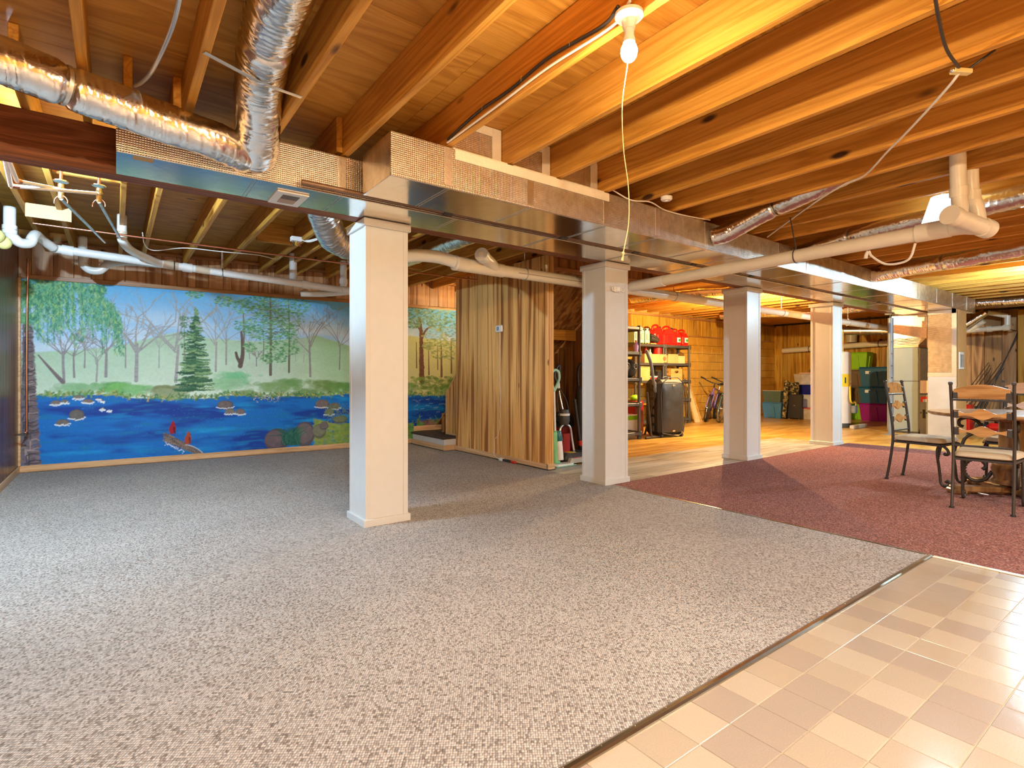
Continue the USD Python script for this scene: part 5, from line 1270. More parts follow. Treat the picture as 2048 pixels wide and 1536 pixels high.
# ================================================================ dining set
def chair(name, label, loc, rz, group):
    """Iron ladder-back chair with wooden slats and a tan seat; faces +x, origin under the seat."""
    t = thing(name, label, "chair", loc, rz, group)
    bw = 0.187
    post = lambda s: smooth_path([(-0.275, s * bw, 0.0), (-0.235, s * bw, 0.25), (-0.215, s * bw, 0.47), (-0.235, s * (bw + 0.003), 0.70), (-0.285, s * (bw + 0.006), 1.02)], 6)
    for s in (1, -1):
        p = part(t, "back_post", M().sweep(post(s), 0.0135, 8, flat=0.85), IRON, smooth=40)
        part(p, "finial", M().box(-0.300, -0.272, s * (bw + 0.006) - 0.014, s * (bw + 0.006) + 0.014, 1.015, 1.040, c=0.004), IRON)
        part(p, "foot_pad", M().cyl((-0.275, s * bw, 0.0), (-0.274, s * bw, 0.014), 0.018, sides=12), RUBBER, smooth=40)
    lean = lambda z: -0.215 - max(0, z - 0.47) ** 1.25 * 0.155
    w = bw - 0.014
    ys = np.linspace(-w, w, 33)

    def slat(z0, low, high, name_):
        outline = [(y, low(y / w)) for y in ys] + [(y, high(y / w)) for y in ys[::-1]]
        part(t, name_, M().prism(outline, 0.016, o=(lean(z0) - 0.008, 0, z0), u=(0, 1, 0), w=unit((lean(z0 + 0.05) - lean(z0 - 0.05), 0, 0.1)), n=(1, 0, 0)), CHAIR_WOOD)
        for s in (-1, 1):
            part(t, "slat_bracket", M().box(lean(z0) - 0.011, lean(z0) + 0.011, *sorted((s * (w - 0.026), s * (w + 0.006))), z0 - 0.032, z0 + 0.032, c=0.002), IRON)
    slat(0.935, lambda k: -0.032, lambda k: 0.040 + 0.045 * math.cos(k * 1.45), "crest_slat")
    wave = lambda k: 0.024 + 0.022 * math.cos(k * 5.2) * math.exp(-1.1 * k * k)
    slat(0.775, lambda k: -wave(k) * 0.95, lambda k: wave(k) * 1.05, "wavy_slat")
    slat(0.635, lambda k: -wave(k) * 0.95, lambda k: wave(k) * 1.05, "wavy_slat")
    for z in (0.892, 0.515):
        part(t, "rail", M().box(lean(z) - 0.009, lean(z) + 0.009, -bw, bw, z - 0.008, z + 0.008, c=0.002), IRON)
    part(t, "seat_frame", M().prism([(-0.225, -bw), (0.20, -0.225), (0.225, -0.20), (0.225, 0.20), (0.20, 0.225), (-0.225, bw)], 0.018, o=(0, 0, 0.394), u=(1, 0, 0), w=(0, 1, 0)), IRON)
    n = 26
    U, V = np.meshgrid(np.linspace(-1, 1, n), np.linspace(-1, 1, n), indexing="ij")
    half = 0.19 + 0.045 * (U + 1) / 2
    e = np.clip(1 - np.abs(U) ** 8, 0, 1) ** 0.5 * np.clip(1 - np.abs(V) ** 8, 0, 1) ** 0.5
    shrink = 1 - 0.06 * (np.abs(U) ** 4 * np.abs(V) ** 4)
    top = np.stack([U * 0.232 * shrink, V * half * shrink, 0.425 + 0.044 * e + 0.008 * meshkit.fbm(np.stack([U * 2, V * 2, U * 0 + loc[0]], -1), 3, 4)], -1).reshape(-1, 3)
    bot = np.stack([U * 0.226 * shrink, V * half * 0.97 * shrink, 0.425 - 0.013 * e], -1).reshape(-1, 3)
    i, j = np.meshgrid(np.arange(n - 1), np.arange(n - 1), indexing="ij")
    q = np.stack([i * n + j, (i + 1) * n + j, (i + 1) * n + j + 1, i * n + j + 1], -1).reshape(-1, 4)
    rim = [k for k in range(n)] + [k * n + n - 1 for k in range(1, n)] + [(n - 1) * n + k for k in range(n - 2, -1, -1)] + [k * n for k in range(n - 2, 0, -1)]
    side = [[rim[k], n * n + rim[k], n * n + rim[(k + 1) % len(rim)], rim[(k + 1) % len(rim)]] for k in range(len(rim))]
    part(t, "seat_cushion", M().add(np.vstack([top, bot]), np.vstack([q, q[:, ::-1] + n * n, np.array(side)[:, ::-1]])), CUSHION, smooth=True)
    for s in (1, -1):
        y = s * 0.195
        leg = part(t, "front_leg", M().sweep(smooth_path([(0.235, y, 0.325), (0.252, y, 0.318), (0.262, y, 0.335), (0.255, y, 0.365), (0.225, y, 0.395), (0.195, y, 0.40), (0.175, y, 0.37), (0.172, y, 0.30), (0.185, y, 0.20), (0.195, y, 0.10), (0.20, y, 0.045), (0.215, y, 0.016), (0.245, y, 0.013), (0.268, y, 0.03), (0.270, y, 0.056), (0.254, y, 0.066), (0.245, y, 0.056)], 5), 0.0125, 9), IRON, smooth=True, label="scrolled front leg")
        m = M()
        for k in range(9):
            z = 0.385 - k * 0.018
            m.ball((0.205 - 0.020 * k / 8 - 0.01, y, z), 0.022 - 0.0011 * k, 8, 6, (0.9, 1.0, 0.55), R=rot((0, 1, 0), -25))
        part(leg, "leaf", m, IRON, smooth=True)
        part(leg, "scroll_end", M().ball((0.236, y, 0.322), 0.017, 10, 7).ball((0.247, y, 0.055), 0.016, 10, 7), IRON, smooth=True)
    return t


G = "chairs at the round table"
chair("dining_chair", "iron and wood dining chair standing apart, left of the table, side on", (6.72, 1.915, 0.004), -94, G)
chair("dining_chair", "dining chair with its back to the camera, nearest at the table", (5.845, 1.235, 0.004), 4, G)
chair("dining_chair", "dining chair cut by the right edge, beyond the table", (7.36, 1.32, 0.004), 176, G)

tb = thing("dining_table", "round wooden dining table on a turned pedestal with iron scrolls", "table", (6.6, 1.22, 0.004))
part(tb, "tabletop", M().lathe([(0.001, 0.712), (0.55, 0.712), (0.595, 0.718), (0.615, 0.730), (0.618, 0.742), (0.608, 0.750), (0.001, 0.750)], sides=72), TABLE_WOOD, smooth=35)
part(tb, "apron", M().lathe([(0.001, 0.675), (0.20, 0.675), (0.23, 0.712), (0.001, 0.712)], sides=40), PEDESTAL, smooth=35)
part(tb, "pedestal", M().lathe([(0.001, 0.10), (0.15, 0.10), (0.155, 0.13), (0.135, 0.15), (0.145, 0.19), (0.155, 0.235), (0.145, 0.275), (0.115, 0.30), (0.125, 0.315), (0.115, 0.33), (0.100, 0.345), (0.098, 0.66), (0.13, 0.675), (0.001, 0.675)], sides=40), PEDESTAL, smooth=30)
for k in range(4):
    a = math.radians(45 + 90 * k)
    c, s = math.cos(a), math.sin(a)
    part(tb, "foot", M().box(0.05, 0.50, -0.06, 0.06, 0.02, 0.075, c=0.012, R=rot((0, 0, 1), 45 + 90 * k)).box(0.40, 0.52, -0.065, 0.065, 0.0, 0.05, c=0.012, R=rot((0, 0, 1), 45 + 90 * k)), PEDESTAL)
    b = math.radians(16 + 90 * k)
    c, s = math.cos(b), math.sin(b)
    prof = [(0.14, 0.20), (0.19, 0.12), (0.27, 0.10), (0.335, 0.15), (0.34, 0.235), (0.29, 0.30), (0.21, 0.29), (0.185, 0.24), (0.21, 0.21)]
    up_ = [(0.315, 0.29), (0.36, 0.38), (0.33, 0.50), (0.24, 0.57), (0.23, 0.64), (0.30, 0.69), (0.37, 0.67), (0.375, 0.62), (0.345, 0.605)]
    sc = part(tb, "iron_scroll", M().sweep(smooth_path([(x * c, x * s, z) for x, z in prof], 7), 0.0155, 9).sweep(smooth_path([(x * c, x * s, z) for x, z in up_], 7), 0.0145, 9), IRON, smooth=True)
    m = M()
    for q in np.linspace(0, 1, 12):
        t_ = math.radians(-60 + 190 * q)
        m.ball(((0.255 + 0.085 * math.cos(t_)) * c, (0.255 + 0.085 * math.cos(t_)) * s, 0.20 + 0.10 * math.sin(t_)), 0.021, 8, 6, (0.7, 0.9, 0.7))
    part(sc, "leaf_ridge", m, IRON, smooth=True)
single("paper_scrap", M().box(-0.05, 0.05, -0.03, 0.03, 0.005, 0.012, R=rot((0.2, 0.3, 1), 25), at=(6.28, 1.36, 0.022), c=0.003), PAPER, "crumpled white paper scrap on the red carpet under the table", "paper")

# ================================================================ partition fittings
th = thing("wall_timer", "small white wall device with a grey screen on the wood partition", "thermostat", (PX0, 5.69, 1.70))
part(th, "case", M().box(-0.028, 0.0, -0.075, 0.075, -0.045, 0.045, c=0.012), WHITE_PLASTIC)
part(th, "screen", M().box(-0.0295, -0.028, -0.012, 0.04, -0.025, 0.027, c=0.0005), GREY_SCREEN)
cr = random.Random(4)
cpts = [(PX0 - 0.008, 5.685, 1.655)]
for k in range(1, 26):
    z = 1.655 - k * 0.061
    cpts.append((PX0 - 0.007, 5.69 + 0.012 * cr.uniform(-1, 1) - 0.0008 * k + (0.13 if k > 22 else 0.05 * max(0, k - 18) / 4), max(z, 0.10)))
cpts += [(PX0 - 0.02, 5.80, 0.055), (PX0 - 0.03, 5.70, 0.02), (PX0 - 0.03, 5.62, 0.014)]
tube_thing("device_cord", "thin white cord hanging from the wall device to the floor", "cord", [("cord", cpts, 0.0036)], CORD_WHITE, 6, 4)
single("white_plug", M().box(PX0 - 0.075, PX0 - 0.03, 5.55, 5.62, 0.005, 0.04, c=0.006), WHITE_PLASTIC, "white plug lying at the baseboard of the partition", "plug")
hd = thing("hand_tool", "black hand tool with a red end lying along the partition baseboard", "tool", (PX0 - 0.055, 5.43, 0.022))
part(hd, "handle", M().sweep([(0, 0.11, 0), (0, 0.02, 0.002), (0, -0.06, 0)], [0.016, 0.018, 0.015], 10), BLACK_PLASTIC, smooth=True)
part(hd, "red_end", M().sweep([(0, -0.06, 0), (0, -0.13, 0), (0, -0.15, -0.004)], [0.014, 0.017, 0.010], 10), RED_PLASTIC, smooth=True)
tube_thing("floor_cord", "black cord lying along the foot of the partition", "cord", [("cord", [(PX0 - 0.03, 5.28, 0.010), (PX0 - 0.024, 5.1, 0.010), (PX0 - 0.026, 4.9, 0.010), (PX0 - 0.02, 4.70, 0.010), (PX0 + 0.08, 4.70, 0.009)], 0.0055)], CORD_BLACK)

# ================================================================ cleaners under the stairs
sm = thing("steam_mop", "pale green and white steam mop beside the partition end", "mop", (4.30, 4.90, 0.0), 0)
part(sm, "foot", M().prism([(-0.12, -0.075), (0.12, -0.075), (0.15, -0.04), (0.15, 0.05), (-0.15, 0.05), (-0.15, -0.04)], 0.03, o=(0.06, -0.03, 0.002), u=(1, 0, 0), w=(0, 1, 0)), WHITE_PLASTIC)
part(sm, "foot_pad", M().box(-0.10, 0.22, -0.12, 0.03, 0.001, 0.014, c=0.006), MINT)
part(sm, "body", M().sweep(smooth_path([(0.0, 0.0, 0.03), (0.0, 0.015, 0.20), (0.0, 0.03, 0.42)]), [0.05] * 8 + [0.055] * 8 + [0.045], 16, flat=0.8), MINT_GREEN, smooth=True, label="bright green body")
part(sm, "tank", M().sweep(smooth_path([(0.03, -0.03, 0.07), (0.03, -0.015, 0.22), (0.03, 0.0, 0.30)]), 0.042, 16), WHITE_PLASTIC, smooth=True)
part(sm, "tank_window", M().sweep([(0.035, -0.012, 0.30), (0.03, 0.005, 0.42)], [0.044, 0.035], 16), TEAL, smooth=True)
part(sm, "pole", M().cyl((0, 0.03, 0.42), (0.0, 0.05, 0.93), 0.014), WHITE_PLASTIC, smooth=40)
part(sm, "handle", M().sweep(smooth_path([(0, 0.05, 0.90), (-0.03, 0.05, 1.0), (-0.035, 0.052, 1.10), (0.01, 0.055, 1.16), (0.075, 0.055, 1.14), (0.085, 0.05, 1.06), (0.04, 0.045, 0.97), (0.0, 0.05, 0.90)]), 0.017, 10), MINT, smooth=True, label="pale green loop handle")
cc = thing("carpet_cleaner", "black and grey upright carpet cleaner under the stairs", "vacuum cleaner", (4.60, 5.05, 0.0), 0)
part(cc, "base", M().box(-0.15, 0.15, -0.17, 0.12, 0.03, 0.13, c=0.03), SHELF_PLASTIC)
part(cc, "nozzle", M().prism([(-0.15, 0.0), (0.15, 0.0), (0.12, 0.06), (-0.12, 0.06)], 0.05, o=(0, -0.17, 0.02), u=(1, 0, 0), w=(0, 0, 1), n=(0, -1, 0)), PALE_TOTE)
part(cc, "red_panel", M().box(-0.09, 0.04, -0.215, -0.20, 0.06, 0.085, c=0.004), RED_PLASTIC)
part(cc, "yellow_label", M().box(-0.06, 0.05, -0.12, -0.02, 0.130, 0.134), YELLOW)
for s in (-1, 1):
    part(cc, "wheel", M().cyl((s * 0.15, 0.02, 0.065), (s * 0.185, 0.02, 0.065), 0.065, sides=24), BLACK_PLASTIC, smooth=40)
    part(cc, "arm", M().sweep(smooth_path([(s * 0.12, 0.0, 0.12), (s * 0.105, 0.02, 0.28), (s * 0.085, 0.03, 0.42), (s * 0.03, 0.035, 0.47), (0, 0.035, 0.475)]), 0.019, 10), GALV, smooth=True)
part(cc, "tank", M().sweep([(0, 0.05, 0.12), (0, 0.05, 0.36)], [0.08, 0.075], 16), DARK_RED, smooth=40, label="dark red tank")
part(cc, "canister", M().lathe([(0.001, 0.45), (0.06, 0.47), (0.075, 0.52), (0.07, 0.62), (0.055, 0.66), (0.001, 0.665)], at=(0, 0.05, 0.0), sides=22), SHELF_PLASTIC, smooth=35)
part(cc, "canister_label", M().cyl((0, 0.05, 0.585), (0, 0.05, 0.612), 0.0735, sides=22), PAPER, smooth=40)
part(cc, "pole", M().sweep(smooth_path([(0, 0.07, 0.64), (-0.02, 0.10, 0.80), (-0.035, 0.12, 0.95)]), 0.013, 12), CHROME, smooth=True)
part(cc, "collar", M().cyl((-0.035, 0.12, 0.93), (-0.038, 0.125, 1.0), 0.024), WHITE_PLASTIC, smooth=40)
part(cc, "handle", M().sweep(smooth_path([(-0.037, 0.124, 0.98), (-0.085, 0.13, 1.06), (-0.07, 0.14, 1.15), (-0.01, 0.15, 1.22), (0.015, 0.15, 1.20), (0.0, 0.145, 1.10), (-0.037, 0.124, 0.99)]), 0.017, 10), BLACK_PLASTIC, smooth=True)
for s in (-1, 1):
    part(cc, "cord_loop", M().sweep(smooth_path([(-0.036, 0.10, 0.93), (s * 0.07 - 0.02, 0.08, 0.80), (s * 0.085, 0.06, 0.65), (s * 0.05, 0.03, 0.50), (0, 0.02, 0.46)]), 0.006, 8), CORD_BLACK, smooth=True)
uv = thing("upright_vacuum", "tall dark upright vacuum cleaner half hidden by the second column", "vacuum cleaner", (5.02, 5.12, 0.0), 0)
part(uv, "base", M().box(-0.17, 0.15, -0.20, 0.12, 0.02, 0.11, c=0.03), STEEL_BLUE)
part(uv, "bumper", M().box(-0.18, 0.16, -0.215, -0.195, 0.02, 0.06, c=0.01), PALE_TOTE)
part(uv, "body", M().sweep(smooth_path([(0, 0.05, 0.10), (0.0, 0.08, 0.5), (0.01, 0.10, 0.95)]), [0.085] * 8 + [0.095] * 8 + [0.075], 18, flat=0.8), SHELF_PLASTIC, smooth=True)
part(uv, "handle", M().sweep(smooth_path([(-0.05, 0.10, 0.93), (-0.055, 0.11, 1.10), (-0.02, 0.12, 1.22), (0.05, 0.12, 1.24), (0.09, 0.11, 1.12), (0.07, 0.10, 0.93)]), 0.02, 10), BLACK_PLASTIC, smooth=True)
part(uv, "hose", M().sweep(smooth_path([(0.06, 0.0, 0.95), (0.02, -0.03, 0.80), (-0.02, -0.04, 0.55), (0.0, -0.03, 0.30), (0.07, -0.02, 0.25), (0.10, -0.02, 0.5), (0.09, -0.01, 0.85)]), 0.019, 10), GREY_GREEN, smooth=True)
part(uv, "dial", M().ball((-0.01, -0.0, 0.86), 0.028, 12, 8), BLUE_INK, smooth=True)
part(uv, "wand", M().cyl((-0.13, -0.02, 0.17), (-0.17, 0.05, 0.78), 0.020), SHELF_PLASTIC, smooth=40)
part(uv, "wand_clip", M().cyl((-0.131, -0.018, 0.18), (-0.136, -0.010, 0.24), 0.03), RED_PLASTIC, smooth=40)
wv = thing("shop_vacuum", "black and red barrel vacuum in the dark back of the closet", "vacuum cleaner", (4.95, 5.56, 0.0), 0)
part(wv, "drum", M().lathe([(0.001, 0.05), (0.16, 0.05), (0.18, 0.4), (0.001, 0.4)]), DARK_RED, smooth=35)
part(wv, "lid", M().lathe([(0.001, 0.4), (0.19, 0.4), (0.19, 0.46), (0.15, 0.56), (0.001, 0.60)]), BLACK_PLASTIC, smooth=35)
part(wv, "hose", M().sweep(smooth_path([(-0.10, -0.12, 0.45), (-0.28, -0.16, 0.52), (-0.44, -0.1, 0.42), (-0.5, 0.0, 0.3)]), 0.022, 10), BLACK_PLASTIC, smooth=True)
for k in range(3):
    a = 2.1 * k
    part(wv, "caster", M().ball((0.15 * math.cos(a), 0.15 * math.sin(a), 0.026), 0.026, 10, 7), BLACK_PLASTIC, smooth=True)


# ================================================================ shelves in the storage corner
def shelf_unit(label, loc, rz, w, d, h, levels):
    t = thing("shelving_unit", label, "shelf", loc, rz, "black plastic shelving units")
    for x in (-w / 2 + 0.03, w / 2 - 0.03):
        for y in (-d / 2 + 0.03, d / 2 - 0.03):
            part(t, "post", M().cyl((x, y, 0.0), (x, y, h), 0.026, sides=12), SHELF_PLASTIC, smooth=40)
            part(t, "foot", M().cyl((x, y, 0.0), (x, y, 0.035), 0.036, sides=12), SHELF_PLASTIC, smooth=40)
    for z in levels:
        s = part(t, "shelf_board", M().box(-w / 2, w / 2, -d / 2, d / 2, z - 0.055, z, c=0.008), SHELF_PLASTIC)
        for x in (-w / 2, w / 2):
            part(s, "corner_block", M().box(x - 0.012 if x < 0 else x - 0.05, x + 0.05 if x < 0 else x + 0.012, -d / 2 - 0.006, d / 2 + 0.006, z - 0.075, z + 0.012, c=0.008), SHELF_PLASTIC)
    return t


SX, SY = 9.72, 7.60                                       # long unit against the back wall
LV = [0.12, 0.56, 0.98, 1.36, 1.76]
for k, x in enumerate((9.165, 10.12)):
    shelf_unit(("left", "right")[k] + " black plastic shelf along the back wall, " + ("carrying mint crates and a can" if k == 0 else "carrying red fuel cans"), (x, SY, 0.0), 0, (0.98, 0.90)[k], 0.36, LV[-1] - 0.002, LV)
shelf_unit("black plastic shelf standing end on, half behind the second column", (6.86, 6.28, 0.0), 0, 0.86, 0.36, 1.95, [0.12, 0.62, 1.05, 1.50, 1.93])


def fuel_can(label, loc, rz, s=1.0, lab=False):
    t = thing("fuel_can", label, "fuel can", loc, rz, "red fuel cans on the top shelf")
    body = [(-0.15, 0), (0.15, 0), (0.165, 0.03), (0.165, 0.22), (0.12, 0.30), (0.03, 0.335), (-0.10, 0.30), (-0.165, 0.20), (-0.165, 0.03)]
    part(t, "body", M().box(-0.165 * s, 0.165 * s, -0.085 * s, 0.085 * s, 0.0, 0.24 * s, c=0.035 * s).prism([(x * s, z * s) for x, z in body], 0.13 * s, o=(0, 0.065 * s, 0), u=(1, 0, 0), w=(0, 0, 1), n=(0, -1, 0)), RED_PLASTIC)
    part(t, "grip", M().sweep(smooth_path([(-0.12 * s, 0, 0.27 * s), (-0.10 * s, 0, 0.345 * s), (-0.02 * s, 0, 0.375 * s), (0.06 * s, 0, 0.365 * s), (0.09 * s, 0, 0.30 * s)]), 0.02 * s, 10), RED_PLASTIC, smooth=True)
    part(t, "moulded_panel", M().box(-0.06 * s, 0.07 * s, -0.092 * s, -0.082 * s, 0.05 * s, 0.19 * s, c=0.004), DARK_RED if not lab else RED_PLASTIC)
    part(t, "spout_cap", M().cyl((0.115 * s, 0, 0.30 * s), (0.14 * s, 0, 0.345 * s), 0.028 * s), GREEN_CAP if lab else BLACK_PLASTIC, smooth=40)
    if lab:
        p = part(t, "label", M().box(-0.03 * s, 0.09 * s, -0.0955 * s, -0.092 * s, 0.07 * s, 0.18 * s), PAPER)
        part(p, "green_mark", M().cyl((0.0, -0.096 * s, 0.12 * s), (0.0, -0.0985 * s, 0.12 * s), 0.034 * s), GREEN_INK)
    return t


fuel_can("red fuel can beside the black bundle, leftmost of the four", (9.55, 7.60, LV[-1]), 6, 1.16)
fuel_can("red fuel can second from left on the top shelf", (9.91, 7.58, LV[-1]), -8, 1.12)
fuel_can("red fuel can with a paper label, third from left on the top shelf", (10.20, 7.60, LV[-1]), 74, 1.0)
fuel_can("red fuel can with a paper label at the right end of the top shelf", (10.42, 7.58, LV[-1]), 80, 0.98)
for prim in list(stage.GetPrimAtPath("/World").GetChildren()):
    if prim.GetName() in ("fuel_can_002", "fuel_can_003"):
        p = prim
        for x, nm in (((-0.03), "label"),):
            part(p, nm, M().box(-0.168 - 0.004, -0.168, -0.045, 0.045, 0.07, 0.18), PAPER)
            part(p, "green_mark", M().cyl((-0.171, -0.02, 0.12), (-0.175, -0.02, 0.12), 0.032), GREEN_INK)
for k, (x, l) in enumerate(((8.74, "leftmost mint plastic case on the shelf top"), (8.90, "middle mint plastic case on the shelf top"), (9.08, "rightmost mint plastic case, beside the black bundle"))):
    t = thing("plastic_case", l, "case", (x, 7.54, LV[-1]), 0, "mint cases on the top shelf")
    part(t, "shell", M().prism([(-0.075, 0.02), (0.075, 0.02), (0.075, 0.24), (0.045, 0.33), (-0.045, 0.33), (-0.075, 0.24)], 0.20, o=(0, 0.10, 0), u=(1, 0, 0), w=(0, 0, 1), n=(0, -1, 0)), MINT)
    part(t, "handle", M().box(-0.035, 0.035, -0.125, -0.10, 0.09, 0.22, c=0.008), PALE_TOTE)
    for s in (-1, 1):
        part(t, "latch", M().ball((s * 0.05, -0.10, 0.30), 0.018, 8, 6), BLACK_PLASTIC, smooth=True)
        part(t, "foot", M().ball((s * 0.05, -0.09, 0.018), 0.018, 8, 6), YELLOW, smooth=True)
single("black_bundle", M().sweep(smooth_path([(9.17, 7.44, LV[-1] + 0.12), (9.27, 7.42, LV[-1] + 0.10), (9.36, 7.40, LV[-1] + 0.075)]), 0.055, 12).sweep(smooth_path([(9.18, 7.45, LV[-1] + 0.19), (9.27, 7.43, LV[-1] + 0.16), (9.35, 7.41, LV[-1] + 0.12)]), 0.04, 12), BLACK_FABRIC, "folded black bundle between the mint cases and red cans", "bag", smooth=True)
single("folded_card", M().box(9.17, 9.36, 7.42, 7.60, LV[-1] + 0.001, LV[-1] + 0.022, c=0.003), CARDBOARD, "flat tan cardboard under the black bundle", "cardboard")
bxx = thing("cardboard_box", "long open cardboard box with a red ring emblem on the middle shelf", "box", (9.36, 7.55, LV[3]))
part(bxx, "tray", M().box(-0.39, 0.36, -0.125, -0.12, 0.0, 0.19).box(-0.39, 0.36, 0.12, 0.125, 0.0, 0.19).box(-0.39, -0.385, -0.12, 0.12, 0, 0.19).box(0.355, 0.36, -0.12, 0.12, 0, 0.19).box(-0.39, 0.36, -0.12, 0.12, 0.0, 0.006), CARDBOARD)
part(bxx, "ring_emblem", M().torus((0.27, -0.1255, 0.095), 0.036, 0.008, axis=(0, 1, 0), n=28, sides=6), RED_INK, smooth=True)
part(bxx, "emblem_dot", M().cyl((0.27, -0.125, 0.095), (0.27, -0.128, 0.095), 0.015), RED_INK)
b2 = thing("cardboard_box", "plain cardboard box on the middle shelf, right of the emblem box", "box", (10.0, 7.56, LV[3]))
part(b2, "carton", M().box(-0.24, 0.12, -0.13, 0.12, 0.0, 0.17, c=0.003), CARDBOARD)
part(b2, "flap", M().box(-0.24, 0.12, -0.131, -0.129, 0.17, 0.20), CARDBOARD)
b3 = thing("cardboard_box", "pale cardboard box at the right end of the middle shelf", "box", (10.33, 7.58, LV[3]))
part(b3, "carton", M().box(-0.16, 0.08, -0.12, 0.12, 0.0, 0.17, c=0.003), BOARD_WOOD)
part(b3, "tape", M().box(-0.16, 0.08, -0.02, 0.02, 0.17, 0.172), CARDBOARD)
rb = thing("red_canister", "red metal canister standing in the emblem box", "canister", (9.56, 7.56, LV[3] + 0.008))
part(rb, "body", M().cyl((0, 0, 0), (0, 0, 0.32), 0.09, sides=24), RED_PLASTIC, smooth=40)
part(rb, "rim", M().cyl((0, 0, 0.32), (0, 0, 0.335), 0.095, sides=24), DARK_RED, smooth=40)
for k, (x, m_, l, hh) in enumerate(((9.16, DARK_RED, "narrow dark red bottle in the emblem box", 0.34), (9.30, PALE_TOTE, "pale jar in the emblem box", 0.28))):
    t = thing("bottle", l, "bottle", (x, 7.55, LV[3] + 0.008))
    part(t, "body", M().lathe([(0.001, 0), (0.045, 0), (0.045, hh * 0.7), (0.02, hh * 0.85), (0.02, hh), (0.001, hh)]), m_, smooth=35)
    part(t, "cap", M().cyl((0, 0, hh), (0, 0, hh + 0.03), 0.022), BLACK_PLASTIC, smooth=40)
wc = thing("wooden_crate", "small wooden crate with an oval hand hole on a shelf", "crate", (9.98, 7.50, LV[2]))
from shapely.geometry import Polygon as SP, Point as SPt
from shapely import affinity as SA
front = SP([(-0.20, 0), (0.20, 0), (0.20, 0.26), (-0.20, 0.26)]).difference(SA.scale(SPt(0, 0.19).buffer(0.03), 2.3, 1.0))
part(wc, "front_panel", M().prism(front, 0.014, o=(0, -0.12, 0), u=(1, 0, 0), w=(0, 0, 1), n=(0, -1, 0)), CRATE)
part(wc, "back_panel", M().prism(front, 0.014, o=(0, 0.134, 0), u=(1, 0, 0), w=(0, 0, 1), n=(0, -1, 0)), CRATE)
for s in (-1, 1):
    for z in (0.01, 0.10, 0.19):
        part(wc, "slat", M().box(*sorted((s * 0.186, s * 0.20)), -0.12, 0.12, z, z + 0.075, c=0.002), CRATE)
part(wc, "floor_board", M().box(-0.186, 0.186, -0.12, 0.12, 0, 0.012), CRATE)
for k, (x, y, l, m_, s) in enumerate(((9.0, 7.55, "brown carton in the lower left of the shelves", CARDBOARD, (0.16, 0.12, 0.28)), (9.62, 7.6, "dark box beside the wooden crate", BLACK_PLASTIC, (0.14, 0.12, 0.18)))):
    t = thing("storage_box", l, "box", (x, y, LV[2]))
    part(t, "carton", M().box(-s[0], s[0], -s[1], s[1], 0, s[2], c=0.006), m_)
    part(t, "lid", M().box(-s[0] - 0.005, s[0] + 0.005, -s[1] - 0.005, s[1] + 0.005, s[2], s[2] + 0.02, c=0.004), m_)
bw = thing("pet_dish", "white and red bowl on the lower shelf behind the suitcase", "bowl", (9.30, 7.50, LV[2]))
part(bw, "bowl", M().lathe([(0.001, 0.0), (0.08, 0.0), (0.125, 0.10), (0.118, 0.10), (0.075, 0.012), (0.001, 0.012)]), PAPER, smooth=35)
part(bw, "band", M().lathe([(0.095, 0.03), (0.112, 0.065), (0.113, 0.065), (0.096, 0.03)]), RED_PLASTIC, smooth=35)
gb = thing("gift_carton", "patterned white and green carton low behind the end-on shelf", "box", (7.55, 6.66, 0.0))
part(gb, "carton", M().box(-0.16, 0.16, -0.13, 0.13, 0.0, 0.38, c=0.004), PAPER)
part(gb, "green_band", M().box(-0.161, 0.161, -0.131, 0.131, 0.28, 0.36, c=0.003), LIME)
gr = thing("gift_bag", "dark red patterned bag standing by the black suitcase", "bag", (7.85, 6.72, 0.0), 10)
part(gr, "bag", M().box(-0.15, 0.15, -0.10, 0.10, 0.0, 0.62, c=0.02), DARK_RED)
part(gr, "tissue", M().ball((0, 0, 0.66), 0.12, 12, 8, (1.1, 0.8, 0.6)), LIME, smooth=True)
ex = thing("exercise_frame", "black folded exercise frame leaning on the end-on shelf", "frame", (7.42, 6.02, 0.0))
part(ex, "rail", M().sweep(smooth_path([(-0.10, 0.0, 1.52), (0.02, 0.0, 1.30), (0.10, 0.02, 1.05), (0.22, 0.06, 0.80)]), 0.028, 10), STEEL_BLUE, smooth=True)
part(ex, "pad", M().sweep(smooth_path([(0.16, 0.06, 0.95), (0.24, 0.06, 0.86), (0.28, 0.08, 0.70)]), 0.06, 12, flat=0.6), BLACK_FABRIC, smooth=True)
part(ex, "leg", M().cyl((-0.08, 0.0, 0.80), (0.03, 0.0, 0.02), 0.02).cyl((0.22, 0.06, 0.78), (0.22, 0.3, 0.03), 0.018), IRON, smooth=40)
part(ex, "foot_bar", M().cyl((-0.12, 0.0, 0.02), (0.28, 0.0, 0.02), 0.02), IRON, smooth=40)
for k, (x, z) in enumerate(((6.9, 1.07), (7.1, 1.07))):
    t = thing("helmet_bag", ("black cloth bag at left on the end-on shelf", "black cloth bag at right on the end-on shelf")[k], "bag", (x, 6.22, z - 0.02))
    part(t, "bag", M().ball((0, 0, 0.16), 0.16, 16, 10, (0.8, 0.9, 1.0)), BLACK_FABRIC, smooth=True)
    part(t, "strap", M().torus((0, -0.15, 0.20), 0.05, 0.008, axis=(0, 1, 0), n=18, sides=6), SHELF_PLASTIC, smooth=True)
pb_ = thing("toy_bottle", "small pink and orange bottle on the end-on shelf", "bottle", (7.22, 6.16, 1.50))
part(pb_, "body", M().lathe([(0.001, 0), (0.04, 0), (0.045, 0.1), (0.02, 0.16), (0.001, 0.17)]), plain("lilac_plastic", (0.55, 0.30, 0.62), 0.4), smooth=35)
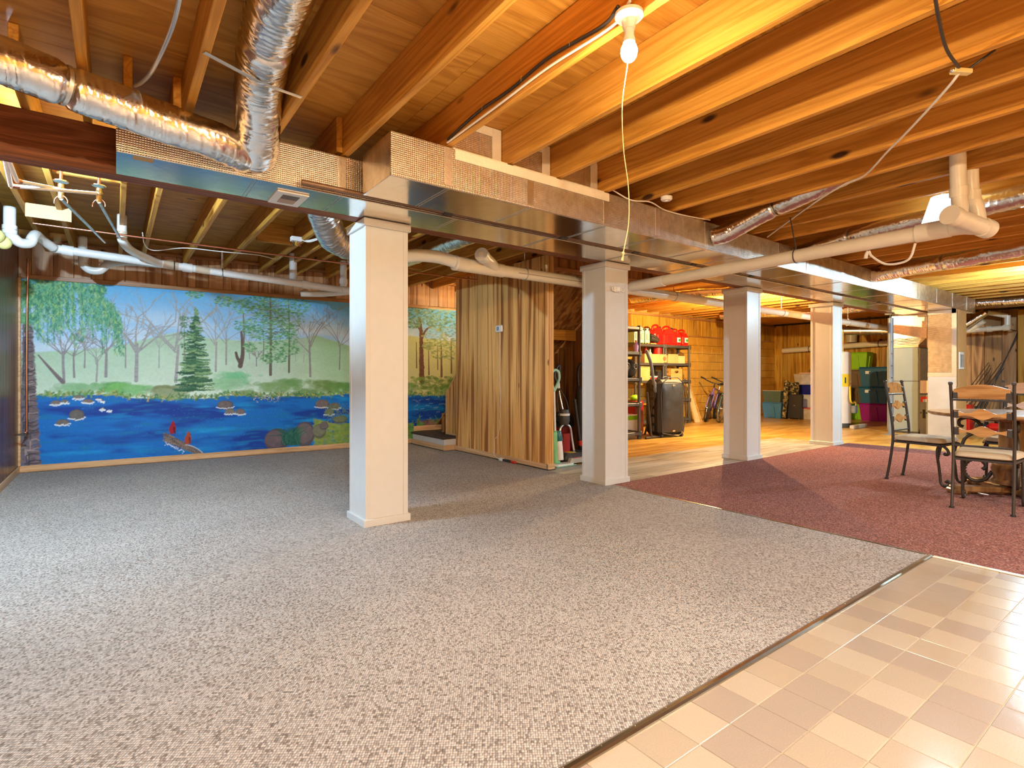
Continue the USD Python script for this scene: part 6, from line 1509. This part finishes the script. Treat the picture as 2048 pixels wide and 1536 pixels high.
part(pb_, "cap", M().cyl((0, 0, 0.165), (0, 0, 0.2), 0.02), plain("orange_plastic", (0.75, 0.25, 0.05), 0.4), smooth=40)

# big suitcase on end
su = thing("suitcase", "large black soft suitcase standing on end before the shelves", "suitcase", (7.96, 6.14, 0.0), -8)
n = 22
U, V = np.meshgrid(np.linspace(-1, 1, n), np.linspace(-1, 1, n), indexing="ij")
part(su, "body", M().box(-0.30, 0.30, -0.21, 0.21, 0.03, 1.02, c=0.07), BLACK_FABRIC)
face = np.stack([U * 0.24, -0.212 - 0.016 * np.clip(1 - U ** 6, 0, 1) * np.clip(1 - V ** 6, 0, 1) - 0.02 * meshkit.fbm(np.stack([U * 2.2, V * 3.0, U * 0], -1), 4, 3) * (1 - U ** 4) * (1 - V ** 4), 0.52 + V * 0.43], -1).reshape(-1, 3)
i, j = np.meshgrid(np.arange(n - 1), np.arange(n - 1), indexing="ij")
part(su, "front_pocket", M().add(face, np.stack([i * n + j, (i + 1) * n + j, (i + 1) * n + j + 1, i * n + j + 1], -1).reshape(-1, 4)), plain("soft_black_panel", (0.032, 0.030, 0.027), 0.42, bump=0.3, bscale=14), smooth=True)
part(su, "piping", M().sweep(smooth_path([(-0.25, -0.212, 0.08), (-0.25, -0.214, 0.96), (0.25, -0.214, 0.96), (0.25, -0.212, 0.08), (-0.25, -0.212, 0.08)], 3), 0.008, 8), SHELF_PLASTIC, smooth=True)
for k in range(6):
    part(su, "compression_strap", M().box(-0.325, -0.300, -0.075, 0.02, 0.10 + 0.15 * k, 0.21 + 0.15 * k, c=0.01), plain(f"strap_grey_{k}", (0.05, 0.045, 0.045), 0.5))
part(su, "handle", M().sweep(smooth_path([(-0.10, -0.05, 1.02), (-0.08, -0.05, 1.055), (0.08, -0.05, 1.055), (0.10, -0.05, 1.02)]), 0.013, 8), BLACK_PLASTIC, smooth=True)
part(su, "buckle", M().box(-0.03, 0.03, -0.238, -0.228, 0.90, 0.93, c=0.004).box(-0.03, 0.03, -0.238, -0.228, 0.10, 0.13, c=0.004), CHROME)
for s in (-1, 1):
    part(su, "wheel", M().cyl((s * 0.22, -0.17, 0.034), (s * 0.26, -0.17, 0.034), 0.034, sides=16), BLACK_PLASTIC, smooth=40)
part(su, "telescopic_pole", M().cyl((0.335, -0.12, 0.10), (0.335, -0.12, 0.88), 0.011).cyl((0.335, 0.05, 0.10), (0.335, 0.05, 0.88), 0.011).cyl((0.335, -0.12, 0.88), (0.335, 0.05, 0.88), 0.011), SHELF_PLASTIC, smooth=40)
lb = thing("leaning_board", "long raw wood board leaning upright beside the black shelves", "board", (10.86, 7.46, 0.0))
part(lb, "board", M().prism([(-0.09, 0), (0.16, 0), (0.03, 1.02), (-0.09, 1.05)], 0.03, o=(0, 0.0, 0.002), u=(1, 0, 0), w=unit((0, 0.28, 1)), n=(0, -1, 0.0)), BOARD_WOOD)
part(lb, "end_strip", M().prism([(0.10, 0), (0.16, 0), (0.03, 1.02), (-0.01, 1.03)], 0.012, o=(0, -0.032, 0.002), u=(1, 0, 0), w=unit((0, 0.28, 1)), n=(0, -1, 0)), CRATE)


def bicycle(label, loc, rz, lean, paint, tyre_m, s=1.0):
    """Mountain bicycle facing +x, leaning by the given angle."""
    t = thing("bicycle", label, "bicycle", loc, rz, "bicycles against the back wall")
    L = rot((1, 0, 0), lean)
    tr_ = lambda p: np.asarray(p, float) * s @ L.T
    R = 0.31
    for nm, wx, steer in (("front_wheel", 0.52, 18), ("rear_wheel", -0.50, 0)):
        S = rot((0, 0, 1), steer)
        c = np.array([wx, 0, R + 0.02])
        ring = [tr_(c + S @ np.array([R * math.cos(a), 0, R * math.sin(a)])) for a in np.linspace(0, 2 * math.pi, 41)]
        w = part(t, nm, M().sweep(ring, 0.027 * s, 10, caps=False), tyre_m, smooth=True)
        part(w, "rim", M().sweep([tr_(c + S @ np.array([(R - 0.032) * math.cos(a), 0, (R - 0.032) * math.sin(a)])) for a in np.linspace(0, 2 * math.pi, 33)], 0.009, 8, caps=False), GALV, smooth=True)
        m = M()
        for k in range(18):
            a = k * math.pi / 9
            m.cyl(tr_(c), tr_(c + S @ np.array([(R - 0.035) * math.cos(a), 0.01 * (-1) ** k, (R - 0.035) * math.sin(a)])), 0.0018, sides=4)
        part(w, "spokes", m, CHROME, kind="stuff")
        part(w, "hub", M().cyl(tr_(c + S @ np.array([0, -0.04, 0])), tr_(c + S @ np.array([0, 0.04, 0])), 0.02, sides=12), GALV, smooth=40)
    bb, seat, head, h2 = (-0.08, 0, 0.30), (-0.20, 0, 0.74), (0.36, 0, 0.80), (0.39, 0, 0.66)
    fr_ = M()
    for a, b, r in ((bb, seat, 0.017), (bb, h2, 0.021), (seat, head, 0.019), (head, h2, 0.024), (bb, (-0.50, 0.05, 0.33), 0.011), (bb, (-0.50, -0.05, 0.33), 0.011), (seat, (-0.50, 0.05, 0.33), 0.010), (seat, (-0.50, -0.05, 0.33), 0.010)):
        fr_.cyl(tr_(a), tr_(b), r * s, sides=10)
    part(t, "frame", fr_, paint, smooth=40)
    S = rot((0, 0, 1), 18)
    fk = M()
    for sy in (-1, 1):
        fk.sweep([tr_(np.array(h2) + [0.01, sy * 0.05, 0.0]), tr_(np.array([0.52, 0, R + 0.02]) + S @ np.array([0, sy * 0.055, 0.0]))], [0.017, 0.013], 10)
    fk.cyl(tr_((0.40, -0.055, 0.66)), tr_((0.40, 0.055, 0.66)), 0.016, sides=10)
    part(t, "fork", fk, paint, smooth=40)
    part(t, "mudguard", M().sweep([tr_(np.array([0.52, 0, R + 0.02]) + S @ np.array([(R + 0.04) * math.cos(a), 0, (R + 0.04) * math.sin(a)])) for a in np.linspace(1.2, 2.4, 9)], 0.03, 8, flat=0.25), paint, smooth=True)
    part(t, "handlebar", M().sweep(smooth_path([tr_((0.28, 0.32, 0.99)), tr_((0.33, 0.16, 0.95)), tr_((0.37, 0.0, 0.92)), tr_((0.35, -0.18, 0.95)), tr_((0.28, -0.32, 0.99))]), 0.012, 10).cyl(tr_((0.36, 0, 0.80)), tr_((0.37, 0, 0.93)), 0.016, sides=10), BLACK_PLASTIC, smooth=True)
    for sy in (-1, 1):
        part(t, "grip", M().cyl(tr_((0.30, sy * 0.25, 0.972)), tr_((0.265, sy * 0.37, 1.0)), 0.018, sides=10), RUBBER, smooth=40)
    sdl = part(t, "saddle", M().sweep(smooth_path([tr_((-0.38, 0, 0.89)), tr_((-0.25, 0, 0.90)), tr_((-0.08, 0, 0.885))]), [0.075] * 4 + [0.06] * 4 + [0.05] * 8 + [0.02], 12, flat=0.4, up=(0, 1, 0)), BLACK_PLASTIC, smooth=True)
    part(sdl, "seat_post", M().cyl(tr_(seat), tr_((-0.235, 0, 0.88)), 0.013, sides=10), CHROME, smooth=40)
    part(t, "crankset", M().cyl(tr_((-0.08, -0.06, 0.30)), tr_((-0.08, -0.068, 0.30)), 0.085, sides=24).cyl(tr_((-0.08, -0.075, 0.30)), tr_((0.02, -0.085, 0.17)), 0.01, sides=8).cyl(tr_((-0.08, 0.075, 0.30)), tr_((-0.18, 0.085, 0.43)), 0.01, sides=8), SHELF_PLASTIC, smooth=40)
    part(t, "pedals", M().box(0.0, 0.05, -0.16, -0.085, 0.155, 0.175, R=L).box(-0.21, -0.15, 0.085, 0.16, 0.425, 0.445, R=L), BLACK_PLASTIC)
    return t


bicycle("dark bicycle with a purple fork beside the leaning board", (11.70, 7.66, 0.0), 200, -12, PURPLE, RUBBER)
bicycle("teal bicycle with tan tyre walls left of the third column", (11.72, 7.36, 0.0), 204, -10, TEAL_PAINT, plain("tan_tyre", (0.16, 0.125, 0.075), 0.6))


# ================================================================ totes, heater and the far corner
def tote(label, at, size, m, lid=None, rz=0, group=None, grip=True, upside=False):
    w, d, h = size
    t = thing("storage_tote", label, "storage tote", at, rz, group)
    k = 0.86
    a, b = (1.0, k) if upside else (k, 1.0)
    def tub(f0, f1, z0, z1):
        lo = [(x * w / 2 * f0, y * d / 2 * f0, z0) for x, y in ((-1, -1), (1, -1), (1, 1), (-1, 1))]
        hi = [(x * w / 2 * f1, y * d / 2 * f1, z1) for x, y in ((-1, -1), (1, -1), (1, 1), (-1, 1))]
        return np.array(lo + hi), [[0, 3, 2, 1], [4, 5, 6, 7], [0, 1, 5, 4], [1, 2, 6, 5], [2, 3, 7, 6], [3, 0, 4, 7]]
    part(t, "tub", M().add(*tub(a, b, 0.0, h * 0.93)), m)
    part(t, "rim", M().box(-w / 2 * 1.03, w / 2 * 1.03, -d / 2 * 1.03, d / 2 * 1.03, h * 0.91, h * 0.945, c=0.006), m)
    part(t, "lid", M().box(-w / 2 * 1.01, w / 2 * 1.01, -d / 2 * 1.01, d / 2 * 1.01, h * 0.945, h, c=0.012), lid or m)
    if grip:
        sl = -w / 2 * k - 0.004
        part(t, "moulded_rib", M().prism([(-d * 0.18, 0.02), (d * 0.18, 0.02), (d * 0.13, h * 0.78), (-d * 0.13, h * 0.78)], 0.02, o=(sl, 0, 0), u=(0, 1, 0), w=unit((-w / 2 * (1 - k), 0, h * 0.93)), n=(-1, 0, 0)), m)
        sl = -d / 2 * k - 0.004
        part(t, "moulded_rib", M().prism([(-w * 0.18, 0.02), (w * 0.18, 0.02), (w * 0.13, h * 0.78), (-w * 0.13, h * 0.78)], 0.02, o=(0, sl, 0), u=(1, 0, 0), w=unit((0, -d / 2 * (1 - k), h * 0.93)), n=(0, -1, 0)), m)
    return t


def sticker(t, w, h, y=0.10, z=0.72):
    part(t, "sticker", M().box(-w / 2 * 0.975 - 0.012, -w / 2 * 0.975 - 0.002, y - 0.05, y + 0.06, h * z - 0.035, h * z + 0.035), PAPER)


GT = "stacked plastic totes"
FX = 14.85
z = 0.0
for (l, m_, h, yy, dd, lidm) in (("magenta tote at the bottom of the right stack", MAGENTA, 0.42, 5.30, 0.60, None), ("lower of two blue totes in the right stack", BLUE_TOTE, 0.40, 5.31, 0.60, None), ("upper blue tote at the top of the right stack", BLUE_TOTE, 0.47, 5.30, 0.60, None)):
    t = tote(l, (FX - 0.1, yy - 0.14, z + 0.001), (0.46, dd, h), m_, lidm, group=GT)
    if "blue" in l:
        sticker(t, 0.46, h)
    z += h + 0.001
z = 0.0
for (l, m_, h, yy) in (("lime tote on the floor behind the water heater", LIME, 0.38, 5.95), ("lower of two taupe totes in the left stack", TAUPE, 0.42, 5.93), ("upper of two taupe totes in the left stack", TAUPE, 0.43, 5.93), ("lime tote on top of the left stack", LIME, 0.43, 5.90)):
    tote(l, (FX + 0.1, yy - 0.27, z + 0.001), (0.40, 0.52, h), m_, group=GT)
    z += h + 0.001
wh = thing("water_heater", "tall white water heater with a yellow label beside the fourth column", "water heater", (12.35, 5.06, 0.0))
part(wh, "tank", M().lathe([(0.001, 0.09), (0.25, 0.09), (0.255, 0.10), (0.255, 1.56), (0.24, 1.585), (0.001, 1.60)], sides=40), HEATER, smooth=30)
part(wh, "base_ring", M().lathe([(0.001, 0.0), (0.262, 0.0), (0.262, 0.05), (0.24, 0.09), (0.001, 0.09)], sides=40), DARK_GAP, smooth=30)
yl = math.radians(232)


def on_tank(z0, z1, a0, a1, r=0.2565):
    m = M()
    aa = np.radians(np.linspace(a0, a1, 8))
    for k in range(7):
        p = [(r * math.cos(a), r * math.sin(a), z) for z in (z0, z1) for a in (aa[k], aa[k + 1])]
        m.add(np.array(p), [[0, 1, 3, 2]])
    return m


part(wh, "yellow_label", on_tank(0.86, 1.12, 222, 262), YELLOW)
part(wh, "white_label", on_tank(0.86, 0.98, 264, 280, 0.2567), PAPER)
part(wh, "red_print", on_tank(0.90, 0.94, 268, 276, 0.2569), RED_INK)
part(wh, "label_print", on_tank(0.93, 1.05, 234, 240, 0.2569), BLACK_INK)
part(wh, "gas_valve", M().box(0.02, 0.14, -0.34, -0.25, 0.30, 0.46, c=0.01), STEEL_BLUE)
part(wh, "yellow_tube", M().sweep(smooth_path([(-0.06, -0.27, 0.86), (-0.10, -0.29, 0.70), (-0.11, -0.30, 0.58), (-0.05, -0.31, 0.52), (0.06, -0.31, 0.54)]), 0.017, 10), YELLOW, smooth=True)
part(wh, "brass_fittings", M().cyl((0.06, -0.31, 0.53), (0.14, -0.31, 0.55), 0.025).cyl((0.12, -0.31, 0.46), (0.12, -0.31, 0.56), 0.02), BRASS, smooth=40)
part(wh, "side_pipe", M().cyl((-0.27, 0.0, 0.05), (-0.27, 0.0, 1.9), 0.014), DARK_GAP, smooth=40)
part(wh, "copper_tube", M().cyl((0.03, -0.1, 1.59), (0.03, -0.1, 2.06), 0.012), COPPER, smooth=40)
single("heater_slab", M().box(12.03, 12.72, 4.62, 4.70, 0.0, 0.075, c=0.01), CONCRETE, "pale low block on the floor in front of the water heater", "block")
single("white_bucket", M().lathe([(0.001, 0), (0.12, 0), (0.135, 0.24), (0.128, 0.24), (0.115, 0.012), (0.001, 0.012)], at=(15.12, 5.86, 1.935), sides=28), PALE_TOTE, "pale tub resting on the far drain pipe near the ceiling", "tub", smooth=35)
# group behind the fourth column
t = tote("mid blue tote on the floor at the left of the corner group", (13.72, 7.08, 0.001), (0.46, 0.50, 0.40), SKY_TOTE, group=GT)
tote("grey green tote standing on the mid blue tote", (13.74, 7.09, 0.403), (0.46, 0.48, 0.30), GREY_GREEN, PALE_TOTE, group=GT, grip=False)
t = tote("clear tote with a red lid on the floor in the corner", (13.95, 6.41, 0.001), (0.42, 0.62, 0.28), CLEAR_TOTE, RED_PLASTIC, group=GT, grip=False)
tote("pale tote on the red-lidded tote", (14.25, 6.48, 0.283), (0.40, 0.50, 0.32), PALE_TOTE, group=GT, grip=False)
tote("navy blue tote in the middle of the corner stack", (14.25, 6.48, 0.605), (0.40, 0.50, 0.25), NAVY, group=GT, grip=False)
tote("clear tote with pink contents at the top of the corner stack", (14.22, 6.52, 0.857), (0.40, 0.52, 0.27), CLEAR_TOTE, PALE_TOTE, group=GT, grip=False)
tote("grey tote low at the right of the corner stack, by the fourth column", (14.35, 5.88, 0.001), (0.44, 0.50, 0.40), SKY_TOTE, group=GT)
tote("grey tote on top at the right of the corner stack", (14.35, 5.88, 0.403), (0.44, 0.50, 0.42), GREY_GREEN, PALE_TOTE, group=GT)
single("folded_towels", M().box(14.03, 14.38, 6.31, 6.66, 1.13, 1.16, c=0.01), SKIN_CLOTH, "flat pink cloth on the topmost clear tote", "cloth")
ct = thing("cloth_bundle", "brown hooded cloth bundle heaped on the corner totes", "cloth", (14.25, 6.28, 1.165))
part(ct, "bundle", M().sweep(smooth_path([(0, 0.22, 0.02), (0, 0.05, 0.16), (0, -0.10, 0.28), (0, -0.30, 0.34)]), [0.03] * 6 + [0.12] * 8 + [0.17] * 10 + [0.12], 16, flat=0.9), BURLAP, smooth=True)
part(ct, "pale_end", M().sweep(smooth_path([(-0.03, -0.05, 0.36), (-0.03, -0.01, 0.47), (-0.03, 0.03, 0.54)]), [0.06] * 8 + [0.075] * 8 + [0.03], 12), SKIN_CLOTH, smooth=True)
part(ct, "dark_tip", M().ball((-0.05, 0.03, 0.575), 0.03, 10, 7), BLACK_FABRIC, smooth=True)
CAMO = mat("camouflage_cloth", {"g": ("geometry", {}), "v": ("voronoi_texture", {"scale": 22.0}), "s": ("separate_color", {}), "r": ("rgb_ramp", {"ramp": [(0.0, (0.03, 0.025, 0.012)), (0.45, (0.04, 0.03, 0.015)), (0.5, (0.22, 0.17, 0.07)), (0.75, (0.40, 0.33, 0.17)), (1.0, (0.15, 0.12, 0.05))], "interpolate": False}), "p": ("principled_bsdf", {"roughness": 0.9})},
           [("g.position", "v.vector"), ("v.color", "s.color"), ("s.r", "r.fac"), ("r.color", "p.base_color")])
cg = thing("camouflage_case", "tall camouflage cloth case leaning in the corner behind the totes", "case", (13.55, 6.74, 0.0))
part(cg, "case", M().sweep(smooth_path([(-0.10, 0.0, 0.03), (-0.02, 0.0, 0.45), (0.14, 0.05, 0.95)]), [0.07] * 8 + [0.09] * 8 + [0.06], 12, flat=0.6), CAMO, smooth=True)
part(cg, "hood", M().box(0.15, 0.26, -0.22, 0.10, 0.55, 0.92, c=0.03), CAMO)
bkx = thing("black_case", "flat black case leaning against the camouflage case", "case", (13.62, 6.56, 0.0))
part(bkx, "shell", M().box(-0.05, 0.05, -0.17, 0.17, 0.01, 0.62, c=0.02, R=rot((0, 1, 0), 7)), BLACK_PLASTIC)
for s in (-1, 1):
    part(bkx, "foot", M().ball((-0.04, s * 0.12, 0.014), 0.014, 8, 6), GALV, smooth=True)
part(bkx, "latch", M().box(-0.07, -0.04, -0.02, 0.02, 0.32, 0.35, c=0.003, R=rot((0, 1, 0), 7)), CHROME)

# ================================================================ far right: rods and red things by the weathered boards
pr_ = random.Random(9)
for k in range(9):
    y0 = 2.98 + 0.07 * k
    long = k < 3
    dy, top = (-0.62 - 0.08 * k, 2.05 - 0.06 * k) if long else (-0.55 - 0.05 * (k % 3), 1.25 + 0.06 * (k % 3))
    a = np.array([14.75 - 0.02 * k, y0 + 0.32, 0.0])
    b = np.array([15.26, max(2.73, y0 + 0.32 + dy), top])
    lab = ["longest fishing rod leaning on the weathered boards", "second long fishing rod, just right of the longest", "third long rod leaning on the weathered boards"][k] if long else f"short leaning rod with a {['yellow', 'dark', 'pale', 'brown', 'tan', 'cream'][k - 3]} grip behind the near chair"
    t = thing("fishing_rod", lab, "fishing rod", tuple(a), 0, "rods leaning on the far boards")
    part(t, "blank", M().sweep([(0, 0, 0.0), b - a], [0.010, 0.006], 8), IRON, smooth=40)
    d = (b - a) * 0.28
    part(t, "grip", M().sweep([(0, 0, 0.0), d], 0.018, 10), [IRON, IRON, IRON, YELLOW, IRON, PALE_TOTE, BURLAP, CRATE, CORD_YELLOW][k], smooth=40)
    part(t, "reel", M().ball(d * 1.15 + np.array([-0.04, 0, 0]), 0.035, 10, 8, (1, 0.7, 1)), BLACK_PLASTIC, smooth=True)
rc = thing("red_cabinet", "small red metal cabinet beyond the return duct, behind the table", "cabinet", (13.0, 3.06, 0.0))
part(rc, "body", M().box(-0.14, 0.14, -0.08, 0.12, 0.02, 0.54, c=0.015), RED_PLASTIC)
part(rc, "door_seam", M().box(-0.143, -0.14, 0.02, 0.026, 0.06, 0.50), DARK_RED)
part(rc, "handle", M().box(-0.16, -0.14, 0.04, 0.055, 0.30, 0.40, c=0.004), CHROME)
rd = thing("red_mower", "low red and black machine on the floor behind the table", "machine", (13.3, 2.58, 0.0))
part(rd, "deck", M().box(-0.20, 0.20, -0.22, 0.22, 0.06, 0.20, c=0.05), RED_PLASTIC)
part(rd, "engine", M().lathe([(0.001, 0.20), (0.13, 0.20), (0.14, 0.28), (0.08, 0.34), (0.001, 0.35)]), BLACK_PLASTIC, smooth=35)
for sx in (-1, 1):
    for sy in (-1, 1):
        part(rd, "wheel", M().cyl((sx * 0.18, sy * 0.27, 0.10), (sx * 0.18, sy * 0.31, 0.10), 0.10, sides=20), RUBBER, smooth=40)
rs = thing("red_sign", "narrow red cloth hanging behind the furnace", "cloth", (13.6, 3.52, 0.0))
part(rs, "cloth", M().box(-0.01, 0.01, -0.12, 0.12, 1.15, 2.1, c=0.006), DARK_RED)
part(rs, "pole", M().cyl((0, 0.0, 0.0), (0, 0.0, 2.12), 0.014), IRON, smooth=40)
part(structure("trim_5", "tall amber post at the right edge of the weathered boards"), "post", M().box(14.9, 15.02, 2.30, 2.68, 0.0, 2.44, c=0.006), AMBER_PANEL)
